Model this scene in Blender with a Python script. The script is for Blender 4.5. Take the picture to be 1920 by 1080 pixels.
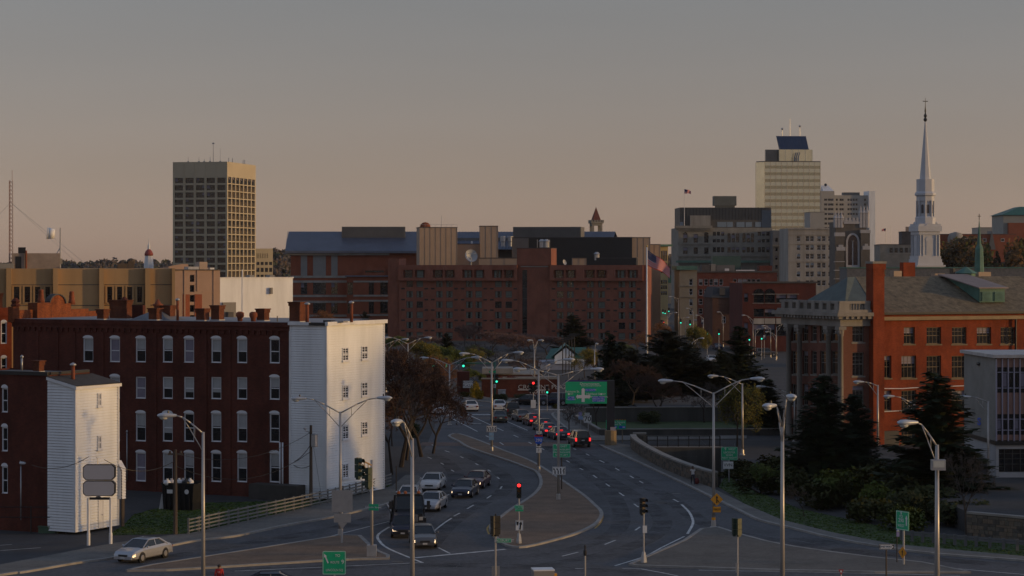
import bpy, bmesh, math, random
from mathutils import Vector, Matrix
from mathutils.geometry import tessellate_polygon

# ------------------------------------------------------------------ camera, sky, sun, exposure
for o in list(bpy.data.objects): bpy.data.objects.remove(o)
scene = bpy.context.scene
COL = scene.collection
R = math.radians
FPX, CAMH, HORY = 4267.0, 20.0, 495.0          # focal length in photo pixels, eye height, horizon row
cam = bpy.data.cameras.new('camera'); cam_o = bpy.data.objects.new('camera', cam); COL.objects.link(cam_o)
cam_o.location = (0, 0, CAMH); cam_o.rotation_euler = (R(90), 0, 0)
cam.sensor_width = 36; cam.lens = 36 * FPX / 1920; cam.shift_y = -(540 - HORY) / 1920
cam.clip_start = 1; cam.clip_end = 20000
scene.camera = cam_o

SUN_AZ, SUN_EL = R(8), R(4.5)                  # azimuth measured from +X towards the viewer
sdir = Vector((math.cos(SUN_AZ) * math.cos(SUN_EL), -math.sin(SUN_AZ) * math.cos(SUN_EL), math.sin(SUN_EL)))
world = bpy.data.worlds.new('World'); scene.world = world; world.use_nodes = True
nt = world.node_tree; nt.nodes.clear()
wo = nt.nodes.new('ShaderNodeOutputWorld'); bg = nt.nodes.new('ShaderNodeBackground')
sky = nt.nodes.new('ShaderNodeTexSky'); sky.sky_type = 'NISHITA'; sky.sun_disc = False
sky.sun_elevation = SUN_EL; sky.sun_rotation = math.atan2(sdir.x, sdir.y)
sky.altitude = 150; sky.air_density = 0.8; sky.dust_density = 0.4; sky.ozone_density = 1.0
hs = nt.nodes.new('ShaderNodeHueSaturation'); hs.inputs['Saturation'].default_value = 0.35
tint = nt.nodes.new('ShaderNodeMix'); tint.data_type = 'RGBA'; tint.blend_type = 'MULTIPLY'; tint.inputs['Factor'].default_value = 1.0
wtc = nt.nodes.new('ShaderNodeTexCoord'); wsp = nt.nodes.new('ShaderNodeSeparateXYZ'); wrp = nt.nodes.new('ShaderNodeValToRGB')
nt.links.new(wtc.outputs['Generated'], wsp.inputs[0]); nt.links.new(wsp.outputs['Z'], wrp.inputs[0])
SKY_RAMP = [(0.0, (1.13, .87, .81)), (0.05, (1.03, .84, .825)), (0.115, (1.03, .95, .985)), (0.45, (1.35, 1.5, 1.85)), (1.0, (2.3, 2.7, 3.6))]   # evening haze: tan at the horizon, grey above
while len(wrp.color_ramp.elements) < len(SKY_RAMP): wrp.color_ramp.elements.new(0.5)
for e_, (p_, c_) in zip(wrp.color_ramp.elements, SKY_RAMP): e_.position = p_; e_.color = (*c_, 1)
nt.links.new(sky.outputs[0], hs.inputs['Color']); nt.links.new(hs.outputs[0], tint.inputs['A']); nt.links.new(wrp.outputs[0], tint.inputs['B'])
wnz = nt.nodes.new('ShaderNodeTexNoise'); wnz.inputs['Scale'].default_value = 2.2; wnz.inputs['Detail'].default_value = 5; wmp = nt.nodes.new('ShaderNodeMapping'); wmp.inputs['Scale'].default_value = (1, 1, 9); wmp.inputs['Rotation'].default_value = (R(7), R(4), 0)
wmr = nt.nodes.new('ShaderNodeMapRange'); wmr.inputs['From Min'].default_value = 0.3; wmr.inputs['From Max'].default_value = 0.7; wmr.inputs['To Min'].default_value = 0.965; wmr.inputs['To Max'].default_value = 1.035   # faint uneven haze veils
nt.links.new(wtc.outputs['Generated'], wmp.inputs[0]); nt.links.new(wmp.outputs[0], wnz.inputs['Vector']); nt.links.new(wnz.outputs['Fac'], wmr.inputs['Value'])
veil = nt.nodes.new('ShaderNodeVectorMath'); veil.operation = 'SCALE'; nt.links.new(tint.outputs['Result'], veil.inputs[0]); nt.links.new(wmr.outputs[0], veil.inputs['Scale'])
nt.links.new(veil.outputs[0], bg.inputs['Color']); bg.inputs['Strength'].default_value = 0.15
nt.links.new(bg.outputs[0], wo.inputs['Surface'])
sl = bpy.data.lights.new('sun', 'SUN'); sl.energy = 2.9; sl.angle = R(1.8); sl.color = (1.0, 0.60, 0.20)
so = bpy.data.objects.new('sun', sl); COL.objects.link(so); so.location = (300, -50, 120)
so.rotation_euler = (-sdir).to_track_quat('-Z', 'Y').to_euler()
scene.view_settings.view_transform = 'Standard'; scene.view_settings.look = 'None'
scene.view_settings.exposure = -0.6; scene.view_settings.gamma = 1.0
scene.view_settings.use_curve_mapping = False
scene.cycles.max_bounces = 5; scene.cycles.diffuse_bounces = 3; scene.cycles.glossy_bounces = 3
scene.cycles.transparent_max_bounces = 6; scene.cycles.use_denoising = True
scene.cycles.sample_clamp_indirect = 4

# ------------------------------------------------------------------ helpers
def Wp(px, py, D):                             # a photo pixel at a known distance -> a point in the place
    return Vector(((px - 960) / FPX * D, D, CAMH - (py - HORY) / FPX * D))
def G(px, py, z=0.0):                          # a photo pixel known to lie on the ground -> a point in the place
    D = (CAMH - z) * FPX / (py - HORY)
    return Vector(((px - 960) / FPX * D, D, z))
def gd(py, z=0.0): return (CAMH - z) * FPX / (py - HORY)

class MB:
    def __init__(s): s.v = []; s.f = []; s.m = []; s.cur = 0
    def add(s, vs, fs):
        b = len(s.v); s.v.extend([tuple(p) for p in vs])
        for f in fs: s.f.append([b + i for i in f]); s.m.append(s.cur)
        return s
    def box(s, x0, x1, y0, y1, z0, z1):
        return s.add([(x0,y0,z0),(x1,y0,z0),(x1,y1,z0),(x0,y1,z0),(x0,y0,z1),(x1,y0,z1),(x1,y1,z1),(x0,y1,z1)],
                     [(0,3,2,1),(4,5,6,7),(0,1,5,4),(1,2,6,5),(2,3,7,6),(3,0,4,7)])
    def obox(s, o, u, v, w):
        o, u, v, w = Vector(o), Vector(u), Vector(v), Vector(w)
        p = [o, o+u, o+u+v, o+v, o+w, o+u+w, o+u+v+w, o+v+w]
        return s.add(p, [(0,3,2,1),(4,5,6,7),(0,1,5,4),(1,2,6,5),(2,3,7,6),(3,0,4,7)])
    def quad(s, *p): return s.add(p, [tuple(range(len(p)))])
    def tube(s, p, q, r0, r1=None, n=8, cap=True):
        r1 = r0 if r1 is None else r1
        p, q = Vector(p), Vector(q); d = (q - p)
        if d.length < 1e-6: return s
        d.normalize(); a = d.orthogonal().normalized(); b = d.cross(a)
        vs = []
        for c, r in ((p, r0), (q, r1)):
            for i in range(n):
                t = 2 * math.pi * i / n; vs.append(c + (a * math.cos(t) + b * math.sin(t)) * r)
        fs = [(i, (i+1) % n, n + (i+1) % n, n + i) for i in range(n)]
        if cap: fs += [tuple(range(n-1, -1, -1)), tuple(range(n, 2*n))]
        return s.add(vs, fs)
    def path(s, pts, rad, n=8):
        for i in range(len(pts)-1):
            r0 = rad[i] if isinstance(rad, (list, tuple)) else rad
            r1 = rad[i+1] if isinstance(rad, (list, tuple)) else rad
            s.tube(pts[i], pts[i+1], r0, r1, n)
        return s
    def lathe(s, prof, c=(0,0,0), n=12, rot=0.0, sx=1, sy=1):
        vs = []; c = Vector(c)
        for r, z in prof:
            for i in range(n):
                t = 2 * math.pi * (i + rot) / n; vs.append((c.x + r*math.cos(t)*sx, c.y + r*math.sin(t)*sy, c.z + z))
        fs = []
        for k in range(len(prof)-1):
            for i in range(n): fs.append((k*n+i, k*n+(i+1) % n, (k+1)*n+(i+1) % n, (k+1)*n+i))
        fs.append(tuple(range(n-1, -1, -1))); fs.append(tuple((len(prof)-1)*n+i for i in range(n)))
        return s.add(vs, fs)
    def ell(s, c, rx, ry, rz, n=10, m=6):
        prof = [(max(1e-3, math.sin(math.pi*k/m)), -math.cos(math.pi*k/m)*rz) for k in range(m+1)]
        return s.lathe(prof, c, n, 0, rx, ry)
    def prism(s, poly, z0, z1, bottom=False):
        n = len(poly)
        area = sum(poly[i][0]*poly[(i+1) % n][1] - poly[(i+1) % n][0]*poly[i][1] for i in range(n))
        if area < 0: poly = list(poly)[::-1]
        vs = [(p[0], p[1], z0) for p in poly] + [(p[0], p[1], z1) for p in poly]
        fs = [tuple(range(n, 2*n))] + [(i, (i+1) % n, n+(i+1) % n, n+i) for i in range(n)]
        if bottom: fs.append(tuple(range(n-1, -1, -1)))
        return s.add(vs, fs)
    def mesh(s, name, mats, smooth=False):
        me = bpy.data.meshes.new(name); me.from_pydata(s.v, [], s.f)
        for m in (mats if isinstance(mats, (list, tuple)) else [mats]): me.materials.append(m)
        me.polygons.foreach_set('material_index', s.m)
        if smooth: me.polygons.foreach_set('use_smooth', [True]*len(s.f))
        me.update(); return me
    def build(s, name, mats, parent=None, smooth=False, loc=None, rz=0):
        return link(name, s.mesh(name, mats, smooth), parent, loc, rz)

def link(name, me, parent=None, loc=None, rz=0):
    o = bpy.data.objects.new(name, me); COL.objects.link(o)
    if parent is not None: o.parent = parent
    if loc is not None: o.location = loc
    if rz: o.rotation_euler.z = rz
    return o
def tag(o, label=None, cat=None, group=None, kind=None):
    if label: o['label'] = label
    if cat: o['category'] = cat
    if group: o['group'] = group
    if kind: o['kind'] = kind
    return o
def empty(name, loc, rz=0, label=None, cat=None, group=None):
    o = bpy.data.objects.new(name, None); COL.objects.link(o); o.location = loc; o.rotation_euler.z = rz
    return tag(o, label, cat, group)
def copy_tree(o, parent=None):
    c = o.copy(); COL.objects.link(c); c.parent = parent
    for ch in o.children: copy_tree(ch, c)
    return c
def struct(o, label=None): return tag(o, label, None, None, 'structure')

# ------------------------------------------------------------------ materials
MATS = {}
def mat(name, col, rough=0.8, var=0.25, scale=1.5, metal=0.0, bump=0.0, col2=None, spec=0.5, streak=False, fine=0.0, coord='Object'):
    if name in MATS: return MATS[name]
    m = bpy.data.materials.new(name); m.use_nodes = True; t = m.node_tree; b = t.nodes['Principled BSDF']
    b.inputs['Roughness'].default_value = rough; b.inputs['Metallic'].default_value = metal
    b.inputs['Specular IOR Level'].default_value = spec
    tc = t.nodes.new('ShaderNodeTexCoord'); src = tc.outputs[coord]
    if streak:
        mp = t.nodes.new('ShaderNodeMapping'); mp.inputs['Scale'].default_value = (1, 1, 0.12)
        t.links.new(src, mp.inputs[0]); src = mp.outputs[0]
    n = t.nodes.new('ShaderNodeTexNoise'); n.inputs['Scale'].default_value = scale; n.inputs['Detail'].default_value = 8
    n.inputs['Roughness'].default_value = 0.65
    t.links.new(src, n.inputs['Vector'])
    r = t.nodes.new('ShaderNodeValToRGB'); r.color_ramp.elements[0].position = 0.3; r.color_ramp.elements[1].position = 0.7
    c2 = col2 or tuple(c * (1 - var) for c in col)
    c1 = tuple(min(1, c * (1 + var * 0.5)) for c in col)
    r.color_ramp.elements[0].color = (*c2, 1); r.color_ramp.elements[1].color = (*c1, 1)
    t.links.new(n.outputs['Fac'], r.inputs[0]); out = r.outputs[0]
    if fine:
        n2 = t.nodes.new('ShaderNodeTexNoise'); n2.inputs['Scale'].default_value = scale * 14; n2.inputs['Detail'].default_value = 3
        t.links.new(tc.outputs[coord], n2.inputs['Vector'])
        mx = t.nodes.new('ShaderNodeMix'); mx.data_type = 'RGBA'; mx.blend_type = 'OVERLAY'; mx.inputs['Factor'].default_value = fine
        t.links.new(out, mx.inputs['A']); t.links.new(n2.outputs['Fac'], mx.inputs['B']); out = mx.outputs['Result']
    t.links.new(out, b.inputs['Base Color'])
    if bump:
        bp = t.nodes.new('ShaderNodeBump'); bp.inputs['Strength'].default_value = bump; bp.inputs['Distance'].default_value = 0.05
        t.links.new(n.outputs['Fac'], bp.inputs['Height']); t.links.new(bp.outputs[0], b.inputs['Normal'])
    MATS[name] = m; return m

def brickmat(name, c1, c2, mortar, bw=0.21, bh=0.075, stain=0.45, stain_scale=0.35, patch=None):
    if name in MATS: return MATS[name]
    m = bpy.data.materials.new(name); m.use_nodes = True; t = m.node_tree; b = t.nodes['Principled BSDF']
    b.inputs['Roughness'].default_value = 0.9; b.inputs['Specular IOR Level'].default_value = 0.25
    tc = t.nodes.new('ShaderNodeTexCoord'); sp = t.nodes.new('ShaderNodeSeparateXYZ'); t.links.new(tc.outputs['Object'], sp.inputs[0])
    ad = t.nodes.new('ShaderNodeMath'); ad.operation = 'ADD'; t.links.new(sp.outputs['X'], ad.inputs[0]); t.links.new(sp.outputs['Y'], ad.inputs[1])
    cb = t.nodes.new('ShaderNodeCombineXYZ'); t.links.new(ad.outputs[0], cb.inputs['X']); t.links.new(sp.outputs['Z'], cb.inputs['Y'])
    br = t.nodes.new('ShaderNodeTexBrick'); br.inputs['Scale'].default_value = 1.0
    br.inputs['Brick Width'].default_value = bw; br.inputs['Row Height'].default_value = bh; br.inputs['Mortar Size'].default_value = 0.008
    br.inputs['Color1'].default_value = (*c1, 1); br.inputs['Color2'].default_value = (*c2, 1); br.inputs['Mortar'].default_value = (*mortar, 1)
    t.links.new(cb.outputs[0], br.inputs['Vector'])
    n = t.nodes.new('ShaderNodeTexNoise'); n.inputs['Scale'].default_value = stain_scale; n.inputs['Detail'].default_value = 9; n.inputs['Roughness'].default_value = 0.7
    mp = t.nodes.new('ShaderNodeMapping'); mp.inputs['Scale'].default_value = (1, 1, 0.55); t.links.new(tc.outputs['Object'], mp.inputs[0]); t.links.new(mp.outputs[0], n.inputs['Vector'])
    r = t.nodes.new('ShaderNodeValToRGB'); r.color_ramp.elements[0].position = 0.32; r.color_ramp.elements[1].position = 0.68
    d = 1 - stain; r.color_ramp.elements[0].color = (d, d*0.96, d*0.95, 1); r.color_ramp.elements[1].color = (1.1, 1.08, 1.05, 1)
    t.links.new(n.outputs['Fac'], r.inputs[0])
    mx = t.nodes.new('ShaderNodeMix'); mx.data_type = 'RGBA'; mx.blend_type = 'MULTIPLY'; mx.inputs['Factor'].default_value = 1
    t.links.new(br.outputs['Color'], mx.inputs['A']); t.links.new(r.outputs[0], mx.inputs['B']); out = mx.outputs['Result']
    if patch:
        n3 = t.nodes.new('ShaderNodeTexNoise'); n3.inputs['Scale'].default_value = 0.9; n3.inputs['Detail'].default_value = 10; n3.inputs['Roughness'].default_value = 0.75
        t.links.new(tc.outputs['Object'], n3.inputs['Vector'])
        r3 = t.nodes.new('ShaderNodeValToRGB'); r3.color_ramp.elements[0].position = 0.63; r3.color_ramp.elements[1].position = 0.72
        r3.color_ramp.elements[0].color = (0,0,0,1); r3.color_ramp.elements[1].color = (0.7,0.7,0.7,1)
        t.links.new(n3.outputs['Fac'], r3.inputs[0])
        m3 = t.nodes.new('ShaderNodeMix'); m3.data_type = 'RGBA'; t.links.new(r3.outputs[0], m3.inputs['Factor'])
        t.links.new(out, m3.inputs['A']); m3.inputs['B'].default_value = (*patch, 1); out = m3.outputs['Result']
    t.links.new(out, b.inputs['Base Color'])
    MATS[name] = m; return m

def emat(name, col, strength):
    if name in MATS: return MATS[name]
    m = bpy.data.materials.new(name); m.use_nodes = True; b = m.node_tree.nodes['Principled BSDF']
    b.inputs['Base Color'].default_value = (*[c*0.3 for c in col], 1); b.inputs['Emission Color'].default_value = (*col, 1)
    b.inputs['Emission Strength'].default_value = strength; MATS[name] = m; return m

def leafmat(name, col, col2, trans=0.25):
    if name in MATS: return MATS[name]
    m = bpy.data.materials.new(name); m.use_nodes = True; t = m.node_tree; b = t.nodes['Principled BSDF']
    b.inputs['Roughness'].default_value = 0.75; b.inputs['Specular IOR Level'].default_value = 0.2
    tc = t.nodes.new('ShaderNodeTexCoord'); n = t.nodes.new('ShaderNodeTexNoise'); n.inputs['Scale'].default_value = 1.1; n.inputs['Detail'].default_value = 6
    t.links.new(tc.outputs['Object'], n.inputs['Vector'])
    oi = t.nodes.new('ShaderNodeObjectInfo')
    r = t.nodes.new('ShaderNodeValToRGB'); r.color_ramp.elements[0].position = 0.35; r.color_ramp.elements[1].position = 0.65
    r.color_ramp.elements[0].color = (*col, 1); r.color_ramp.elements[1].color = (*col2, 1)
    t.links.new(n.outputs['Fac'], r.inputs[0]); t.links.new(r.outputs[0], b.inputs['Base Color'])
    MATS[name] = m; return m

asphalt   = mat('asphalt', (0.082, 0.084, 0.092), 0.85, 0.42, 0.22, fine=0.75)
asphalt_d = mat('dark_asphalt', (0.04, 0.04, 0.042), 0.9, 0.4, 0.2, fine=0.6)
sidewalk_m= mat('sidewalk_concrete', (0.16, 0.15, 0.135), 0.9, 0.35, 0.35, fine=0.4)
island_m  = mat('brick_paving', (0.185, 0.122, 0.08), 0.9, 0.4, 0.5, fine=0.6)
kerb_m    = mat('granite_kerb', (0.30, 0.285, 0.265), 0.85, 0.35, 0.8)
earth_m   = mat('earth', (0.06, 0.055, 0.045), 0.95, 0.4, 0.1)
grass_m   = leafmat('grass_blades', (0.04, 0.075, 0.014), (0.075, 0.12, 0.02))
grass_b   = mat('grass_soil', (0.045, 0.075, 0.018), 0.95, 0.45, 0.6, fine=0.4)
paint_w   = mat('white_road_paint', (0.62, 0.62, 0.60), 0.7, 0.45, 1.2, fine=0.5)
paint_y   = mat('yellow_road_paint', (0.5, 0.3, 0.06), 0.7, 0.4, 1.2)
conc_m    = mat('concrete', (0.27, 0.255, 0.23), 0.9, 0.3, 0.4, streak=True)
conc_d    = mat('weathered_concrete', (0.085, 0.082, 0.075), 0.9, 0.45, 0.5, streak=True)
brick_row = brickmat('dark_red_brick', (0.14, 0.034, 0.022), (0.095, 0.022, 0.016), (0.11, 0.06, 0.045), stain=0.55)
brick_or  = brickmat('orange_red_brick', (0.31, 0.056, 0.017), (0.23, 0.038, 0.014), (0.24, 0.085, 0.045), stain=0.55, patch=(0.30, 0.14, 0.09))
brick_ht  = brickmat('hotel_brick', (0.29, 0.095, 0.06), (0.24, 0.075, 0.05), (0.25, 0.16, 0.12), stain=0.3)
brick_ct  = brickmat('courthouse_brick', (0.34, 0.085, 0.04), (0.28, 0.068, 0.034), (0.25, 0.15, 0.1), stain=0.25)
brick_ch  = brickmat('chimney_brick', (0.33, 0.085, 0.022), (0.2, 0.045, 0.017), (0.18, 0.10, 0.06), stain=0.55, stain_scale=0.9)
white_s   = mat('white_vinyl_siding', (0.80, 0.82, 0.84), 0.6, 0.2, 0.5, streak=True)
white_t   = mat('white_trim', (0.72, 0.72, 0.73), 0.6, 0.15, 1.0)
glass_d   = mat('dark_window_glass', (0.018, 0.018, 0.02), 0.08, 0.4, 0.7, spec=0.6)
glass_b   = mat('window_blind', (0.36, 0.37, 0.38), 0.5, 0.2, 1.0)
glass_c   = mat('window_curtain', (0.15, 0.17, 0.15), 0.6, 0.2, 1.0)
glass_v   = mat('violet_blind', (0.20, 0.18, 0.24), 0.5, 0.2, 1.0)
black_m   = mat('black_paint', (0.012, 0.012, 0.014), 0.45, 0.3, 1.0)
tar_roof  = mat('tar_roof', (0.09, 0.085, 0.085), 0.9, 0.35, 0.5)
grey_roof = mat('membrane_roof', (0.30, 0.29, 0.29), 0.85, 0.3, 0.4)
galv      = mat('galvanised_steel', (0.42, 0.42, 0.43), 0.45, 0.15, 1.5, metal=0.55)
pole_m    = mat('painted_aluminium_pole', (0.42, 0.40, 0.38), 0.4, 0.15, 0.6, metal=0.35)
lamp_m    = mat('lamp_housing', (0.50, 0.52, 0.55), 0.4, 0.12, 2.0, metal=0.2)
lens_m    = mat('lamp_lens', (0.55, 0.55, 0.5), 0.15, 0.1, 2.0)
wood_m    = mat('utility_pole_wood', (0.10, 0.075, 0.055), 0.9, 0.4, 2.0, streak=True)
rail_m    = mat('weathered_rail', (0.20, 0.195, 0.185), 0.8, 0.3, 1.5)
slate_m   = mat('slate_roof', (0.17, 0.135, 0.085), 0.85, 0.6, 1.6, fine=0.9)
copper_m  = mat('copper_patina', (0.085, 0.185, 0.145), 0.7, 0.35, 0.8)
stone_l   = mat('limestone', (0.36, 0.335, 0.30), 0.85, 0.35, 0.4, streak=True)
stone_g   = mat('grey_stone', (0.25, 0.235, 0.205), 0.9, 0.3, 0.35)
green_s   = mat('sign_green', (0.008, 0.42, 0.19), 0.45, 0.08, 2.0)
blue_s    = mat('sign_blue', (0.015, 0.10, 0.60), 0.45, 0.08, 2.0)
white_sg  = mat('sign_white', (0.74, 0.74, 0.74), 0.5, 0.1, 2.0)
yellow_s  = mat('sign_yellow', (0.72, 0.30, 0.015), 0.5, 0.1, 2.0)
red_s     = mat('sign_red', (0.5, 0.02, 0.02), 0.5, 0.1, 2.0)
signback  = mat('sign_back_aluminium', (0.30, 0.31, 0.33), 0.5, 0.15, 1.5, metal=0.3)

# ------------------------------------------------------------------ walls with real openings, windows as parts
def wall(mb, o, u, w, z0, z1, holes, dep=0.2):
    """vertical wall from o (xy) along unit u, outward on the right hand of u; holes = (x0,x1,za,zb)"""
    ox, oy = o; ux, uy = u; ix, iy = -uy, ux
    P = lambda x, z, d=0.0: (ox + ux*x + ix*d, oy + uy*x + iy*d, z)
    hs_ = [(max(0, a), min(w, b), max(z0, c), min(z1, d)) for a, b, c, d in holes]
    xs = sorted({0.0, w, *[round(h[0], 4) for h in hs_], *[round(h[1], 4) for h in hs_]})
    zs = sorted({z0, z1, *[round(h[2], 4) for h in hs_], *[round(h[3], 4) for h in hs_]})
    for k in range(len(zs)-1):
        zm = (zs[k] + zs[k+1]) / 2; run = None
        act = [h for h in hs_ if h[2] < zm < h[3]]
        for i in range(len(xs)-1):
            xm = (xs[i] + xs[i+1]) / 2
            hole = any(h[0] < xm < h[1] for h in act)
            if not hole and run is None: run = xs[i]
            if hole and run is not None: mb.quad(P(run, zs[k]), P(xs[i], zs[k]), P(xs[i], zs[k+1]), P(run, zs[k+1])); run = None
        if run is not None: mb.quad(P(run, zs[k]), P(w, zs[k]), P(w, zs[k+1]), P(run, zs[k+1]))
    for a, b, c, d in hs_:
        mb.quad(P(a,c), P(a,d), P(a,d,dep), P(a,c,dep)); mb.quad(P(b,d), P(b,c), P(b,c,dep), P(b,d,dep))
        mb.quad(P(a,d), P(b,d), P(b,d,dep), P(a,d,dep)); mb.quad(P(b,c), P(a,c), P(a,c,dep), P(b,c,dep))
        mb.quad(P(a,c,dep+.12), P(b,c,dep+.12), P(b,d,dep+.12), P(a,d,dep+.12))

WCACHE = {}
frame_w = mat('white_window_frame', (0.70, 0.71, 0.74), 0.55, 0.1, 1.5)
frame_d = mat('dark_window_frame', (0.05, 0.05, 0.048), 0.5, 0.2, 1.5)
frame_g = mat('grey_window_frame', (0.20, 0.19, 0.17), 0.6, 0.2, 1.5)
frame_o = mat('ochre_window_frame', (0.16, 0.12, 0.075), 0.7, 0.3, 1.5)
sill_m  = mat('stone_sill', (0.30, 0.25, 0.20), 0.85, 0.25, 1.5)
def win_mesh(style, w, h, var=0):
    key = (style, round(w, 2), round(h, 2), var)
    if key in WCACHE: return WCACHE[key]
    a, g = MB(), MB()
    fm, gm = frame_w, [glass_d, glass_b]
    if style in ('sash', 'arch'):
        t = 0.11
        a.box(0, t, -.06, .06, 0, h).box(w-t, w, -.06, .06, 0, h).box(t, w-t, -.06, .06, 0, t*.9).box(t, w-t, -.06, .06, h-t, h)
        mid = h * (0.48 if var != 1 else 0.5)
        a.box(t, w-t, -.03, .05, mid-.04, mid+.04)
        a.box(-.05, w+.05, -.14, -.06, -.08, 0.02)
        if style == 'arch':
            n = 8; rise = 0.26
            pts = [(w/2 - (w/2+.02)*math.cos(math.pi*i/n), h + rise*math.sin(math.pi*i/n)) for i in range(n+1)]
            vs = [(x, -.17, z) for x, z in pts] + [(x, 0.0, z) for x, z in pts]
            a.add(vs, [tuple(range(n+1))] + [(i+1, i, n+1+i, n+2+i) for i in range(n)])
        # sashes: dark glass, or with a blind drawn part of the way
        drop = [0.0, 0.45, 0.5, 1.0, 0.3, 0.72][var % 6]
        zb = h - t - (h - 2*t) * drop
        g.box(t, w-t, .0, .05, t*.9, zb) if drop < 1 else None
        if drop > 0: g.cur = 1; g.box(t, w-t, .005, .05, zb, h-t)
        gm = [glass_d, glass_v if var % 6 == 3 else glass_b]
    elif style in ('multi', 'multib'):
        fm = frame_o if style == 'multi' else frame_g; t = 0.09
        a.box(0, t, -.04, .06, 0, h).box(w-t, w, -.04, .06, 0, h).box(t, w-t, -.04, .06, 0, t).box(t, w-t, -.04, .06, h-t, h)
        a.box(t, w-t, -.02, .05, h*.5-.04, h*.5+.04)
        nx = max(2, round(w/.45))
        for i in range(1, nx): a.box(w*i/nx-.02, w*i/nx+.02, .0, .045, t, h-t)
        nz = max(2, round(h*.5/.5))
        for k in range(1, nz): a.box(t, w-t, .002, .047, h*.5 + h*.5*k/nz-.02, h*.5 + h*.5*k/nz+.02)
        a.box(-.12, w+.12, -.30, -.04, -.16, -.0)
        drop = [0, .35, 0, .18][var % 4]; zb = h - t - (h-2*t)*drop
        g.box(t, w-t, .02, .05, t, zb)
        if drop: g.cur = 1; g.box(t, w-t, .025, .05, zb, h-t)
        gm = [glass_d, glass_v]
    elif style == 'hotel':
        fm = frame_d; t = 0.07
        a.box(0, t, -.03, .06, 0, h).box(w-t, w, -.03, .06, 0, h).box(t, w-t, -.03, .06, 0, t).box(t, w-t, -.03, .06, h-t, h)
        a.box(t, w-t, -.02, .05, h*.30-.03, h*.30+.03)
        cl, cr = [(.28,.28), (.32,.2), (.0,.0), (.22,.4), (.48,.5)][var % 5]
        g.box(t+w*cl, w-t-w*cr, .03, .05, t, h-t)
        g.cur = 1
        if cl: g.box(t, t+w*cl, .025, .05, t, h-t)
        if cr: g.box(w-t-w*cr, w-t, .025, .05, t, h-t)
        gm = [glass_d, glass_c]
    elif style == 'four':
        t = 0.09
        a.box(0, t, -.05, .06, 0, h).box(w-t, w, -.05, .06, 0, h).box(t, w-t, -.05, .06, 0, t).box(t, w-t, -.05, .06, h-t, h)
        a.box(w/2-.05, w/2+.05, -.04, .05, t, h-t).box(t, w-t, -.03, .045, h/2-.05, h/2+.05).box(-.08, w+.08, -.12, -.05, -.12, 0)
        g.box(t, w-t, .0, .04, t, h-t)
    elif style in ('bank', 'bankw'):                      # one bay of a tower: glass with mullions and a blind or two
        fm = frame_d
        n = max(2, round(w/1.5))
        for i in range(n+1): a.box(w*i/n-.05, w*i/n+.05, -.02, .06, 0, h)
        a.box(0, w, -.01, .05, 0, .12).box(0, w, -.01, .05, h-.12, h)
        rr = random.Random(var*7+3)
        for i in range(n):
            g.cur = 0; g.box(w*i/n, w*(i+1)/n, .03, .06, 0, h)
            if rr.random() < .25: g.cur = 1; g.box(w*i/n, w*(i+1)/n, .025, .06, h*(.3+.5*rr.random()), h)
        gm = [glass_d, glass_v] if style == 'bank' else [mat('painted_sunset_glass', (.42,.33,.22), .12, .25, .3, metal=.8), glass_d]  # bankw: the warm sky reflection is put into the pane colour
    else:                                      # plain: thin frame and one dark pane
        fm = frame_w if style == 'plainw' else (frame_g if style == 'plaing' else frame_d); t = min(.1, w*.12)
        a.box(0, t, -.03, .06, 0, h).box(w-t, w, -.03, .06, 0, h).box(t, w-t, -.03, .06, 0, t).box(t, w-t, -.03, .06, h-t, h)
        if h > 1.4: a.box(t, w-t, -.02, .05, h*.5-.03, h*.5+.03)
        zb = h-t if var % 3 else h*.55
        g.box(t, w-t, .02, .05, t, zb)
        if not var % 3: g.cur = 1; g.box(t, w-t, .022, .05, zb, h-t)
        gm = [glass_d, glass_b if style == 'plainw' else glass_v]
    WCACHE[key] = (a.mesh('window', fm), g.mesh('pane', gm)); return WCACHE[key]
def put_window(parent, o, u, x, z, w, h, style, dep, var=0):
    fme, gme = win_mesh(style, w, h, var)
    rz = math.atan2(u[1], u[0]); ix, iy = -u[1], u[0]
    f = link('window', fme, parent, (o[0]+u[0]*x+ix*dep, o[1]+u[1]*x+iy*dep, z), rz)
    link('pane', gme, f)
    return f
def facade(mb, parent, o, u, w, z0, z1, wins, dep=0.2, seed=0):
    """wins = (x0, z0, w, h, style[, var]); cuts the openings and hangs a window in each"""
    rr = random.Random(seed)
    wall(mb, o, u, w, z0, z1, [(x, x+ww, z, z+hh) for x, z, ww, hh, *_ in wins], dep)
    for x, z, ww, hh, st, *v in wins:
        put_window(parent, o, u, x, z, ww, hh, st, dep, v[0] if v else rr.randrange(6))

class Fr:
    """a building's own frame: origin on the ground at its front left corner, x along the front, y into the building"""
    def __init__(s, X, Y, ang):
        s.X, s.Y, s.a = X, Y, R(ang); s.ex = (math.cos(s.a), math.sin(s.a)); s.ey = (-s.ex[1], s.ex[0])
    def fx(s, px, yy=0.0):
        k = (px - 960) / FPX; ox = s.X + s.ey[0]*yy; oy = s.Y + s.ey[1]*yy
        return (k*oy - ox) / (s.ex[0] - k*s.ex[1])
    def sy(s, px, xx):
        k = (px - 960) / FPX; ox = s.X + s.ex[0]*xx; oy = s.Y + s.ex[1]*xx
        return (k*oy - ox) / (s.ey[0] - k*s.ey[1])
    def D(s, x=0.0, y=0.0): return s.Y + s.ex[1]*x + s.ey[1]*y
    def z(s, py, x=0.0, y=0.0): return CAMH - (py - HORY) / FPX * s.D(x, y)
    def empty(s, name, label, cat, z=0.0, group=None): return empty(name, (s.X, s.Y, z), s.a, label, cat, group)
def fr_px(px, D, ang):                          # frame whose origin stands at distance D in the direction of px
    return Fr((px - 960)/FPX*D, D, ang)
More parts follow.
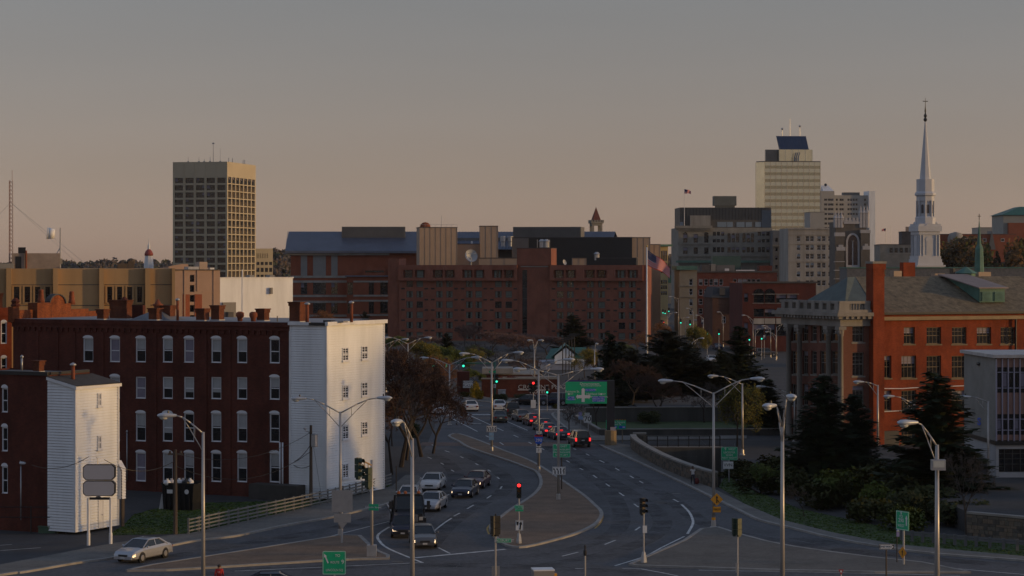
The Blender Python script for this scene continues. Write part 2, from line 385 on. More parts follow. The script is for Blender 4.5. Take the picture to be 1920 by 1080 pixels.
def flat_roof(mb, x0, x1, y0, y1, z): mb.quad((x0,y0,z),(x1,y0,z),(x1,y1,z),(x0,y1,z))
def shell(mb, x0, x1, y0, y1, z0, z1, skip=''):
    if 'f' not in skip: mb.quad((x0,y0,z0),(x1,y0,z0),(x1,y0,z1),(x0,y0,z1))
    if 'r' not in skip: mb.quad((x1,y0,z0),(x1,y1,z0),(x1,y1,z1),(x1,y0,z1))
    if 'b' not in skip: mb.quad((x1,y1,z0),(x0,y1,z0),(x0,y1,z1),(x1,y1,z1))
    if 'l' not in skip: mb.quad((x0,y1,z0),(x0,y0,z0),(x0,y0,z1),(x0,y1,z1))
    if 't' not in skip: mb.quad((x0,y0,z1),(x1,y0,z1),(x1,y1,z1),(x0,y1,z1))
def siding(mb, o, u, w, z0, z1, pitch=0.21, lip=0.07, ztop=None):
    """clapboards: every course leans out over the one below; ztop(x) may slope the top edge"""
    ox, oy = o; ix, iy = -u[1], u[0]
    P = lambda x, z, d: (ox+u[0]*x+ix*d, oy+u[1]*x+iy*d, z)
    z = z0
    while z < z1 - 1e-3:
        zt = min(z1, z + pitch); a, b = 0.0, w
        if ztop:
            if zt > max(ztop(0), ztop(w)): break
            if zt > ztop(0): a = w * (zt - ztop(0)) / (ztop(w) - ztop(0))
            if zt > ztop(w): b = w * (zt - ztop(0)) / (ztop(w) - ztop(0))
        zg = zt-.04; mb.quad(P(a,z,-lip), P(b,z,-lip), P(b,zg,-lip*.4), P(a,zg,-lip*.4)); mb.quad(P(a,zg,-lip*.4), P(b,zg,-lip*.4), P(b,zg,.05), P(a,zg,.05)); mb.quad(P(a,zg,.05), P(b,zg,.05), P(b,zt,.05), P(a,zt,.05)); mb.quad(P(a,z,.05), P(b,z,.05), P(b,z,-lip), P(a,z,-lip))
        z += pitch
# ------------------------------------------------------------------ ground, roads, pavements
def spline(pts, n=4, closed=False):
    P = [Vector(p).to_3d() for p in pts]; out = []; m = len(P)
    for i in range(m if closed else m-1):
        p0 = P[(i-1) % m] if closed or i > 0 else P[i]; p1 = P[i]; p2 = P[(i+1) % m]; p3 = P[(i+2) % m] if closed or i < m-2 else p2
        for k in range(n):
            t = k/n
            out.append(0.5*((2*p1) + (p2-p0)*t + (2*p0-5*p1+4*p2-p3)*t*t + (3*p1-p0-3*p2+p3)*t**3))
    if not closed: out.append(P[-1])
    return out
def gpoly(pts, z=0.0): return [G(a, b, z) for a, b in pts]
def ribbon(mb, pts, w, z, z0=None, side=0):
    """a strip along a polyline; side 0 centred, 1 to the left; with z0 it becomes a solid with sides"""
    n = len(pts); L, Rr = [], []
    for i in range(n):
        d = (pts[min(i+1, n-1)] - pts[max(i-1, 0)]); d.z = 0
        if d.length < 1e-6: d = Vector((1,0,0))
        d.normalize(); nrm = Vector((-d.y, d.x, 0)); p = Vector((pts[i].x, pts[i].y, 0))
        a, b = (w/2, -w/2) if side == 0 else (w*side, 0)
        L.append(p + nrm*a); Rr.append(p + nrm*b)
    for i in range(n-1):
        q = [Rr[i], Rr[i+1], L[i+1], L[i]]
        if side < 0: q = q[::-1]
        mb.quad(*[(v.x, v.y, z) for v in q])
        if z0 is not None:
            for a, b in ((Rr[i], Rr[i+1]), (L[i+1], L[i])):
                f = [(a.x,a.y,z0),(b.x,b.y,z0),(b.x,b.y,z),(a.x,a.y,z)]
                mb.quad(*(f if side >= 0 else f[::-1]))
    if z0 is not None:
        for a, b in ((L[0], Rr[0]), (Rr[-1], L[-1])): mb.quad((a.x,a.y,z0),(b.x,b.y,z0),(b.x,b.y,z),(a.x,a.y,z))

HOLE = gpoly([(1203,839.6),(1352,839.6),(1352,916),(1322,903),(1301,894.5),(1253,874),(1216,856.5)])
outer = [(-3700,-240,0),(3700,-240,0),(3700,5100,0),(-3700,5100,0)]
tri = tessellate_polygon([[Vector(p) for p in outer], [p.copy() for p in HOLE]])
allp = outer + [tuple(p) for p in HOLE]
m = MB(); m.add(allp, [t for t in tri])
gr = m.build('ground', asphalt_d); struct(gr)
bm = bmesh.new(); bm.from_mesh(gr.data); bmesh.ops.recalc_face_normals(bm, faces=bm.faces)
if sum(f.normal.z for f in bm.faces) < 0: bmesh.ops.reverse_faces(bm, faces=bm.faces)
bm.to_mesh(gr.data); bm.free()

road_px = [(-300,1130),(0,1080),(47,1074),(151,1056),(217,1047),(352,1018),(440,1007),(529,988),(618,972),(683,957),(724,947),(769,926),(792,899),
           (770,884),(778,862),(800,835),(815,800),(818,765),(805,745),(850,741),(881,750),(920,755),(985,758),(1040,760),(1052,775),(1035,778),(1060,802),(1086,818),(1104,828),
           (1125,836),(1177,858.5),(1249,892),(1320,926),(1387,959),(1426,977),(1491,993),(1560,1010),(1673,1030),(1773,1042),(1920,1053),(2300,1085),(2300,1400),(-300,1400)]
m = MB(); P = gpoly(road_px)
m.add([(p.x, p.y, 0.004) for p in P], [tuple(range(len(P)))])
rd = m.build('road', asphalt); struct(rd)
bm = bmesh.new(); bm.from_mesh(rd.data)
for f in bm.faces:
    if f.normal.z < 0: f.normal_flip()
bm.to_mesh(rd.data); bm.free()

def pave(name, label, outline, kerb, mtl, h=0.13, kerb_closed=False, kerb_mtl=None, z0=0.0, smooth_k=3):
    """a raised pavement: slab polygon plus the kerb stones along its road edge"""
    out = [Vector((p.x, p.y)) for p in gpoly(outline)]
    m = MB(); m.prism(out, z0, z0+h); o = m.build(name, mtl); struct(o, label)
    if kerb:
        k = MB(); pts = spline(gpoly(kerb), smooth_k, kerb_closed)
        if kerb_closed: pts.append(pts[0])
        ribbon(k, pts, 0.30, z0+h+0.015, z0)
        k.build('kerb', kerb_mtl or kerb_m, o)
    return o
def sm(pts, closed=True, n=3):
    q = spline([(a, b, 0) for a, b in pts], n, closed); return [(v.x, v.y) for v in q]

kerbL = [(-300,1130),(0,1080),(47,1074),(151,1056),(217,1047),(352,1018),(440,1007),(529,988),(618,972),(683,957),(724,947),(769,926),(792,899)]
pave('sidewalk', 'concrete sidewalk with granite kerb along the railing below the brick row', sm(kerbL, False) + [(784,893),(760,893),(735,914),(540,962),(353,1003.5),(330,1005),(215,1021),(110,1041),(0,1062),(-300,1110)], kerbL, sidewalk_m)
cen = [(842,819),(861,829),(879,840),(920,854),(959,867),(985,877),(1006,886),(1014,901),(1012,916),(996,933),(960,956),(938,973),(922,986),(923,1000),(935,1015),(955,1026),
       (984,1027),(1032,1016),(1080,1002),(1114,986),(1127,971),(1126,960),(1116,950),(1095,931),(1056,904),(1015,877),(984,861),(946,847),(907,831),(861,815)]
pave('traffic_island', 'teardrop traffic island of brownish paving in the middle of the square', sm(cen), cen, island_m, kerb_closed=True)
lef = [(239,1072),(312,1071),(382,1067),(460,1062),(590,1054),(674,1050),(727,1049),(727,1044),(708,1036),(692,1024),(674,1007),(641,1006),(529,1024),(440,1038),(382,1047),(286,1062)]
pave('traffic_island', 'long wedge-shaped traffic island at lower left below the railing', lef, lef, island_m, kerb_closed=True, smooth_k=1)
rig = [(1182,1061),(1219,1044),(1284,1016),(1316,994),(1346,991),(1387,1004),(1439,1018),(1491,1028),(1560,1038),(1640,1048),(1727,1057),(1817,1075),(1640,1075),(1440,1071),(1300,1066),(1196,1063)]
pave('traffic_island', 'wide asphalt-topped traffic island at lower right', rig, rig, mat('worn_island_asphalt', (0.12,0.112,0.10), 0.9, 0.35, 0.3, fine=0.5), kerb_closed=True, smooth_k=1)
kerbR = [(1125,836),(1177,858.5),(1249,892),(1320,926),(1387,959),(1426,977),(1491,993),(1560,1010),(1673,1030),(1773,1042),(1920,1053),(2300,1085)]
pave('sidewalk', 'sidewalk curving beside the stone parapet wall on the right', sm(kerbR, False) + [(2300,1078),(1920,1046),(1673,1023),(1560,1001),(1465,977),(1400,949),(1330,915),(1297,903),(1249,882),(1214,862),(1196,849),(1189,843),(1180,836),(1150,833)], kerbR, sidewalk_m)
kq = [(1052,775),(1035,778),(1060,802),(1086,818),(1104,827)]
pave('sidewalk', 'sidewalk corner beside the queue of cars', kq + [(1182,827),(1400,824),(1400,818.5),(1127,818.5),(1112,810),(1085,795),(1075,778)], kq, sidewalk_m)
kf = [(805,741),(850,741.5),(881,750),(920,755),(985,757.5),(1120,759)]
pave('sidewalk', 'far sidewalk in front of the brick sign wall', kf + [(1120,752),(985,750),(920,747),(881,741),(850,735),(805,735)], kf, sidewalk_m)

# painted markings and the brick crossing
m = MB()
def strip(pts, w, z=0.009, n=1): ribbon(m, spline(gpoly(pts), n) if n > 1 else gpoly(pts), w, z)
for a, b, c, d in [(1062,863.5,1068,867),(1087,878,1093,881),(1112,891,1119,896),(1136,907,1143,912),(1161,924,1170,930),(1189,945,1197,951),(1191,994.5,1200,988),
    (1134,1021,1154,1013),(1054,1043,1084,1035.5),(1124,863,1133,867.5),(1154,878,1161,882),(1181,892,1188,896.5),(1199,902,1206,906),(1262,936,1272,941),(991,829,997,832),
    (1014,840.5,1020,843),(1075,841,1080,843),(1099,851,1105,854),(963,816,972,820),(937,829.5,944,834),(911,817,917,820),(1078,1066,1094,1066.5),
    (810,834,817,837),(834,845,843,848),(802,857,809,860),(826,868,832,871),(863,856,869,859),(891,869,897,872),(846,881,851,884),(915,881,920,884),(932,894.5,936,898),
    (938,917,941,912),(913,934.5,921,929),(876,954,888,947),(851,968,862,962),(834,931,842,927)]:
    strip([(a,b),(c,d)], 0.15)
for pts, w, n in [([(878,777.5),(944,808)], .14, 1), ([(848,785),(895,809)], .14, 1), ([(950,790),(989,807)], .14, 1), ([(972,767),(1003,777)], .14, 1),
    ([(878,793.5),(902,794.5)], .4, 1), ([(820,759),(905,760)], .3, 1), ([(1278,946),(1292,960),(1299,975),(1298,985),(1289,1001)], .2, 4),
    ([(1283,1006),(1240,1027),(1210,1043),(1153,1061)], .15, 3), ([(847,971.5),(831,982),(811,998)], .15, 3), ([(778,1046),(948,1030)], .35, 1),
    ([(730,988),(713,999),(708,1005.5),(711,1014),(729,1029),(793,1055.5)], .2, 4), ([(606,1009),(729,978)], .12, 1), ([(440,1071),(792,1055)], .14, 1),
    ([(822,1027),(844,1038)], .14, 1), ([(1167,1066),(1203,1067),(1271,1080)], .15, 2), ([(1692,1057),(1767,1064),(1940,1079)], .14, 2), ([(1310,1069),(1800,1079)], .14, 1),
    ([(-20,1034),(76,1027)], .12, 1), ([(-20,1024),(22,1021)], .12, 1)]:
    strip(pts, w, n=n)
for i in range(7): strip([(860+i*9.6, 777.2),(866+i*9.6, 777.4)], 1.6)
for i in range(6): strip([(1005+i*9, 768),(1011+i*9, 768.4)], 1.2)
mk = m.build('road_marking', paint_w); struct(mk)
m = MB(); strip([(1121,953),(1130,966),(1126,980),(1115,991)], .14, n=4); strip([(925,978),(914,990),(917,1002)], .14, n=4)
mk2 = m.build('road_marking', paint_y); struct(mk2)
m = MB(); q = gpoly([(783,836),(1119,836.5),(1106,829.5),(792,829.5)]); m.quad(*[(p.x, p.y, .006) for p in q])
struct(m.build('brick_crossing', mat('brick_crossing_paving', (0.15,0.095,0.075), .9, .35, .4, fine=.5)))

# dark tar seams and patches on the roadway
m = MB(); rr = random.Random(5)
for a, b, c, d, w in [(850,935,905,925,.08),(790,890,860,880,.08),(1040,960,1180,1010,.07),(1000,1040,1140,1056,.09),(950,800,1010,815,.06),(700,1020,760,1040,.06),(1230,940,1250,944,.9),
                      (1180,998,1290,1002,.12),(900,892,930,893,.6),(1140,850,1165,851,.5),(860,850,890,851,.3),(480,1035,600,1045,.1),(340,1057,420,1056,.15),(1560,1026,1700,1048,.08)]:
    n = 7; pts = [G(a+(c-a)*i/n + rr.uniform(-4,4), b+(d-b)*i/n + rr.uniform(-.8,.8)) for i in range(n+1)]
    ribbon(m, pts, w, .0075)
for k in range(46):
    px, py = rr.uniform(720,1500), rr.uniform(800,1075); a = rr.choice((rr.uniform(-.2,.2), rr.uniform(1.2,1.9))); L = rr.uniform(20,90); n = 8; q = []
    for i in range(n+1): q.append(G(px+L*(i/n-.5)*math.cos(a)+rr.uniform(-2.5,2.5), max(775, py+L*.35*(i/n-.5)*math.sin(a)+rr.uniform(-.7,.7))))
    ribbon(m, q, rr.choice((.04,.05,.08)), .0070)
struct(m.build('tar_seam', mat('tar', (.03,.03,.032), .6, .3, 1)))
wear = bpy.data.materials.new('oil_darkened_lane'); wear.use_nodes = True; wt_ = wear.node_tree; wb_ = wt_.nodes['Principled BSDF']; wb_.inputs['Base Color'].default_value = (.03,.03,.033,1); wb_.inputs['Roughness'].default_value = .75
wn = wt_.nodes.new('ShaderNodeTexNoise'); wn.inputs['Scale'].default_value = .35; wn.inputs['Detail'].default_value = 9; wn.inputs['Roughness'].default_value = .7; wr_ = wt_.nodes.new('ShaderNodeValToRGB'); wr_.color_ramp.elements[0].position = .42; wr_.color_ramp.elements[1].position = .72; wr_.color_ramp.elements[1].color = (.6,.6,.6,1)
wc_ = wt_.nodes.new('ShaderNodeTexCoord'); wt_.links.new(wc_.outputs['Object'], wn.inputs['Vector']); wt_.links.new(wn.outputs['Fac'], wr_.inputs[0]); wt_.links.new(wr_.outputs[0], wb_.inputs['Alpha'])
m = MB()
for pts, w in [([(985,818),(1040,845),(1110,882),(1190,930),(1240,970),(1225,1005),(1150,1035),(1020,1060)],1.5), ([(1040,828),(1100,855),(1180,893),(1255,935),(1330,985),(1450,1012),(1700,1048)],1.6), ([(955,800),(1010,828),(1075,870),(1140,918),(1165,965),(1150,1000),(1080,1028),(980,1045)],1.4), ([(870,850),(920,875),(950,900),(940,925),(890,950),(840,985),(800,1030)],1.5), ([(810,850),(850,880),(850,920),(800,960),(765,1000)],1.6), ([(240,1060),(400,1030),(560,1003),(680,978),(770,940)],1.7), ([(300,1080),(600,1064),(900,1060),(1200,1075)],2.2), ([(1500,1008),(1650,1036),(1900,1062)],2.0)]:
    ribbon(m, spline(gpoly(pts), 5), w, .0058)
struct(m.build('lane_wear', wear))
# manhole and drain covers
for px, py in [(745,1053.5),(1268,926),(1335,1003),(655,1051)]:
    p = G(px, py); mm = MB().lathe([(.42,0),(.42,.012)], (0,0,0), 14)
    struct(mm.build('manhole_cover', black_m, loc=(p.x, p.y, 0.004)))

# parking lot, yard and lawns on the left
m = MB(); m.add([(p.x,p.y,.003) for p in gpoly([(-300,1098),(0,1060),(110,1040),(205,1022),(330,1006),(350,1003),(205,1003),(-60,1003),(-300,1003)])], [tuple(range(8,-1,-1))])
struct(m.build('parking_lot', mat('lot_asphalt', (.045,.045,.05), .85, .4, .25, fine=.4)))
def lawn(name, px, label, n, seed=1, z=.03, hgt=.06, rand=.06):
    P = [Vector((p.x, p.y)) for p in gpoly(px)]
    m = MB(); m.prism(P, 0, z); m.cur = 1; rr = random.Random(seed)
    x0, x1 = min(p.x for p in P), max(p.x for p in P); y0, y1 = min(p.y for p in P), max(p.y for p in P)
    def inside(x, y):
        c = False; j = len(P)-1
        for i in range(len(P)):
            if (P[i].y > y) != (P[j].y > y) and x < (P[j].x-P[i].x)*(y-P[i].y)/(P[j].y-P[i].y)+P[i].x: c = not c
            j = i
        return c
    k = 0
    while k < n:
        x, y = rr.uniform(x0,x1), rr.uniform(y0,y1)
        if not inside(x, y): continue
        k += 1; a = rr.uniform(0, 6.28); h = rr.uniform(.4, 1)*hgt; w = rr.uniform(.06,.16); dx, dy = math.cos(a)*w, math.sin(a)*w
        m.quad((x-dx,y-dy,z), (x+dx,y+dy,z), (x+rr.uniform(-rand,rand),y+rr.uniform(-rand,rand),z+h))
    o = m.build(name, [grass_b, grass_m]); tag(o, label, 'grass', kind='stuff'); return o
lawn('grass', [(203,1004),(232,985),(250,966),(300,952),(345,945),(545,939),(733,908),(733,913),(540,960),(353,1001)], 'short green lawn between the brick row and the metal railing', 9000)
lawn('grass', [(1348,913),(1400,947),(1465,975),(1560,999),(1673,1021),(1920,1044),(2100,1060),(2100,1035),(1920,1020),(1800,1010),(1640,985),(1500,955),(1400,915),(1362,890)], 'grass verge between right sidewalk and shrubs', 7000, 2)

# underpass trench behind the parapet, with its concrete walls
m = MB(); hp = HOLE; n = len(hp)
for i in range(n):
    a, b = hp[i], hp[(i+1) % n]; m.quad((a.x,a.y,-6),(b.x,b.y,-6),(b.x,b.y,0),(a.x,a.y,0)); 
m.add([(p.x,p.y,-6) for p in hp], [tuple(range(n))])
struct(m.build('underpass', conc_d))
# ------------------------------------------------------------------ buildings on the left
pot_m = mat('terracotta_pot', (0.22, 0.06, 0.025), 0.85, 0.35, 2.0)
flash = mat('roof_flashing', (0.45, 0.43, 0.42), 0.6, 0.3, 1.0)
def chimney(parent, x, y, z0, w, d, h, pots=0, name='chimney', flare=True):
    m = MB(); m.box(x-w/2, x+w/2, y-d/2, y+d/2, z0, z0+h-.22)
    if flare: m.box(x-w/2-.06, x+w/2+.06, y-d/2-.06, y+d/2+.06, z0+h-.36, z0+h-.1); m.box(x-w/2-.12, x+w/2+.12, y-d/2-.12, y+d/2+.12, z0+h-.1, z0+h)
    c = m.build(name, brickmat('dark_chimney_brick', (.20,.055,.022), (.13,.035,.017), (.13,.08,.055), stain=.5, stain_scale=.9), parent)  # darker, less saturated brick than the parapets
    b = MB().box(x-w/2-.05, x+w/2+.05, y-d/2-.05, y+d/2+.05, z0-.02, z0+.1); b.build('flashing', flash, c)
    for i in range(pots):
        px = x + (i-(pots-1)/2)*.5
        MB().lathe([(.16,0),(.2,.15),(.15,.3),(.19,.55),(.14,.6),(.17,.8)], (px, y, z0+h), 10).build('chimney_pot', pot_m, c, True)
    return c
def vent_pipe(parent, x, y, z0, h, r=.11, m_=None, cap=True, name='vent_pipe'):
    m = MB().tube((x,y,z0), (x,y,z0+h), r, r, 10); p = m.build(name, m_ or pot_m, parent, True)
    if cap: MB().lathe([(r*1.1,0),(r*1.8,.06),(r*1.6,.14),(r*.4,.24)], (x,y,z0+h), 10).build('pipe_cap', galv, p, True)
    return p

# --- the four-storey brick row with its white-clad end
Lr = 33.3; th = -26.8
cx, cy = (612-960)/FPX*192, 192.0
F = Fr(cx - math.cos(R(th))*Lr, cy - math.sin(R(th))*Lr, th)
row = F.empty('brick_row_building', 'four-storey dark red brick row with white arched windows and a white-clad end', 'building')
xb = F.fx(545)                                   # where the brick meets the siding
zt = F.z(608, Lr, 0); dep_ = 9.6; depL = 14.0
wins = []
rows_ = [(634,679,'arch'), (706,747,'sash'), (774,827,'arch'), (848,902,'arch')]
cols = [165, 215, 263.5, 314, 354, 405, 453.5, 514.5]
rr = random.Random(11)
for ci, c in enumerate(cols):
    for ri, (ya, yb, st) in enumerate(rows_):
        x0, x1 = F.fx(c-9.7), F.fx(c+9.7)
        shift = (c-263)*0.004
        za, zb = F.z(yb+shift*2, x0, 0), F.z(ya+shift, x0, 0)
        st2 = 'arch' if (ri == 1 and ci in (1, 7)) else st
        wins.append((x0, za, x1-x0, (zb-za), st2, [1,2,5,3,0,4,2,1,5][(ci*3+ri*5+rr.randrange(2)) % 9]))
mb = MB(); facade(mb, row, (0,0), (1,0), xb, 0, zt, wins, .16, 3)
mb.quad((0,depL,0),(0,0,0),(0,0,zt),(0,depL,zt)); mb.quad((Lr,dep_,0),(0,depL,0),(0,depL,zt),(Lr,dep_,zt))
mb.build('brick_wall', brick_row, row)
m = MB()                                        # corbelled cornice and shallow pilasters
m.box(-.05, xb-.02, -.22, -.003, zt-.28, zt+.10); m.box(-.03, xb-.02, -.14, -.003, zt-.62, zt-.283)
for i in range(int((xb-1)/.62)): m.box(.4+i*.62, .7+i*.62, -.12, -.003, zt-.95, zt-.623)
for c in (105, 68, 137, 190, 289, 383, 428, 545): x = F.fx(c); m.box(x-.35, x+.3, -.07, -.004, 0, zt-.96) if c != 545 else None
m.build('brick_cornice', brick_row, row)
m = MB(); flat_roof(m, -.05, xb+.0, 0.02, depL-.1, zt+.11); m.quad((xb,.02,zt+.115),(Lr+.2,.02,zt+.115),(Lr+.2,dep_,zt+.115),(xb,dep_+.6,zt+.115)); m.build('roof', grey_roof, row)
m = MB(); siding(m, (xb,-.06), (1,0), Lr-xb+.02, .2, zt-.1); siding(m, (Lr+.04,-.04), (0,1), dep_, .2, zt-.1); m.build('siding', white_s, row)
m = MB(); m.box(xb-.08, xb+.1, -.14, .02, .2, zt-.05); m.box(Lr-.06, Lr+.12, -.14, .04, .2, zt-.05); m.box(Lr-.02, Lr+.12, dep_-.1, dep_+.04, .2, zt-.05)
m.box(Lr+.05, Lr+.32, -.30, dep_+.2, zt-.12, zt+.20); m.box(xb-.1, xb+2.0, -.30, .0, zt-.10, zt+.16); m.build('trim_board', white_t, row)
MB().box(xb+2.0, Lr+.04, -.32, .0, zt-.10, zt+.14).build('roof_edge', black_m, row)
for px, ys in [(645.5, [(652,677),(723,748),(797,824),(870,897)]), (681.5, [(649,674),(717,743),(791,817)])]:
    for ya, yb in ys:
        yy0, yy1 = F.sy(px-5.5, Lr), F.sy(px+5.5, Lr)
        put_window(row, (Lr+.08, 0), (0,1), yy0, F.z(yb, Lr, yy0), yy1-yy0, F.z(ya, Lr, yy0)-F.z(yb, Lr, yy0), 'four', -.02)
MB().box(xb-3.2, Lr-2, -1.6, -.15, 0, 1.3).build('bulkhead', mat('dark_bulkhead', (.06,.055,.05), .9, .3, 1), row)
MB().box(F.fx(254), F.fx(273), -.08, .0, F.z(925,6,0), F.z(914,6,0)).build('basement_window', frame_w, row)
for px in (527, 532): vent_pipe(row, F.fx(px), -.18, .2, 4.6, .07, frame_w, False, 'downpipe')
vent_pipe(row, F.fx(240), -.15, .9, 4.2, .05, galv, True, 'conduit')
# roof gear, left to right along the parapet
def endpar(a, b, ytop, ybot=None, x0=-.12, x1=.28, nm='brick_parapet', mt=None):
    """a length of the left end parapet: it runs back along the end wall and shows its sunny inner face"""
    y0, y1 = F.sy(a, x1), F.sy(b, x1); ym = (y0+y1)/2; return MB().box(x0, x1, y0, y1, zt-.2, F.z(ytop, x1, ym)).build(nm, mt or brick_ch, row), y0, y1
endpar(24, 36, 575, x0=-.2, x1=.35); endpar(36.2, 69, 581); endpar(133.5, 166, 579); endpar(166.2, 186, 583); endpar(70, 97, 567.5, x0=-.4, x1=.7, nm='chimney')
gb, y0, y1 = endpar(97.2, 133.3, 569)
MB().lathe([(.34,0),(.46,.12),(.3,.3),(.42,.5),(.12,.8)], (.1, F.sy(29,.1), F.z(575,0,0)), 8).build('stone_finial', brick_row, row)
n = 12; ya, yb = F.sy(93,.28), F.sy(122,.28); cyg, rg = (ya+yb)/2, (yb-ya)/2; zg = F.z(569.5,.28,cyg); hg = F.z(553,.28,cyg)-zg
pts = [(cyg - rg*math.cos(math.pi*i/n), zg + hg*math.sin(math.pi*i/n)) for i in range(n+1)]
g = MB().add([(.26,y,z) for y,z in pts]+[(-.1,y,z) for y,z in pts], [tuple(range(n,-1,-1)), tuple(range(n+1,2*n+2))]+[(i,i+1,n+2+i,n+1+i) for i in range(n)]); gg = g.build('brick_gable', brick_ch, row)
g = MB()
for i in range(n):
    (qa,za),(qb,zb2) = pts[i], pts[i+1]; g.obox((-.2,qa,za),(.6,0,0),(0,qb-qa,zb2-za),(0,(qa-cyg)*.1,(za-zg)*.1+.03))
g.build('coping', tar_roof, gg)
for px, yt in ((77,568),(134.5,571)): MB().lathe([(.34,0),(.30,.35),(.24,.6),(.27,.7),(.2,1.0),(.24,1.05),(.2,1.25)], (.1, F.sy(px,.1), F.z(yt,.1,F.sy(px,.1))), 10).build('chimney_pot', pot_m, row, True)
prz = MB(); prz.box(F.fx(166), F.fx(210), 4.6, 5.0, zt+.1, zt+1.35); prz.build('brick_parapet', brick_row, row)
MB().lathe([(.42,0),(.5,.2),(.3,.6),(.1,.8)], (F.fx(175), 4.6, zt+1.3), 8).build('stone_finial', brick_row, row)
for px, y, w, h, pots in [(193,.7,.72,.95,0), (220,3.0,1.15,1.75,0), (236,3.0,.75,1.75,0), (291,1.0,.85,1.1,0), (316,3.4,.9,1.3,0), (380,1.2,.85,1.1,0), (408,3.2,.85,1.35,0), (493,3.2,.8,1.1,0)]:
    chimney(row, F.fx(px, y), y, zt+.1, w, .8, h, pots)
chimney(row, F.fx(558, 1.6), 1.6, zt+.1, 1.05, 1.0, 1.75)
m = MB(); xs0, xs1 = F.fx(249,2), F.fx(316,2); m.add([(xs0,1.6,zt+.12),(xs1,1.6,zt+.12),(xs1,4.6,zt+.12),(xs0,4.6,zt+.12),((xs0+xs1)/2-.3,3.1,zt+1.0),((xs0+xs1)/2+.3,3.1,zt+1.0)],
    [(0,1,5,4),(1,2,5),(2,3,4,5),(3,0,4)]); sk = m.build('hipped_skylight', mat('skylight_metal', (.16,.165,.18), .5, .3, 1.5), row)
MB().lathe([(.3,0),(.34,.3),(.5,.5),(.3,.6),(.06,1.0)], ((xs0+xs1)/2, 3.1, zt+.95), 10).build('cupola_vent', pot_m, sk, True)
for px, y, h, r in [(333,1.0,1.75,.12),(576,1.0,1.5,.15),(659,3.5,1.6,.14)]: vent_pipe(row, F.fx(px,y), y, zt+.1, h, r)
for px, y in [(450,1.6),(475,1.6)]: MB().lathe([(.2,0),(.24,.3),(.36,.45),(.34,.75),(.15,.85)], (F.fx(px,y), y, zt+.1), 10).build('roof_ventilator', pot_m, row, True)
m = MB().tube((F.fx(520,2),2,zt),(F.fx(520,2),2,zt+.6),.04); m.build('roof_stub', black_m, row)
MB().box(F.fx(607,1.5), F.fx(622,1.5), 1.4, 2.1, zt+.11, zt+.3).build('roof_hatch', black_m, row); MB().box(F.fx(626,1.5), F.fx(645,1.5), 1.4, 2.1, zt+.11, zt+.26).build('roof_hatch', grey_roof, row)
MB().tube((F.fx(452,9),9.2,zt),(F.fx(452,9),9.2,zt+4.6),.07,.05,8).build('roof_mast', white_t, row)

# --- small brick house with the tall white-clad stair end, front left
F = Fr((142-960)/FPX*168, 168.0, th)
hs_ = F.empty('brick_house', 'brick house with tall white clapboard end and dark shed roof behind the blank pylon sign', 'building')
s_ = -F.fx(90.5); xl = F.fx(-60); t_ = F.sy(221, 0); zc, zr = F.z(724,0,0), F.z(699,-s_,0)
mb = MB(); ws = []
for ya, yb in [(727,773),(800,846),(874,925)]:
    x0, x1 = F.fx(2.5), F.fx(14.5); ws.append((x0-xl, F.z(yb,x0,0), x1-x0, F.z(ya,x0,0)-F.z(yb,x0,0), 'arch', 0))
facade(mb, hs_, (xl,0), (1,0), -s_-xl, 0, zr, ws, .15, 5)
DB = F.sy(168, -s_); mb.quad((-s_,0,8),(-s_,DB,8),(-s_,DB,zr),(-s_,0,zr)); mb.quad((xl,DB,0),(xl,0,0),(xl,0,zr),(xl,DB,zr)); mb.quad((-s_,DB,0),(xl,DB,0),(xl,DB,zr),(-s_,DB,zr)); mb.build('brick_wall', brick_row, hs_)
m = MB(); flat_roof(m, xl, -s_-.05, .2, DB, zr-.12); m.build('flat_roof', tar_roof, hs_)
m = MB(); m.box(xl, -s_, -.12, .2, zr-.22, zr+.06); m.box(-s_-.2, -s_+.08, .2, DB-.1, zr-.16, zr+.05); m.build('roof_edge', black_m, hs_)
chimney(hs_, F.fx(72,2), 2.0, zr-.1, .6, .6, .9); vent_pipe(hs_, F.fx(41,4), 4, zr-.1, .95, .08, galv)
m = MB(); ztop = lambda x: zr - .35 + (zc - zr + .35) * x / s_
siding(m, (-s_, -.05), (1,0), s_, .2, zr+.1, ztop=ztop); siding(m, (.0, -.03), (0,1), t_, .2, zc-.02)
siding(m, (0, t_), (-1,0), s_, .2, zc-.5); m.build('siding', white_s, hs_)
m = MB(); m.quad((-s_,-.2,zr-.26),(.25,-.2,zc+.02),(.25,t_+.2,zc+.02),(-s_,t_+.2,zr-.26)); m.quad((-s_,t_+.2,zr-.3),(.25,t_+.2,zc-.02),(.25,-.2,zc-.02),(-s_,-.2,zr-.3)); m.build('shed_roof', mat('shingle_roof', (.05,.046,.045), .9, .35, 1.5), hs_)
m = MB(); m.box(.02, .22, -.22, t_+.2, zc-.26, zc-.02); m.box(-.07, .07, -.12, .05, .2, zc-.26); m.box(-.02,.1,t_-.08,t_+.06,.2,zc-.26)
m.obox((-s_,-.24,zr-.52),(s_+.2,0,zc-zr+.30),(0,.06,0),(0,0,.22)); m.build('trim_board', white_t, hs_)
vent_pipe(hs_, F.fx(137,1.6), 1.6, zc-.1, 1.5, .14, pot_m); m = MB().box(F.fx(133,1.6), F.fx(147,1.6), 1.4, 1.9, zc+.06, zc+.22); m.build('roof_curb', flash, hs_)
for ya, yb in [(737,762),(817,843)]:
    y0, y1 = F.sy(181.5,0), F.sy(188.5,0); put_window(hs_, (.05,0), (0,1), y0, F.z(yb,0,y0), y1-y0, F.z(ya,0,y0)-F.z(yb,0,y0), 'four', -.02)
y0, y1 = F.sy(184,0), F.sy(191.5,0)
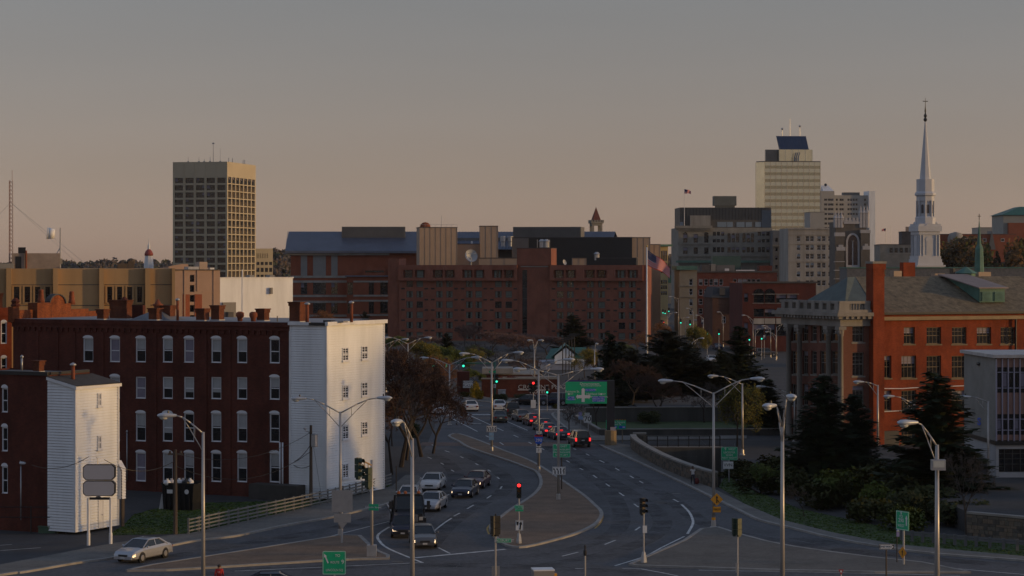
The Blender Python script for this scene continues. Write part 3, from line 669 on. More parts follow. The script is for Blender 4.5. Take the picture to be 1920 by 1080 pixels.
m = MB().box(.0, .1, y0-.08, y0, .2, 2.25).box(.0,.1,y1,y1+.08,.2,2.25).box(0,.1,y0-.08,y1+.08,2.25,2.35); d_ = MB().box(.0,.07,y0,y1,.2,2.25).build('door', frame_w, hs_); m.build('door_frame', white_t, d_)
MB().tube((.1,y1-.15,1.2),(.16,y1-.15,1.2),.04).build('handle', galv, d_)
m = MB(); siding(m, (.0, t_), (1,0), .35, 2.2, 5.0, ztop=lambda x: 5.0-.6*x/.35); siding(m, (.35, t_), (0,1), .45, 2.2, 4.4); m.build('lean_to_siding', white_s, hs_)
MB().obox((-.05,t_-.05,5.02),(.45,0,-.65),(0,.55,0),(0,0,.06)).build('lean_to_roof', white_t, hs_)
MB().box(.2,.33,t_+.1,t_+.4,.1,2.2).build('lean_to_post', wood_m, hs_)
m = MB(); m.path([(F.fx(44),-.3,.9),(F.fx(44),-.3,4.9),(F.fx(46),-.5,5.3),(F.fx(53),-.8,5.25)], .05, 8); lp_ = m.build('wall_lamp', galv, hs_, True); MB().ell((F.fx(56),-.85,5.2),.3,.18,.12).build('lamp_head', lamp_m, lp_, True)
m = MB().lathe([(.28,0),(.28,.1),(.14,.22)], (F.fx(181), .2, 2.7), 8); m.build('porch_lamp', black_m, hs_)

# --- orange brick neighbour at the far left edge
F = Fr((22-960)/FPX*222, 222.0, th)
nb = F.empty('brick_building', 'bright orange brick building sliver at the far left edge', 'building')
zn = F.z(592,0,0); mb = MB(); ws = []
for ya, yb in [(604,644),(670,700)]:
    x0, x1 = F.fx(6,0), F.fx(15,0); ws.append((x0+14, F.z(yb,x0,0), x1-x0, F.z(ya,x0,0)-F.z(yb,x0,0), 'arch', 0))
facade(mb, nb, (-14,0), (1,0), 14, 0, zn, ws, .15, 2); shell(mb, -14, 0, .0, 12, 0, zn, 'f'); mb.build('brick_wall', brick_or, nb)
MB().box(-14, .12, -.16, .3, zn, zn+.35).box(-2.2,.1,-.1,.5,zn+.35,zn+.8).build('brick_cornice', brick_or, nb); chimney(nb, F.fx(3), .8, zn+.3, .8, .8, 1.9)
nb.rotation_euler.z = R(18)

# --- tan concrete building with fins
tan_m = mat('tan_concrete', (0.43, 0.275, 0.135), 0.9, 0.25, 0.25, streak=True)
F = fr_px(327, 300, 11)
tb = F.empty('concrete_building', 'long tan concrete building with upright fins and slot windows', 'building')
zt2 = F.z(503.5, 0, 0); x0 = F.fx(-120)
ws = []
for a, b in [(26,36.5),(46,56.5),(65.5,75.5),(85,94),(201,210.5),(219.5,229),(238.5,248),(257,266.5)]:
    xx = F.fx(a); ws.append((xx-x0, F.z(567,xx,0), F.fx(b)-xx, F.z(537.5,xx,0)-F.z(567,xx,0), 'plain', 1))
mb = MB(); facade(mb, tb, (x0,0), (1,0), -x0, 0, zt2, ws, .35, 1); shell(mb, x0, 0, 0, 26, 0, zt2, 'f'); mb.build('concrete_wall', tan_m, tb)
for a, b in [(-70,-62),(12,21.5),(99.5,109),(186,195),(272,281.5),(322,327.5)]:
    MB().box(F.fx(a), F.fx(b), -.75, -.003, 0, zt2+.05).build('fin', tan_m, tb)
m = MB()
for a, b in [(21.7,99.3),(109.2,185.8),(195.2,271.8),(281.7,321.8)]: m.box(F.fx(a), F.fx(b), -.04, -.004, F.z(533.5,0,0)-.04, F.z(533.5,0,0)+.04); m.box(F.fx(a), F.fx(b), -.04, -.004, F.z(572,0,0)-.05, F.z(572,0,0)+.05)
m.build('panel_joint', conc_d, tb)
for x, z, w, h, *_ in ws:
    m = MB(); X = x + x0
    m.box(X-.22,X,-.16,-.003,z-.2,z+h+.1).box(X+w,X+w+.22,-.16,-.003,z-.2,z+h+.1).box(X,X+w,-.16,-.003,z+h,z+h+.1).box(X,X+w,-.2,-.003,z-.2,z); m.build('window_surround', tan_m, tb)
pb = MB().box(F.fx(22,6), F.fx(112,6), 6, 12, zt2, F.z(475,0,6)); pent = pb.build('rooftop_room', mat('rooftop_block', (.30,.24,.20), .9, .3, .5), tb)
MB().box(F.fx(29,6), F.fx(40,6), 5.96, 6.05, zt2, F.z(481,0,6)).build('door', black_m, pent); MB().tube((F.fx(49,6),5.8,zt2),(F.fx(49,6),5.8,F.z(470,0,6)),.12).build('flue', pot_m, pent)
MB().box(F.fx(34,7),F.fx(48,7),7,8,F.z(475,0,7),F.z(464,0,7)).build('roof_unit', black_m, pent); MB().box(F.fx(112,6.5),F.fx(117,6.5),6.5,7.5,F.z(495,0,6),F.z(485,0,6)).build('wall_unit', conc_m, pent)
MB().box(F.fx(-20,5),F.fx(26,5),5,7,zt2,F.z(494,0,5)).build('roof_curb', conc_m, tb)
for a,b,t in [(220,239,491),(240,252,487)]: MB().box(F.fx(a,8),F.fx(b,8),8,9.5,zt2,F.z(t+3,0,8)).ell(((F.fx(a,8)+F.fx(b,8))/2,8.7,F.z(t+4,0,8)),.6,.6,.5).build('roof_fan', wood_m, tb)
MB().tube((F.fx(193,4),4,zt2),(F.fx(193,4),4,F.z(494,0,4)),.1).box(F.fx(190,4),F.fx(195,4),3.9,4.1,F.z(495,0,4),F.z(494,0,4)).build('roof_stub', black_m, tb)
# lattice mast and drum dish standing on that roof
B = Vector((F.X, F.Y, 0)); p = Wp(20, 503, 308)
mast = empty('radio_mast', (p.x, p.y, zt2), 0, 'slender lattice radio mast with guy wires on the tan building', 'mast')
hm = (503-338)/FPX*308; m = MB()
for k in range(3):
    a = k*2.094; m.tube((.3*math.cos(a),.3*math.sin(a),0),(.28*math.cos(a),.28*math.sin(a),hm),.05,.04,5)
pr = 0
for i in range(22):
    z0_, z1_ = hm*i/22, hm*(i+1)/22
    for k in range(3):
        a, b = k*2.094, (k+1)*2.094; m.tube((.29*math.cos(a),.29*math.sin(a),z0_),(.29*math.cos(b),.29*math.sin(b),z1_),.03,.03,4)
m.tube((.2,0,hm),(.2,0,hm+1.4),.03); m.build('lattice', mat('faded_red_steel', (.34,.22,.19), .7, .3, 2), mast)
m = MB()
for dx, dy in ((9,3),(-9,3),(11,-2)): m.tube((0,0,hm*.75),(dx,dy,.2),.018,.018,4)
m.build('guy_wire', galv, mast)
p = Wp(113, 500, 306)
ds = empty('drum_dish', (p.x, p.y, F.z(500,0,6)), 0, 'white drum microwave dish on a rooftop post', 'antenna')
MB().tube((0,0,-.3),(0,0,5.2),.09).tube((0,0,2.6),(-1.4,0,.2),.06).build('post', galv, ds)
m = MB(); c = Vector((-.75,0,4.4)); d = Vector((-1,-.25,.1)).normalized(); m.tube(c, c+d*.9, .62,.78,16); m.tube(c+d*.9, c+d*1.0, .8,.8,16); m.build('drum', white_sg, ds, True)

# --- pinkish block, white shed and the low cupola behind
pink = mat('pink_beige_panels', (0.40, 0.27, 0.20), 0.85, 0.12, 0.4)
F = fr_px(327, 335, 26); pk = F.empty('office_block', 'pinkish beige block with a column of slit windows beside the tan building', 'building')
xr = F.fx(412.5); zk = F.z(507,0,0); ws = []
for y in (515.5,534.5,553,572,591): xx = F.fx(356); ws.append((xx, F.z(y+13,xx,0), F.fx(364.5)-xx, F.z(y,xx,0)-F.z(y+13,xx,0), 'plain', 1))
mb = MB(); facade(mb, pk, (0,0), (1,0), xr, 0, zk, ws, .3, 1); shell(mb, 0, xr, 0, 20, 0, zk, 'f'); mb.build('wall', pink, pk)
MB().box(F.fx(343),F.fx(355.5),-.06,-.003,0,F.z(552,0,0)).box(F.fx(365),F.fx(378.5),-.06,-.003,0,F.z(552,0,0)).build('brick_panel', brick_ct, pk)
m = MB()
for x in (346,370,401): m.box(F.fx(x)-.1,F.fx(x)+.1,-.12,-.0035,F.z(546,0,0) if x == 370 else 0,zk)
m.box(0,F.fx(345.5),-.07,-.003,F.z(548,0,0)-.06,F.z(548,0,0)+.06); m.box(F.fx(379),xr,-.07,-.003,F.z(548,0,0)-.06,F.z(548,0,0)+.06); m.build('panel_rib', pink, pk)
MB().box(-.1,xr+.1,-.15,.3,zk,zk+.15).build('roof_edge', tar_roof, pk)
MB().box(F.fx(374,3),F.fx(389,3),3,5,zk+.1,F.z(491,0,3)).build('roof_unit', mat('beige_unit', (.42,.32,.25), .8, .2, 1), pk); MB().box(F.fx(353,3),F.fx(373,3),3,5,zk+.1,F.z(500,0,3)).build('roof_unit', galv, pk); MB().box(F.fx(394,3),F.fx(402,3),3,5,zk+.1,F.z(502,0,3)).build('roof_unit', white_t, pk)
m = MB(); m.add([(0,8,zk),(F.fx(353,8),8,zk),(F.fx(353,8),8,F.z(495,0,8)),(F.fx(340,8),8,F.z(495,0,8)),(0,8,F.z(503,0,8))], [(0,1,2,3,4)]); m.box(0,F.fx(353,8),8.05,12,zk,F.z(503,0,8)); m.build('rooftop_room', pink, pk)
F = fr_px(408, 365, 32); wb = F.empty('white_building', 'plain whitewashed windowless building between the pink block and the brick courthouse', 'building')
xr = F.fx(549); zw = F.z(522,0,0); mb = MB(); shell(mb, 0, xr, 0, 22, 0, zw); mb.build('wall', white_s, wb)
MB().box(-.1,xr+.1,-.12,.4,zw,zw+.18).build('roof_edge', white_t, wb)
for a,b,y in [(416,440,567),(505,509,540)]: xx = F.fx(a); MB().box(xx,F.fx(b),-.5,-.003,0 if a<450 else F.z(552,0,0),F.z(y,0,0)).build('wall_box', conc_m, wb)
for a in (468,506): MB().box(F.fx(a,3),F.fx(a+9,3),3,4.5,zw,F.z(516,0,3)).build('roof_unit', conc_m, wb)
MB().box(F.fx(428,-1.5),F.fx(438,-1.5),-1.5,-.6,0,F.z(585,0,0)).build('wall_unit', tar_roof, wb)
p = Wp(279, 505, 700); cu = empty('church_cupola', (p.x, p.y, 0), 0, 'distant white cupola with small red dome behind the tan building', 'steeple')
m = MB(); m.lathe([(1.5,-2),(1.5,p.z+1.5),(1.15,p.z+4.2)], (0,0,0), 8); m.build('drum', white_t, cu); MB().lathe([(1.3,0),(1.35,.6),(1.0,1.4),(.4,2.0)], (0,0,p.z+4.2), 10).build('dome', mat('red_dome', (.3,.06,.05), .7, .2, 1), cu, True); MB().lathe([(.42,0),(.4,1),(.12,2.0),(.05,3.4)], (0,0,p.z+6.2), 6).build('spire', white_t, cu)

# --- office tower on the left skyline
F = fr_px(324, 1196, -12); tw = F.empty('office_tower', 'tall concrete office tower on the left skyline with rooftop antennas', 'building')
xr = F.fx(426); dp = F.sy(479.5, xr); zt3 = F.z(303, xr, 0)
tcon = mat('tower_concrete', (0.45, 0.385, 0.27), 0.85, 0.1, 0.08)
rowz = [(333+13.62*i, 343+13.62*i) for i in range(15)]
ws = []
for k in range(5):
    a = xr*(.033 + k*.1955); w = xr*.155
    for ya, yb in rowz: ws.append((a, F.z(yb,xr,0), w, F.z(ya,xr,0)-F.z(yb,xr,0), 'bank', (k*5+int(ya)) % 7))
mb = MB(); facade(mb, tw, (0,0), (1,0), xr, 0, zt3, ws, .9, 1)
ws = []
for k in range(7):
    a = dp*(.03 + k*.1375); w = dp*.112
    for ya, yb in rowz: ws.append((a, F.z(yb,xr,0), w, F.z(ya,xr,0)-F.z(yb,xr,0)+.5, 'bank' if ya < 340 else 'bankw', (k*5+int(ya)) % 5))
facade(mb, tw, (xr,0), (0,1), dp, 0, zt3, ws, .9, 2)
shell(mb, 0, xr, 0, dp, 0, zt3, 'fr'); mb.build('concrete_wall', tcon, tw)
m = MB()
for k in range(1,5): m.box(xr*(.033+k*.1955)-.75, xr*(.033+k*.1955)-.5, -.12, -.01, 0, zt3-.05)
m.build('wall_rib', tcon, tw)
for a, h, r in [(400,10.5,.22),(413,7.4,.12),(353,3.0,.15),(373,3.0,.15),(394,3,.2),(383,2,.2)]:
    x = F.fx(a, 8); q = MB().tube((x,8,zt3),(x,8,zt3+h),r,r*.6,5); q.box(x-.6,x+.6,7.9,8.1,zt3+h*.92,zt3+h*.99) if h > 8 else q.box(x-.5,x+.5,7.9,8.1,zt3+.2,zt3+.8); q.build('antenna', galv, tw)
for a in (429, 436, 456, 459): y = F.sy(a, xr-3); MB().tube((xr-3,y,zt3),(xr-3,y,zt3+2.6),.3,.2,5).build('antenna', galv, tw)
F = fr_px(479, 1240, -12); an = F.empty('office_annex', 'low sunlit annex right of the left office tower', 'building'); xr = F.fx(511); zt4 = F.z(466,0,0); mb = MB(); ws = []
for ya, yb in [(491,497),(502,510),(515,523),(527,535)]:
    for k in range(4): ws.append((xr*(.05+k*.245), F.z(yb,0,0), xr*.18, F.z(ya,0,0)-F.z(yb,0,0), 'bank', k))
for k in range(7): ws.append((xr*(.08+k*.1), F.z(484,0,0), xr*.035, F.z(475,0,0)-F.z(484,0,0), 'plain', 1))
facade(mb, an, (0,0), (1,0), xr, 0, zt4, ws, .6, 1); shell(mb, 0, xr, 0, 30, 0, zt4, 'f'); mb.build('concrete_wall', tcon, an)
an.rotation_euler.z = R(20)
# ------------------------------------------------------------------ the hotel and the blocks behind it
AH = -8
beige = mat('beige_ribbed_panels', (0.38, 0.28, 0.205), 0.7, 0.1, 0.3)
greycor = mat('grey_corrugated_metal', (0.14, 0.135, 0.13), 0.6, 0.15, 0.4)
blueroof = mat('blue_grey_metal_roof', (0.13, 0.145, 0.19), 0.45, 0.2, 0.3, metal=0.3)
blackpanel = mat('black_panel_wall', (0.018, 0.018, 0.019), 0.6, 0.3, 0.4)
def hline(F, px): return F.fx(px)
F = fr_px(748, 597, AH)
ht = F.empty('brick_hotel', 'wide seven-storey brown brick hotel with paired windows facing the square', 'building')
xC0, xC1, xR = F.fx(971), F.fx(1031), F.fx(1212)
dph = 17.0
ztop = F.z(497, 0, 0); zband = F.z(526, 0, 0)
zrow = [F.z(y, 0, 0) for y in (551.6, 571.0, 590.3, 609.5, 628.7)]
wL = [768,787,823.8,842.7,879.8,897.5,934.4,953.9]; wR = [1050.3,1069.5,1106.9,1128,1166,1185.4]
ww, hh = 1.72, 1.72
def hwins(cols, x0):
    out = []
    for c in cols:
        xc = F.fx(c)
        out.append((xc-ww/2-x0, zband-1.72, ww, 1.6, 'hotel'))
        for z in zrow: out.append((xc-ww/2-x0, z-hh/2, ww, hh, 'hotel'))
    return out
mb = MB()
facade(mb, ht, (0,0), (1,0), xC0, 0, zband, hwins(wL, 0), .22, 7)
facade(mb, ht, (xC1,0), (1,0), xR-xC1, 0, zband, hwins(wR, xC1), .22, 8)
# overhanging top floor: deep paired recesses
def band(x0, x1, cols):
    ws = []
    for i in range(0, len(cols), 2):
        a, b = F.fx(cols[i]), F.fx(cols[i+1])
        for c in (a, b): ws.append((c-1.35-x0, zband+.75, 2.7 if c == a else 2.7, 2.05, 'hotel'))
    # keep the two openings of a pair apart
    for i in range(0, len(ws)-1, 2):
        gap = ws[i+1][0] - (ws[i][0]+ws[i][2])
        if gap < .4:
            d = (.4-gap)/2; ws[i] = (ws[i][0]-d, *ws[i][1:]); ws[i+1] = (ws[i+1][0]+d, *ws[i+1][1:])
    holes = [(x, x+w, z, z+h) for x, z, w, h, _ in ws]
    wall(mb, (x0,-1.1), (1,0), x1-x0, zband, ztop, holes, .7)
    for x, z, w, h, st in ws: put_window(ht, (x0,-1.1), (1,0), x+.5, z, w-1.0, h-.1, 'hotel', .6, random.Random(x).randrange(5))
    mb.quad((x0,-1.1,zband),(x0,0,zband),(x1,0,zband),(x1,-1.1,zband)); mb.quad((x0,-1.1,ztop),(x1,-1.1,ztop),(x1,2,ztop),(x0,2,ztop))
    mb.quad((x1,-1.1,zband),(x1,0,zband),(x1,0,ztop),(x1,-1.1,ztop)); mb.quad((x0,0,zband),(x0,-1.1,zband),(x0,-1.1,ztop),(x0,0,ztop))
band(0, xC0-.1, wL); band(xC1+.1, F.fx(1206), wR)
mb.quad((xR,0,0),(xR,dph,0),(xR,dph,ztop),(xR,0,ztop)); mb.quad((0,dph,0),(0,0,0),(0,0,ztop),(0,dph,ztop)); mb.quad((xR,dph,0),(0,dph,0),(0,dph,ztop),(xR,dph,ztop))
mb.quad((F.fx(1206),0,zband),(xR,0,zband),(xR,0,ztop),(F.fx(1206),0,ztop))
mb.build('brick_wall', brick_ht, ht)
m = MB(); m.quad((0,0,ztop-.02),(xR,0,ztop-.02),(xR,dph,ztop-.02),(0,dph,ztop-.02)); m.build('roof', tar_roof, ht)
zc_ = F.z(466,0,0)
m = MB(); shell(m, xC0-.3, xC1+.3, .4, 12, ztop-.5, zc_); wall(m, (xC0,.25), (1,0), xC1-xC0, 0, ztop+.3, [(F.fx(979)-xC0, F.fx(988)-xC0, 0, F.z(506,0,0))], .5); m.build('lift_tower', brick_ht, ht)
m = MB(); x0_, x1_ = F.fx(979), F.fx(988)
for i in range(8): m.box(x0_, x1_, .40, .5, i*2.72, i*2.72+.18)
m.build('strip_mullion', frame_d, ht); MB().box(x0_, x1_, .52, .58, 0, F.z(506,0,0)).build('strip_window', glass_d, ht)
MB().box(xC0-.4, xC1+.4, .3, 12.1, zc_, zc_+.15).build('coping', tar_roof, ht)
MB().box(F.fx(976), F.fx(1028), .05, .2, F.z(500,0,0)-.1, F.z(500,0,0)+.15).build('ledge', conc_m, ht)
vm = MB().box(0,.95,-.04,.08,0,.38).mesh('air_vent', black_m)
def vents(cols):
    for i in range(0, len(cols), 2):
        for px in (cols[i]-12.3, cols[i+1]+12.3):
            if px < 751 or 968 < px < 1034: continue
            for z in [zband-1.95] + [q-1.25 for q in zrow[:-1]]:
                link('air_vent', vm, ht, (F.fx(px)-.47, 0, z-.35))
vents(wL); vents(wR)
x0_ = F.fx(727); m = MB(); shell(m, x0_, -.02, .6, 10, 0, F.z(485,0,0)); m.build('stair_tower', brick_ht, ht)
# rooftop units and dishes standing on the hotel
def dish(name, label, px, py, D, r, az, el, ped):
    p = Wp(px, py, D); e = empty(name, (p.x, p.y, p.z-ped), 0, label, 'dish antenna')
    d = Vector((math.cos(az)*math.cos(el), math.sin(az)*math.cos(el), math.sin(el)))
    q = d.to_track_quat('Z','Y').to_matrix(); m = MB(); n = 20
    prof = [(r*t, .5*r*t*t) for t in (.02,.3,.55,.8,1.0)]
    vs = []; fs = []
    for k,(rr_,zz) in enumerate(prof):
        for i in range(n): a = 6.2832*i/n; vs.append(q @ Vector((rr_*math.cos(a), rr_*math.sin(a), zz-.3*r)) + Vector((0,0,ped)))
    for k in range(len(prof)-1):
        for i in range(n): fs.append((k*n+i, k*n+(i+1)%n, (k+1)*n+(i+1)%n, (k+1)*n+i))
    m.add(vs, fs); refl = m.build('reflector', mat('dish_white', (.42,.43,.45), .5, .1, 1), e, True)
    m = MB(); c = Vector((0,0,ped)); f = c + (q @ Vector((0,0,r*.75)))
    for i in range(3): a = 6.2832*i/3+.5; m.tube(c + (q @ Vector((r*.95*math.cos(a), r*.95*math.sin(a), .15*r))), f, .03*r, .03*r, 4)
    m.ell(f, .12*r,.12*r,.12*r, 6, 4); m.build('feed_horn', galv, e)
    MB().tube((0,0,-.5),(0,0,ped-.2*r),.12*r,.1*r,8).build('pedestal', galv, e)
    return e
dish('satellite_dish', 'large white satellite dish on the hotel roof', 883, 480, 607, 1.75, R(-70), R(18), 2.6)
dish('satellite_dish', 'small sunlit dish right of the hotel lift tower', 1058, 492, 606, .75, R(-40), R(20), .8)

# --- beige mechanical blocks and the long black screen behind the hotel
def block(name, label, x0, x1, ytop, D, mtl, dep, ang=AH, rib=0, ybot=None, part='wall', cat='building', cap=None, rr=None):
    F = fr_px(x0, D, ang); e = F.empty(name, label, cat); w = F.fx(x1); z1 = F.z(ytop, 0, 0); m = MB(); shell(m, 0, w, 0, dep, 0, z1); m.build(part, mtl, e)
    if rib:
        n = max(2, int(w/rib)); m = MB()
        for i in range(n+1): m.box(w*i/n-.05, w*i/n+.05, -.07, -.004, 0, z1-.02)
        nn = max(1, int(dep/rib))
        for i in range(nn): m.box(w+.004, w+.07, dep*i/nn, dep*i/nn+.1, 0, z1-.02)
        o = m.build('wall_rib', mtl, e)
    MB().box(-.12, w+.12, -.12, dep, z1, z1+.2).build('coping', cap or tar_roof, e)
    return F, e, w, z1
F, e, w, z1 = block('mechanical_block', 'tall beige ribbed rooftop block with a fan on top above the left of the hotel', 787, 857, 427, 628, beige, 9, 8, 1.4)
MB().ell((1.8, 2.5, z1+.3), 1.5, .6, 1.3).build('fan_housing', pot_m, e, True)
m = MB()
for i in range(8): m.tube((i*w/7, .1, z1), (i*w/7, .1, z1+.9), .04, .04, 4)
m.tube((0,.1,z1+.9),(w,.1,z1+.9),.04,.04,4).tube((w*.6,2,z1),(w*.6,2,z1+3.4),.05,.05,4); m.build('roof_rail', galv, e)
block('mechanical_block', 'low beige wall left of the narrow beige block behind the hotel dish', 857, 903, 458, 634, beige, 6, 3, 1.4)
block('mechanical_block', 'narrow tall beige block above the middle of the hotel roof', 900.5, 933.5, 424.5, 632, beige, 7, 3, 1.4)
F, e, w, z1 = block('mechanical_block', 'long low beige parapet wall behind the hotel dish', 898, 972, 484.5, 620, beige, 4, 0, 3)
F, e, w, z1 = block('dark_screen_building', 'long black screen-walled block behind the right half of the hotel', 960, 1185, 446, 640, blackpanel, 24, AH, 0)
MB().box(0, F.fx(991), -.3, -.005, 0, z1-.1).build('grey_panel', greycor, e)
for a in (1008,1031): MB().tube((F.fx(a),-.6,z1-8),(F.fx(a),-.6,z1-.5),.1,.1,5).build('mast', galv, e)
for a, b in ((1013,1019),(1021,1028),(1116,1122)): MB().lathe([(.7,0),(.7,1.6),(.95,1.7),(.4,2.3)], (F.fx((a+b)/2,-4), -4, F.z(464 if a<1100 else 488,0,-4)), 8).build('flue', galv, e)
block('mechanical_block', 'beige corner block at the right end of the black screen', 1185, 1219, 446, 636, beige, 18, 4, 1.6)
block('beige_building', 'tall beige ribbed slab to the right of the hotel', 1217, 1238, 459, 650, beige, 30, 4, 1.6)
block('mechanical_block', 'small beige plant box on the right half of the hotel roof', 1074, 1099, 484.5, 612, beige, 4, 2, 1.5)
block('mechanical_block', 'low black plant screen at the right end of the hotel roof', 1118, 1193, 484.5, 613, blackpanel, 5, AH)

# --- brick courthouse with the blue metal roof
F = fr_px(545, 660, 3); ct = F.empty('brick_courthouse', 'banded brick courthouse with a long blue-grey metal roof behind the white house', 'building')
xr = F.fx(790); ze = F.z(472,0,0); ws = []
for a, b in ((564,576),(587,611),(621,633)):
    x0_ = F.fx(a); w_ = F.fx(b)-x0_
    for ya, yb in ((529,552),(565,588),(600,622)): ws.append((x0_, F.z(yb,0,0), w_, F.z(ya,0,0)-F.z(yb,0,0), 'bank', int(a) % 3))
mb = MB(); facade(mb, ct, (0,0), (1,0), xr, 0, ze, ws, .3, 2); shell(mb, 0, xr, 0, 40, 0, ze, 'f'); mb.build('brick_wall', brick_ct, ct)
m = MB()
for y in (477,519,528,555,566,592): zz = F.z(y,0,0); m.box(-.05, F.fx(650), -.14, -.004, zz-.32, zz+.32)
m.build('stone_band', stone_l, ct)
for a, b in ((564,576),(587,611),(621,633)):
    m = MB(); x0_, x1_ = F.fx(a), F.fx(b); z0_, z1_ = F.z(517,0,0), F.z(479,0,0); m.box(x0_,x1_,-.1,-.005,z0_,z1_)
    for i in range(5): zz = z0_+(z1_-z0_)*i/5; m.box(x0_,x1_,-.16,-.1,zz,zz+.12)
    m.build('stone_panel', mat('grey_stone_panel', (.26,.26,.255), .8, .1, .5), ct)
zr1 = F.z(434,0,12); xq = F.fx(790)
m = MB(); m.add([(-1.6,-1.6,ze+.2),(xq,-1.6,ze+.2),(xq,14,zr1),(-1.2,14,zr1),(xq,32,ze+.2),(-1.6,32,ze+.2),(-1.6,-1.6,ze-.4),(xq,-1.6,ze-.4)], [(0,1,2,3),(3,2,4,5),(6,7,1,0),(3,5,0)])
n = 60
for i in range(n): x = -1.5+(xq+1.5)*i/n; m.obox((x,-1.62,ze+.22),(.12,0,0),(0,15.6,zr1-ze-.2),(0,0,.12))
m.build('metal_roof', blueroof, ct); MB().box(-1.0, F.fx(730), -1.0, .0, ze-1.0, ze-.42).build('eaves_cornice', conc_m, ct)
m = MB(); shell(m, F.fx(641,10), F.fx(760,10), 9, 20, F.z(452,0,10), F.z(425,0,10)); n = 34; a_, b_ = F.fx(641,10), F.fx(760,10)
for i in range(n): x = a_+(b_-a_)*i/n; m.box(x, x+.25, 8.85, 9, F.z(452,0,10), F.z(425,0,10)-.05)
m.build('plant_screen', greycor, ct)
xa, xb_ = F.fx(650,-8), F.fx(730,-8); zf = F.z(519,0,-8); ws = []
for a, b in ((651.5,661.5),(691.5,701),(713,727)):
    for ya, yb in ((529.5,552.5),(565,588),(601,625)): x0_ = F.fx(a,-8); ws.append((x0_-xa, F.z(yb,0,-8), F.fx(b,-8)-x0_, F.z(ya,0,-8)-F.z(yb,0,-8), 'bank', int(a) % 4))
mb = MB(); facade(mb, ct, (xa,-8), (1,0), xb_-xa, 0, zf, ws, .3, 4); shell(mb, xa, xb_, -8, 0, 0, zf, 'f'); mb.build('front_wing', brick_ct, ct)
m = MB()
for y in (528,554.5,564,591): zz = F.z(y,0,-8); m.box(F.fx(662.5,-8), xb_+.05, -8.14, -8.004, zz-.25, zz+.25)
m.build('stone_band', stone_l, ct); MB().box(xa-.5, xb_+.3, -8.5, 0, zf, zf+.35).build('wing_roof', blueroof, ct)
MB().box(F.fx(682,-4), F.fx(722,-4), -4, -.3, zf+.3, F.z(503,0,-4)).build('roof_room', brick_ct, ct); MB().box(F.fx(685,-4), F.fx(720,-4), -4.06, -3.95, zf+1.2, F.z(507,0,-4)).build('clerestory_window', glass_d, ct)
F = fr_px(960, 690, AH); cr = F.empty('courthouse_wing', 'blue-roofed rear wing with long grey plant screen above the hotel', 'building')
m = MB(); shell(m, F.fx(760), F.fx(1150), 0, 20, 0, F.z(446,0,0)); m.build('wall', greycor, cr)
m = MB(); a_, b_, z0_, z1_ = F.fx(755), F.fx(1150), F.z(468,0,0), F.z(434,0,0); m.add([(a_,-6,z0_),(b_,-6,z0_),(b_,6,z1_),(a_,6,z1_),(b_,20,z1_-3),(a_,20,z1_-3)], [(0,1,2,3),(3,2,4,5)])
n = 70
for i in range(n): x = a_+(b_-a_)*i/n; m.obox((x,-6.02,z0_+.02),(.12,0,0),(0,12,z1_-z0_),(0,0,.12))
m.build('metal_roof', blueroof, cr)
m = MB(); a_, b_ = F.fx(962,-7), F.fx(1089,-7); shell(m, a_, b_, -7, 3, 0, F.z(425.5,0,-7)); n = 44
for i in range(n): x = a_+(b_-a_)*i/n; m.box(x, x+.25, -7.15, -7, 0, F.z(425.5,0,-7)-.05)
m.build('plant_screen', greycor, cr)
for a in (884.5,): MB().tube((F.fx(a,-8),-8,F.z(460,0,-8)),(F.fx(a,-8),-8,F.z(452,0,-8)),.25).build('flue', white_t, cr)
for a in (943.5,957): MB().lathe([(.7,0),(.7,1.4),(.9,1.5),(.9,3.0),(.7,3.1)], (F.fx(a,-8),-8,F.z(462,0,-8)), 10).build('flue', galv, cr)
# --- stone clock tower with red pyramid roof
p = Wp(1117.5, 445, 820); bt = empty('bell_tower', (p.x, p.y, 0), R(12), 'small stone tower with red pyramid roof rising behind the hotel', 'tower')
r_ = 1.9; m = MB(); zz = p.z
m.box(-r_,r_,-r_,r_,0,zz+1.6)
for sx in (-1,1):
    for sy in (-1,1): m.box(sx*r_-(.0 if sx<0 else .75), sx*r_+(.75 if sx<0 else 0), sy*r_-(.0 if sy<0 else .75), sy*r_+(.75 if sy<0 else .0), zz+1.6, zz+4.2)
m.box(-r_,r_,-r_,r_,zz+4.2,zz+5.0).box(-r_-.4,r_+.4,-r_-.4,r_+.4,zz+5.0,zz+5.6)
for i in range(5): m.box(-r_-.4+i*1.02,-r_+.2+i*1.02,-r_-.4,r_+.4,zz+5.6,zz+6.2)
m.build('stone_shaft', stone_g, bt)
m = MB(); m.add([(-r_*.85,-r_*.85,zz+5.6),(r_*.85,-r_*.85,zz+5.6),(r_*.85,r_*.85,zz+5.6),(-r_*.85,r_*.85,zz+5.6),(0,0,zz+11)], [(0,1,4),(1,2,4),(2,3,4),(3,0,4)]); m.build('pyramid_roof', mat('red_tile_roof', (.13,.04,.032), .8, .25, 1), bt)

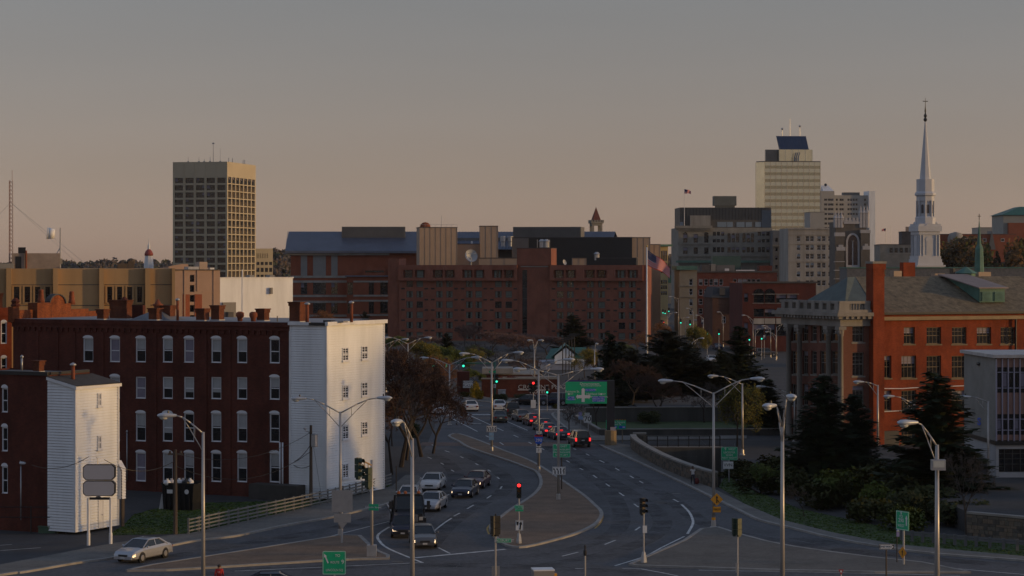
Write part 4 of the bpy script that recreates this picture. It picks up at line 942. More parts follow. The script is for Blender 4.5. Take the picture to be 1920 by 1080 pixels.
# --- low buildings between the crossing and the hotel
def textobj(parent, body, loc, size, mtl, align='CENTER', rz=0.0, sx=1.0, name='lettering', off=0.0):
    cu = bpy.data.curves.new(name, 'FONT'); cu.body = body; cu.size = size; cu.align_x = align; cu.align_y = 'CENTER'; cu.extrude = .004; cu.offset = off
    cu.resolution_u = 3; cu.materials.append(mtl)
    o = bpy.data.objects.new(name, cu); COL.objects.link(o); o.parent = parent; o.location = loc; o.rotation_euler = (R(90), 0, rz); o.scale = (sx, 1, 1); return o
F = fr_px(903, gd(745), 0); sw = F.empty('sign_wall', 'low brick sign wall with white hotel lettering behind the crossing', 'sign wall')
w = F.fx(1046); zt_ = F.z(711,0,0); MB().box(0, w, 0, .5, 0, zt_).build('brick_wall', brick_row, sw); MB().box(-.08, w+.08, -.08, .58, zt_, zt_+.18).build('coping', conc_m, sw)
textobj(sw, 'CROWNE PLAZA', (F.fx(971), -.02, F.z(726,0,0)), .92, mat('weathered_letter', (.5,.5,.5), .6, .1, 1), 'LEFT', sx=1.15); textobj(sw, 'HOTEL', (F.fx(993), -.02, F.z(735,0,0)), .62, white_sg, 'LEFT', sx=1.3)
MB().box(F.fx(971), F.fx(1030), -.03, -.003, F.z(731,0,0)-.05, F.z(731,0,0)+.05).build('underline', white_sg, sw)
F = fr_px(857, gd(740), 0); bp = F.empty('brick_pier', 'square brick gate pier with white hotel sign left of the sign wall', 'pier'); w = F.fx(880); MB().box(0,w,0,2,0,F.z(697,0,0)).build('brick_wall', brick_row, bp)
MB().box(F.fx(868),F.fx(886),-.25,-.1,F.z(727,0,0),F.z(714,0,0)).build('sign_panel', white_sg, bp); textobj(bp, 'CROWNE\nPLAZA', (F.fx(877),-.28,F.z(720,0,0)), .5, black_m)
F, e, w, z1 = block('low_pavilion', 'low flat-roofed pavilion with pale fascia behind the sign wall', 905, 1010, 703, 385, brick_row, 14, 0, cap=conc_m)
MB().box(F.fx(904), F.fx(962), -.8, 6, z1+.25, z1+1.15).build('fascia', conc_m, e); MB().box(F.fx(940), F.fx(1044), -1.6, 2, F.z(713,0,0), F.z(706,0,0)).build('canopy', conc_m, e)
F = fr_px(1011, 430, 0); gs = F.empty('shop', 'small white shop with green hipped roof and gable behind the green billboard', 'building'); w = F.fx(1112); zs = F.z(679,0,0)
m = MB(); shell(m, 0, w, 0, 10, 0, zs); m.build('wall', mat('white_stucco', (.36,.37,.42), .8, .15, .5), gs)
green_r = mat('green_metal_roof', (.025,.12,.088), .5, .2, .8)
ga, gb_, zg0, zg1 = F.fx(1040,1), F.fx(1076,1), F.z(676,0,1), F.z(645.5,0,1); gm_ = (ga+gb_)/2+.3; zgm = F.z(662,0,1)
m = MB(); m.add([(ga,-.4,zs),(gb_,-.4,zs),(gb_,-.4,F.z(664,0,1)),(gm_,-.4,F.z(651,0,1)),(ga,-.4,F.z(667,0,1))], [(0,1,2,3,4)]); m.box(ga,gb_,-.39,6,zs-.3,F.z(668,0,1)); m.build('gable_wall', white_s, gs)
m = MB(); ztp = F.z(645.5,0,1); xs_ = F.fx(1022,1); xe = F.fx(1100,1)
m.add([(ga-.6,-.7,F.z(668,0,1)),(gm_,-.7,ztp),(gb_+.8,-.7,F.z(664,0,1)),(ga-.6,9,F.z(668,0,1)),(gm_,9,ztp),(gb_+.8,9,F.z(664,0,1))], [(0,1,4,3),(1,2,5,4)])
m.add([(gb_-1,.2,F.z(655,0,1)),(xe,.2,F.z(672.5,0,1)),(xe,5,F.z(652.5,0,1)),(gb_-1,5,F.z(652.5,0,1)),(gm_,.1,F.z(672.5,0,1))], [(4,1,2,3,0)])
m.add([(xs_,.2,F.z(672.5,0,1)),(ga,.2,F.z(672.5,0,1)),(gm_,5,F.z(653,0,1)),(xs_+1.2,5,F.z(655,0,1))], [(0,1,2,3)]); m.build('green_roof', green_r, gs)
MB().box(F.fx(1078,0),xe,-.2,.1,F.z(677,0,1),F.z(673,0,1)).build('fascia', white_t, gs); MB().box(F.fx(1100),F.fx(1120),2,8,0,F.z(657,0,2)).build('brick_end', brick_row, gs); MB().box(F.fx(1099,1.5),F.fx(1120,1.5),1.5,2,F.z(666,0,2),F.z(654,0,2)).build('grey_fascia', conc_m, gs)
# ------------------------------------------------------------------ downtown skyline on the right
def grid_wins(F, cols, rows, x0=0.0, style='plain', hw=1.0, yy=0.0, seed=0):
    out = []
    for c in cols:
        x = F.fx(c, yy)
        for ya, yb in rows: out.append((x-hw-x0, F.z(yb, x, yy), hw*2, F.z(ya, x, yy)-F.z(yb, x, yy), style))
    return out
def tower(F, e, x1, zt, dep, ws, mtl, rec=.25, part='wall', seed=1, z0=0):
    mb = MB(); facade(mb, e, (0,0), (1,0), x1, z0, zt, ws, rec, seed); shell(mb, 0, x1, 0, dep, z0, zt, 'f'); return mb.build(part, mtl, e)

# --- glass tower with blue sloped crown
gold_glass = mat('gold_reflective_glass', (0.66, 0.62, 0.46), 0.16, 0.15, 0.12, metal=0.75)
gold_band = mat('bright_spandrel_glass', (0.70, 0.67, 0.52), 0.3, 0.1, 0.12, metal=0.7)
F = fr_px(1434, 1250, 6); gt = F.empty('glass_tower', 'tall gold glass office tower with blue sloping crown on the right skyline', 'building')
x1 = F.fx(1538); zt = F.z(303.5,0,0); xl = -F.fx(1422)*-1
xl = F.fx(1422.5); mb = MB()
body = MB(); body.add([(xl,6,0),(0,0,0),(x1,0,0),(x1+.5,5,0),(x1+.5,9,0),(xl,9,0),(xl,6,zt),(0,0,zt),(x1,0,zt),(x1+.5,5,zt),(x1+.5,9,zt),(xl,9,zt)],
    [(0,1,7,6),(1,2,8,7),(2,3,9,8),(3,4,10,9),(4,5,11,10),(5,0,6,11),(6,7,8,9,10,11)]); body.build('glass_wall', gold_glass, gt)
nf = 10; zb = F.z(430,0,0); fh = (zt - zb)/nf
pm = MB().box(0.06, x1/10-.06, -.05, .05, .06, fh*.52-.06).mesh('spandrel_pane', gold_band)
pm2 = MB().box(0.06, x1/10-.06, -.03, .05, .06, fh*.48-.06).mesh('vision_pane', mat('vision_glass', (.34,.33,.25), .1, .2, .2, metal=.75))
rr = random.Random(4)
for f in range(nf+4):
    for i in range(10):
        z = zt - (f+1)*fh
        link('spandrel_pane', pm, gt, (x1*i/10, 0, z + fh*.48)).rotation_euler = (rr.uniform(-.004,.004), 0, rr.uniform(-.006,.006))
        link('vision_pane', pm2, gt, (x1*i/10, 0, z)).rotation_euler = (rr.uniform(-.006,.006), 0, rr.uniform(-.01,.01))
m = MB()
for i in range(11): m.box(x1*i/10-.09, x1*i/10+.09, -.14, -.06, 0, zt)
m.build('mullion', mat('tower_mullion', (.45,.36,.25), .5, .1, .5), gt); MB().add([(xl-.1,5.9,zt),(-.1,-.1,zt),(x1+.1,-.1,zt),(x1+.6,5,zt),(xl-.1,5.9,zt+.5),(-.1,-.1,zt+.5),(x1+.1,-.1,zt+.5),(x1+.6,5,zt+.5)], [(0,1,5,4),(1,2,6,5),(2,3,7,6),(4,5,6,7)]).build('coping', tar_roof, gt)
a, b = F.fx(1437,5), F.fx(1523,5); zu = F.z(280,0,5); m = MB(); shell(m, F.fx(1461,5), b, 5, 9, zt, zu); m.build('upper_glass_wall', gold_glass, gt); m = MB(); shell(m, a, F.fx(1461,5), 7, 9, zt, zu); m.build('upper_dark_wall', mat('blue_grey_glass', (.09,.10,.11), .2, .15, .3, metal=.3), gt)
m = MB()
for i in range(6): x = F.fx(1461,5)+(b-F.fx(1461,5))*i/5; m.box(x-.15, x+.15, 4.85, 4.99, zt, zu)
m.build('upper_mullion', gold_band, gt)
c0, c1, c2, c3 = F.fx(1463,6), F.fx(1516,6), F.fx(1457,9), F.fx(1512,9); zv = F.z(254.5,0,9)
m = MB(); m.add([(c0,6,zu),(c1,6,zu),(c3,11,zv),(c2,11,zv),(c0,9,zu),(c1,9,zu),(c3,11.5,zv),(c2,11.5,zv)], [(0,1,2,3),(1,5,6,2),(5,4,7,6),(4,0,3,7),(3,2,6,7)])
for i in range(13): t = i/12; m.obox((c0+(c1-c0)*t-.1,5.95,zu),(.2,0,0),((c2-c0)+(c3-c1-c2+c0)*t,5,zv-zu),(0,-.15,.1))
m.build('sloped_crown', mat('blue_crown_metal', (.035,.06,.12), .4, .2, .3, metal=.3), gt)
for a_, h_, ball in ((1467.5,4,1),(1482,9.5,0),(1500.5,5.5,1)):
    x = F.fx(a_,10); m = MB().tube((x,11,zv),(x,11,zv+h_),.18,.1,5)
    if ball: m.ell((x,11,zv+h_), .7,.7,.7, 6, 4)
    m.build('antenna', galv, gt)
m = MB()
for i in range(3): x = F.fx(1489+i*3.4,2); m.box(x,x+.5,2,2.6,zt,zt+2.6).obox((x,2,zt+2.4),(.4,0,0),(0,.4,0),(1.0,0,3.0))
m.build('window_cleaning_crane', mat('crane_blue', (.03,.08,.2), .5, .2, 1), gt)

# --- white apartment towers behind
wtow = mat('pale_precast', (0.36, 0.345, 0.32), 0.8, 0.1, 0.1)
F = fr_px(1538, 1330, 6); wt = F.empty('white_apartment_tower', 'pale grey high-rise with small square windows right of the glass tower', 'building'); x1 = F.fx(1629); zt = F.z(366,0,0)
rows = [(372.5+8.9*i, 376.5+8.9*i) for i in range(13)]; ws = grid_wins(F, [1569,1576,1580,1591,1596,1601,1606,1622], rows, 0, 'plain', .62)
tower(F, wt, x1, zt, 16, ws, wtow, .3, 'wall', 3)
xs = F.fx(1563); zs = F.z(358,0,-2); ws = [(x, z, w, h, s) for x, z, w, h, s in grid_wins(F, [1548,1555,1560], rows, 0, 'plain', .9, -2)]
mb = MB(); facade(mb, wt, (0,-2), (1,0), xs, 0, zs, ws, .3, 5); shell(mb, 0, xs, -2, 0, 0, zs, 'f'); mb.build('stair_wing', wtow, wt)
m = MB(); a, b, z0, z1 = F.fx(1541,2), F.fx(1561,2), zs, F.z(347.5,0,2); m.add([(a,-1.5,z0),(b,-1.5,z0),(b-2,4,z1),(a,4,z1),(b,5,z0),(a,5,z0)], [(0,1,2,3),(1,4,2),(2,4,5,3),(0,3,5)]); m.build('sloped_crown', white_t, wt); MB().ell((F.fx(1548,2),2,z1+.3),.9,.9,.9,6,4).build('roof_ball', black_m, wt)
MB().box(F.fx(1582,4),F.fx(1612,4),4,9,zt,F.z(360.5,0,4)).build('roof_unit', greycor, wt); MB().box(x1-.5,F.fx(1639),-2.5,10,0,F.z(358,0,0)).build('end_slab', white_s, wt)
F = fr_px(1519, 1100, 4); block('plain_annex', 'plain pale annex at the foot of the glass tower', 1519, 1546, 398, 1100, wtow, 14, 4)

# --- grey classical block with modern top
F = fr_px(1272, 1000, 2); gc = F.empty('classical_office_block', 'grey stone office block with arched windows, heavy cornice and dark glass penthouse', 'building'); x1 = F.fx(1448); zt = F.z(427,0,0)
dark_st = mat('dark_rusticated_stone', (.16,.15,.14), .9, .25, .3)
xa = F.fx(1335); ws = grid_wins(F, [1285,1304.5,1324.5], [(439,455),(464,476)], 0, 'plain', .95)
for c in (1339.5,1347,1355,1424,1431.5,1440): ws += grid_wins(F, [c], [(434.5,442),(448.5,454.5),(463.5,473)], 0, 'plain', .72)
for c in (1367,1375,1383,1395,1403,1411): ws += grid_wins(F, [c], [(440,454.5),(463.5,473.5)], 0, 'plain', .72)
tower(F, gc, x1, zt, 30, ws, stone_g, .35, 'stone_wall', 2)
m = MB(); m.box(-1.6, xa, -1.6, 1, zt-.2, zt+.9).box(-1.0, xa-.2, -1.0, -.01, zt-1.2, zt-.2)
for i in range(18): m.box(-1.2+i*.87, -.8+i*.87, -1.45, -.1, zt-.75, zt-.2)
m.box(-.35,xa,-.4,-.01,F.z(457,0,0)-.3,F.z(457,0,0)+.3).box(-.5, x1, -.6, -.01, F.z(481,0,0), F.z(478,0,0)); m.build('cornice', stone_g, gc)
for c in (1285,1324.5,1367,1375,1383,1395,1403,1411):
    r_ = .95 if c < 1330 else .72; x = F.fx(c); z = F.z(439 if c < 1330 else 440,x,0); n = 8; m = MB(); pts = [(x-r_*math.cos(math.pi*i/n), z+r_*math.sin(math.pi*i/n)) for i in range(n+1)]
    m.add([(a,-.05,b) for a,b in pts], [tuple(range(n+1))]); m.build('arched_fanlight', glass_d, gc)
F2z = F.z(479,0,0); MB().box(-1.2, x1, -2.4, -.61, F2z-3.2, F2z-2.2).build('copper_cornice', copper_m, gc)
zp = F.z(389,0,4); m = MB(); a, b = F.fx(1275,4), F.fx(1446,4); shell(m, a, b, 4, 26, zt, zp); m.build('penthouse', mat('brown_metal_panels', (.085,.078,.07), .6, .15, .2), gc)
m = MB()
for i in range(28): x = a+(b-a)*i/28; m.box(x,x+.18,3.8,4,zt+3.6,zp)
m.build('penthouse_rib', blackpanel, gc)
for p0, p1 in ((1275,1281),(1345,1362),(1363,1374),(1381,1396),(1398,1410),(1416,1427)): MB().box(F.fx(p0,4),F.fx(p1,4),3.85,4.0,zt+.4,zt+2.6).build('penthouse_window', mat('pale_blue_glass', (.18,.24,.30), .15, .15, .5), gc)
MB().box(F.fx(1428,4),F.fx(1446,4),3.7,4.0,zt+.2,F.z(394,0,4)).build('blue_panel', mat('blue_panel', (.04,.07,.12), .4, .2, .5), gc)
MB().box(F.fx(1339,6),F.fx(1381,6),6,12,zp+.9,F.z(367.5,0,6)).box(F.fx(1343,6),F.fx(1378,6),6.5,11,zp,zp+.9).build('roof_house', mat('grey_roof_house', (.12,.13,.12), .7, .2, .4), gc)
MB().box(F.fx(1294,2),F.fx(1332,2),1.5,3.8,zt,F.z(404,0,2)).build('plant_box', conc_m, gc)
p = Wp(1283, 427, 1002)
fp2 = empty('rooftop_flagpole', (p.x, p.y, zt+.8), 0, 'distant flagpole with small flag on the grey classical block', 'flag'); MB().tube((0,0,0),(0,0,16.6),.14,.08,6).build('pole', white_t, fp2)
def flag_mesh(w, h, sag, stars=True, seed=1):
    """waving flag hung from x=0: canton, thirteen stripes, stars; returns face groups red, white, blue"""
    m = MB(); nx, ny = 26, 13
    def P(i, j):
        u, v = i/nx, j/ny
        return (u*w*.86, math.sin(u*9+v*1.2)*.10*w*u**.6, -v*h*(1-.35*u) - sag*u**1.15 - .06*h*math.sin(u*7))
    for i in range(nx):
        for j in range(ny):
            canton = i < nx*.36 and j < 7
            m.cur = 2 if canton else (j % 2)
            m.quad(P(i,j+1), P(i+1,j+1), P(i+1,j), P(i,j))
    if stars:
        m.cur = 1
        for a in range(9):
            for b in range(6 if a % 2 == 0 else 5):
                u, v = (b+.5+(.5 if a % 2 else 0))/6.2*.4, (a+.6)/9.6*7/13
                c = Vector((u*w*.86, math.sin(u*9+v*1.2)*.10*w*u**.6-.03, -v*h*(1-.35*u) - sag*u**1.15 - .06*h*math.sin(u*7))); r_ = h*.017
                m.quad(*[c + Vector((r_*math.cos(t*1.5708), 0, r_*math.sin(t*1.5708))) for t in range(4)])
    return m
flagm = [mat('flag_red', (.60,.012,.016), .8, .1, 2), mat('flag_white', (.5,.5,.52), .8, .1, 2), mat('flag_blue', (.012,.016,.09), .8, .1, 2)]
f_ = flag_mesh(3.4, 2.0, 1.0, False).build('flag', flagm, fp2, True); f_.location = (0,0,16.4)
# --- pale office and rounded bay
F = fr_px(1449, 990, 0); m = MB(); cb = F.empty('curved_bay_block', 'narrow blue-grey block with rounded bay between the two stone offices', 'building'); x1 = F.fx(1478); zt = F.z(432,0,0); ws = grid_wins(F, [1456,1467], [(446,454),(464,471),(480,487),(497,504),(513,520)], 0, 'plain', .55); tower(F, cb, x1, zt, 16, ws, mat('blue_grey_stone', (.15,.155,.165), .85, .15, .3), .3)
MB().box(-.3,x1+.3,-.6,.0,F.z(462,0,0),F.z(459,0,0)).build('band', stone_g, cb)
F = fr_px(1478, 960, 3); po = F.empty('pale_office_block', 'pale stone office block with regular dark windows left of the gothic tower', 'building'); x1 = F.fx(1574); zt = F.z(428,0,0)
rows = [(442.5+16.6*i, 452.5+16.6*i) for i in range(6)]; ws = grid_wins(F, [1497,1514,1522.5,1535.5,1544.5,1556.5,1566], rows, 0, 'plainw', .82); tower(F, po, x1, zt, 22, ws, stone_l, .3, 'stone_wall', 6)
m = MB(); m.box(-.4,x1+.3,-.5,-.005,zt-.5,zt+.25)
for y in (439.5,457,490): m.box(-.2,x1+.1,-.22,-.004,F.z(y,0,0)-.2,F.z(y,0,0)+.2)
m.build('string_course', stone_l, po)

# --- sunlit cream block and street canyon buildings
F = fr_px(1237, 760, 14); cl = F.empty('cream_corner_building', 'tall cream corner building with green cornice glowing in sun beyond the flag', 'building'); x1 = F.fx(1252.5); zt = F.z(462,0,0)
ws = grid_wins(F, [1241,1245,1249], [(470,489),(493,499),(505,512),(525,532),(535,542),(546,553)], 0, 'plain', .3); tower(F, cl, x1, zt, 20, ws, mat('cream_stucco', (.48,.36,.17), .8, .15, .3), .25)
MB().box(-.5,x1+1.2,-1.2,20,zt,zt+.7).build('cornice', copper_m, cl)
F, e, w, z1 = block('street_building', 'narrow green-topped building deep in the street canyon', 1252, 1272, 519, 1150, stone_g, 20, 0)
ws = grid_wins(F, [1265,1270], [(525,531),(540,566)], 0, 'plain', 1.0)
for x, z, w_, h_, st in ws: put_window(e, (0,0), (1,0), x, z, w_, h_, st, -.05)
MB().box(F.fx(1253),F.fx(1262),-.3,6,z1-3,z1+.6).build('green_gable', green_r, e)
F = fr_px(1274, 640, 0); be = F.empty('beige_corner_building', 'narrow beige stone corner building at the head of the street', 'building'); x1 = F.fx(1307); zt = F.z(506,0,0); ws = grid_wins(F, [1295.5], [(523,535),(541,553),(560,573),(578,590)], 0, 'plainw', .48); tower(F, be, x1, zt, 20, ws, mat('beige_stone', (.27,.235,.18), .85, .15, .4), .3)
MB().box(-.8,x1,-.8,20,zt,zt+1.1).build('green_cornice', copper_m, be); MB().box(-.3,x1,-.3,-.005,F.z(537,0,0),F.z(535.5,0,0)).box(-.3,x1,-.3,-.005,F.z(557.5,0,0),F.z(556.5,0,0)).build('string_course', stone_g, be)
brick_dt = brickmat('downtown_brick', (.17,.045,.034), (.135,.036,.028), (.15,.09,.075), stain=.35)
F = fr_px(1306, 690, 0); rb = F.empty('red_brick_block', 'long red brick block with rows of pale-headed windows downtown', 'building'); x1 = F.fx(1457); zt = F.z(511,0,0)
ws = grid_wins(F, [1314,1324,1333.5,1342.5,1352,1378,1387.5,1396,1404.5,1413,1422], [(523,535),(542,554),(560,571),(578,589)], 0, 'plainw', .6); tower(F, rb, x1, zt, 22, ws, brick_dt, .25, 'brick_wall', 9)
MB().box(-.3,x1+.2,-.35,.3,zt,zt+.5).build('cornice', tar_roof, rb); 
for a, b, t, mt in ((1316,1332,496,tar_roof),(1333,1342,495,conc_m),(1343,1378,497,greycor),(1424,1448,498,brick_dt)): MB().box(F.fx(a,5),F.fx(b,5),5,12,zt,F.z(t,0,5)).build('roof_room', mt, rb)
MB().box(F.fx(1359.5,3),F.fx(1367,3),3,4,zt,F.z(503.5,0,3)).build('roof_unit', white_t, rb); MB().box(F.fx(1380,3),F.fx(1415,3),3,3.4,F.z(509.5,0,3),F.z(506,0,3)).build('roof_rail', white_t, rb)
MB().box(F.fx(1336,9),F.fx(1389,9),9,14,zt,F.z(480,0,9)).build('green_roof_room', mat('dull_green_metal', (.05,.1,.085), .6, .2, .5), rb)
F = fr_px(1336, 560, 4); ms = F.empty('mansard_house', 'dark brick house with slate mansard and chimney stack in front of the red block', 'building'); x1 = F.fx(1394); zt = F.z(558,0,0); ws = grid_wins(F, [1357], [(593,606)], 0, 'plainw', .48); tower(F, ms, x1, zt, 14, ws, brickmat('sooty_brick', (.13,.06,.045),(.1,.045,.035),(.12,.09,.07), stain=.3), .2, 'brick_wall')
m = MB(); a, z0, z1 = .8, zt, F.z(538,0,1); m.add([(-.3,-.3,z0),(x1+.3,-.3,z0),(x1-.5,1.4,z1),(.5,1.4,z1),(x1+.3,14,z0),(-.3,14,z0),(x1-.5,12,z1),(.5,12,z1)], [(0,1,2,3),(1,4,6,2),(5,0,3,7),(4,5,7,6),(3,2,6,7)]); m.build('mansard_roof', mat('dark_slate', (.045,.048,.055), .8, .25, 1), ms)
MB().box(F.fx(1369.5,-.6),F.fx(1379,-.6),-.6,.4,zt-4,F.z(528,0,0)).build('chimney', brick_ct, ms)
for c in (1354.5,1387.5): MB().box(F.fx(c)-.7,F.fx(c)+.7,-.3,.9,zt+.6,zt+2.4).build('dormer', frame_w if c > 1380 else tar_roof, ms)
F, e, w, z1 = block('white_slab', 'tall blank white slab tower standing before the dark mansard house', 1374.5, 1392.5, 556, 545, mat('violet_white_panel', (.42,.40,.45), .7, .08, .4), 3, 10, cat='tower')
F = fr_px(1392, 520, 3); rh = F.empty('brick_hall', 'dark red brick hall with two big arched windows behind the street lamps', 'building'); x1 = F.fx(1530); zt = F.z(531,0,0)
ws = grid_wins(F, [1423,1443.5,1465,1485], [(551,568),(579,594),(608,630)], 0, 'plain', 1.2) + grid_wins(F, [1399], [(550,566),(605,628)], 0, 'plain', .46); tower(F, rh, x1, zt, 20, ws, brickmat('maroon_brick', (.125,.027,.023), (.10,.022,.019), (.11,.06,.05), stain=.35), .3, 'brick_wall')
for c in (1423,1443.5,1465,1485):
    x = F.fx(c)
    for hw_, ya, yb in ((1.5,569,568.3),(1.6,552,551),(1.2,607.5,597)): MB().box(x-hw_,x+hw_,-.2,-.004,F.z(ya,0,0),F.z(yb,0,0)).build('stone_band', stone_l, rh)
for c in (1423,1443.5): 
    x = F.fx(c); z = F.z(551,0,0); n = 8; m = MB(); pts = [(x-1.2*math.cos(math.pi*i/n), z+1.2*math.sin(math.pi*i/n)) for i in range(n+1)]; m.add([(a,-.06,b) for a,b in pts], [tuple(range(n+1))]); m.build('arched_fanlight', glass_d, rh)
MB().box(-.2,x1+.2,-.3,.2,zt,zt+.4).build('cornice', tar_roof, rh)
F, e, w, z1 = block('narrow_shopfront', 'narrow pale-banded shop house at the street corner left of the mansard', 1328.5, 1337, 546, 600, brick_dt, 10, 0)
for y in (552,568,586,600): MB().box(-.2,w+.2,-.25,-.004,F.z(y,0,0)-.2,F.z(y,0,0)+.25).build('pale_band', stone_l, e)

# --- gothic church tower
F = fr_px(1567, 800, 4); go = F.empty('gothic_tower', 'dark stone gothic church tower with white tracery window and pinnacles', 'church tower')
goth = mat('gothic_brown_stone', (.13,.115,.10), .9, .3, .5); gl = mat('pale_tracery_stone', (.42,.41,.42), .8, .15, 1)
x1 = F.fx(1624); zt = F.z(416,0,0); zb = 0; xa, xb2 = F.fx(1586), F.fx(1611.5)
m = MB(); wall(m, (0,0), (1,0), x1, 0, zt, [(xa+.45, xb2-.45, F.z(496,0,0), F.z(452,0,0))], .9); shell(m, 0, x1, 0, 10.7, 0, zt, 'f')
for c0, c1, ty in ((1565,1582,441),(1613,1630,437)): m.box(F.fx(c0), F.fx(c1), -1.0, -.01, 0, F.z(ty,0,0))
m.build('stone_wall', goth, go)
zsp, zap = F.z(455,0,0), F.z(437,0,0); n = 10; m = MB(); hw = (xb2-xa)/2; xm = (xa+xb2)/2
def arch(r, k):                                   # pointed arch outline, left foot to right foot
    pts = [(xm-r, F.z(500,0,0)), (xm-r, zsp)]
    for i in range(1, n+1): t = i/n; pts.append((xm-r*math.cos(t*1.5708)**1.0, zsp+(zap-zsp)*k*math.sin(t*1.5708)))
    for i in range(n-1, -1, -1): t = i/n; pts.append((xm+r*math.cos(t*1.5708), zsp+(zap-zsp)*k*math.sin(t*1.5708)))
    pts.append((xm+r, F.z(500,0,0))); return pts
A, B = arch(hw, 1.0), arch(hw*.72, .80)
for i in range(len(A)-1): m.add([(A[i][0],-.3,A[i][1]),(A[i+1][0],-.3,A[i+1][1]),(B[i+1][0],-.3,B[i+1][1]),(B[i][0],-.3,B[i][1]),(A[i][0],0,A[i][1]),(A[i+1][0],0,A[i+1][1]),(B[i+1][0],.3,B[i+1][1]),(B[i][0],.3,B[i][1])], [(0,1,2,3),(4,5,1,0),(3,2,6,7)])
m.box(xm-.18,xm+.18,-.1,.2,F.z(497,0,0),zsp+.6).box(xa,xb2,-.35,.05,F.z(503,0,0),F.z(497,0,0)).lathe([(.5,0),(.5,.1)],(xm,-.2,zsp+.6),8); m.build('tracery_window', gl, go)
m = MB(); m.add([(x,-.02,z) for x,z in arch(hw*.72,.80)], [tuple(range(len(A)))]); m.build('stained_glass', mat('reddish_glass', (.07,.035,.03), .2, .5, 1.5), go)
m = MB()
for c in (1567,1572.5,1578,1614,1620,1626):
    x = F.fx(c); hgt = 400 if c < 1600 else 390; m.lathe([(.75,0),(.75,F.z(hgt+10,0,0)-zt+2),(.9,F.z(hgt+9,0,0)-zt+2),(.5,F.z(hgt+5,0,0)-zt+2),(.08,F.z(hgt-4,0,0)-zt+2)], (x,.3,zt-2), 6)
m.build('pinnacle', gl, go)
m = MB(); m.box(F.fx(1565)-.2,F.fx(1582)+.2,-1.15,-.02,F.z(443,0,0),F.z(436,0,0)).box(F.fx(1613)-.2,F.fx(1630)+.2,-1.15,-.02,F.z(437,0,0),F.z(431,0,0)); m.box(F.fx(1582),F.fx(1613),-.3,.4,zt-.7,zt+.2)
for c in (1585,1592,1599,1606): x = F.fx(c); m.box(x-.1,x+.75,-.25,.3,zt+.2,zt+1.5)
for c0,c1,ty in ((1567,1584,463),(1616,1630,461)): m.box(F.fx(c0),F.fx(c1),-1.15,-.02,F.z(ty+7,0,0),F.z(ty,0,0)).box(F.fx(c0)+.8,F.fx(c1)-.8,-1.15,-.02,F.z(ty,0,0),F.z(ty-4,0,0))
for ty in (490,506,522): m.box(F.fx(1563),F.fx(1583),-1.2,-.02,F.z(ty+1.5,0,0),F.z(ty,0,0))
m.build('white_stone_trim', gl, go)

# --- white steeple
D0 = 480; p = Wp(1735, 495, D0); st = empty('white_steeple', (p.x, p.y, 0), R(12), 'tall white colonial church steeple with clock and weathervane', 'steeple'); st.scale = (.87, .87, 1)
wst = mat('steeple_white_paint', (.50,.51,.54), .6, .08, .6)
k = D0/FPX; Zs = lambda y: CAMH - (y-HORY)*k
sq = math.sqrt(2)
def sqp(m, hw, y0, y1): m.box(-hw, hw, -hw, hw, Zs(y0), Zs(y1))
m = MB(); h0 = 24.5*k
sqp(m, 31*k, 560, 500); sqp(m, 33*k, 500, 497); sqp(m, 29*k, 497, 492); sqp(m, 27*k, 492, 486); sqp(m, 25.5*k, 486, 480); sqp(m, 22*k, 480, 440)
sqp(m, 24*k, 440, 434); sqp(m, 27*k, 434, 424); sqp(m, 25*k, 424, 420); m.build('lower_stage', wst, st)
pil = MB().tube((0,0,Zs(480)),(0,0,Zs(441)),1.7*k,1.4*k,8).mesh('pilaster', wst)
for sx in (-1,1):
    for sy in (-1,1):
        for q in (0,1): link('pilaster', pil, st, (sx*(21.5-q*7)*k, sy*23.5*k, 0)); link('pilaster', pil, st, (sx*23.5*k, sy*(20.5-q*7)*k, 0))
for a in (0,1,2,3):
    m = MB(); m.box(-8*k,8*k,-22.8*k,-22.1*k,Zs(478),Zs(450)); n = 8; pts = [(-9*k*math.cos(math.pi*i/n), Zs(450)+6*k*math.sin(math.pi*i/n)) for i in range(n+1)]
    m.add([(x,-23*k,z) for x,z in pts], [tuple(range(n+1))]); 
    for i in range(9): m.box(-6.5*k,6.5*k,-23.4*k,-22.8*k,Zs(477-i*2.9),Zs(475.6-i*2.9))
    o = m.build('louvre_panel', wst, st); o.rotation_euler.z = a*1.5708
    m = MB(); m.add([(-20*k,-26*k,Zs(430)),(20*k,-26*k,Zs(430)),(0,-26*k,Zs(416)),(-20*k,-24*k,Zs(430)),(20*k,-24*k,Zs(430)),(0,-24*k,Zs(416))], [(0,1,2),(5,4,3),(0,2,5,3),(1,4,5,2)]); o = m.build('pediment', wst, st); o.rotation_euler.z = a*1.5708
    m = MB(); cy_ = -31.3*k; n = 20; m.add([(12*k*math.cos(6.283*i/n), cy_, Zs(514)+12*k*math.sin(6.283*i/n)) for i in range(n)], [tuple(range(n))]); o = m.build('clock_face', black_m, st); o.rotation_euler.z = a*1.5708
    m = MB()
    for i in range(12): t = 6.283*i/12; m.box(9.5*k*math.cos(t)-.1, 9.5*k*math.cos(t)+.1, cy_-.08, cy_-.04, Zs(514)+9.5*k*math.sin(t)-.14, Zs(514)+9.5*k*math.sin(t)+.14)
    m.box(-.06,.06,cy_-.1,cy_-.05,Zs(514),Zs(506)).box(0,.7,cy_-.1,cy_-.05,Zs(514)-.06,Zs(514)+.06); m.build('clock_hands', mat('gilt', (.5,.35,.1), .4, .1, 1), o)
m = MB(); o8 = .5
m.lathe([(21.5*k,0),(21.5*k,Zs(408)-Zs(420)),(18.5*k,Zs(406)-Zs(420))], (0,0,Zs(420)), 8, o8)
m.lathe([(16.5*k,0),(16.5*k,Zs(372)-Zs(406))], (0,0,Zs(406)), 8, o8)
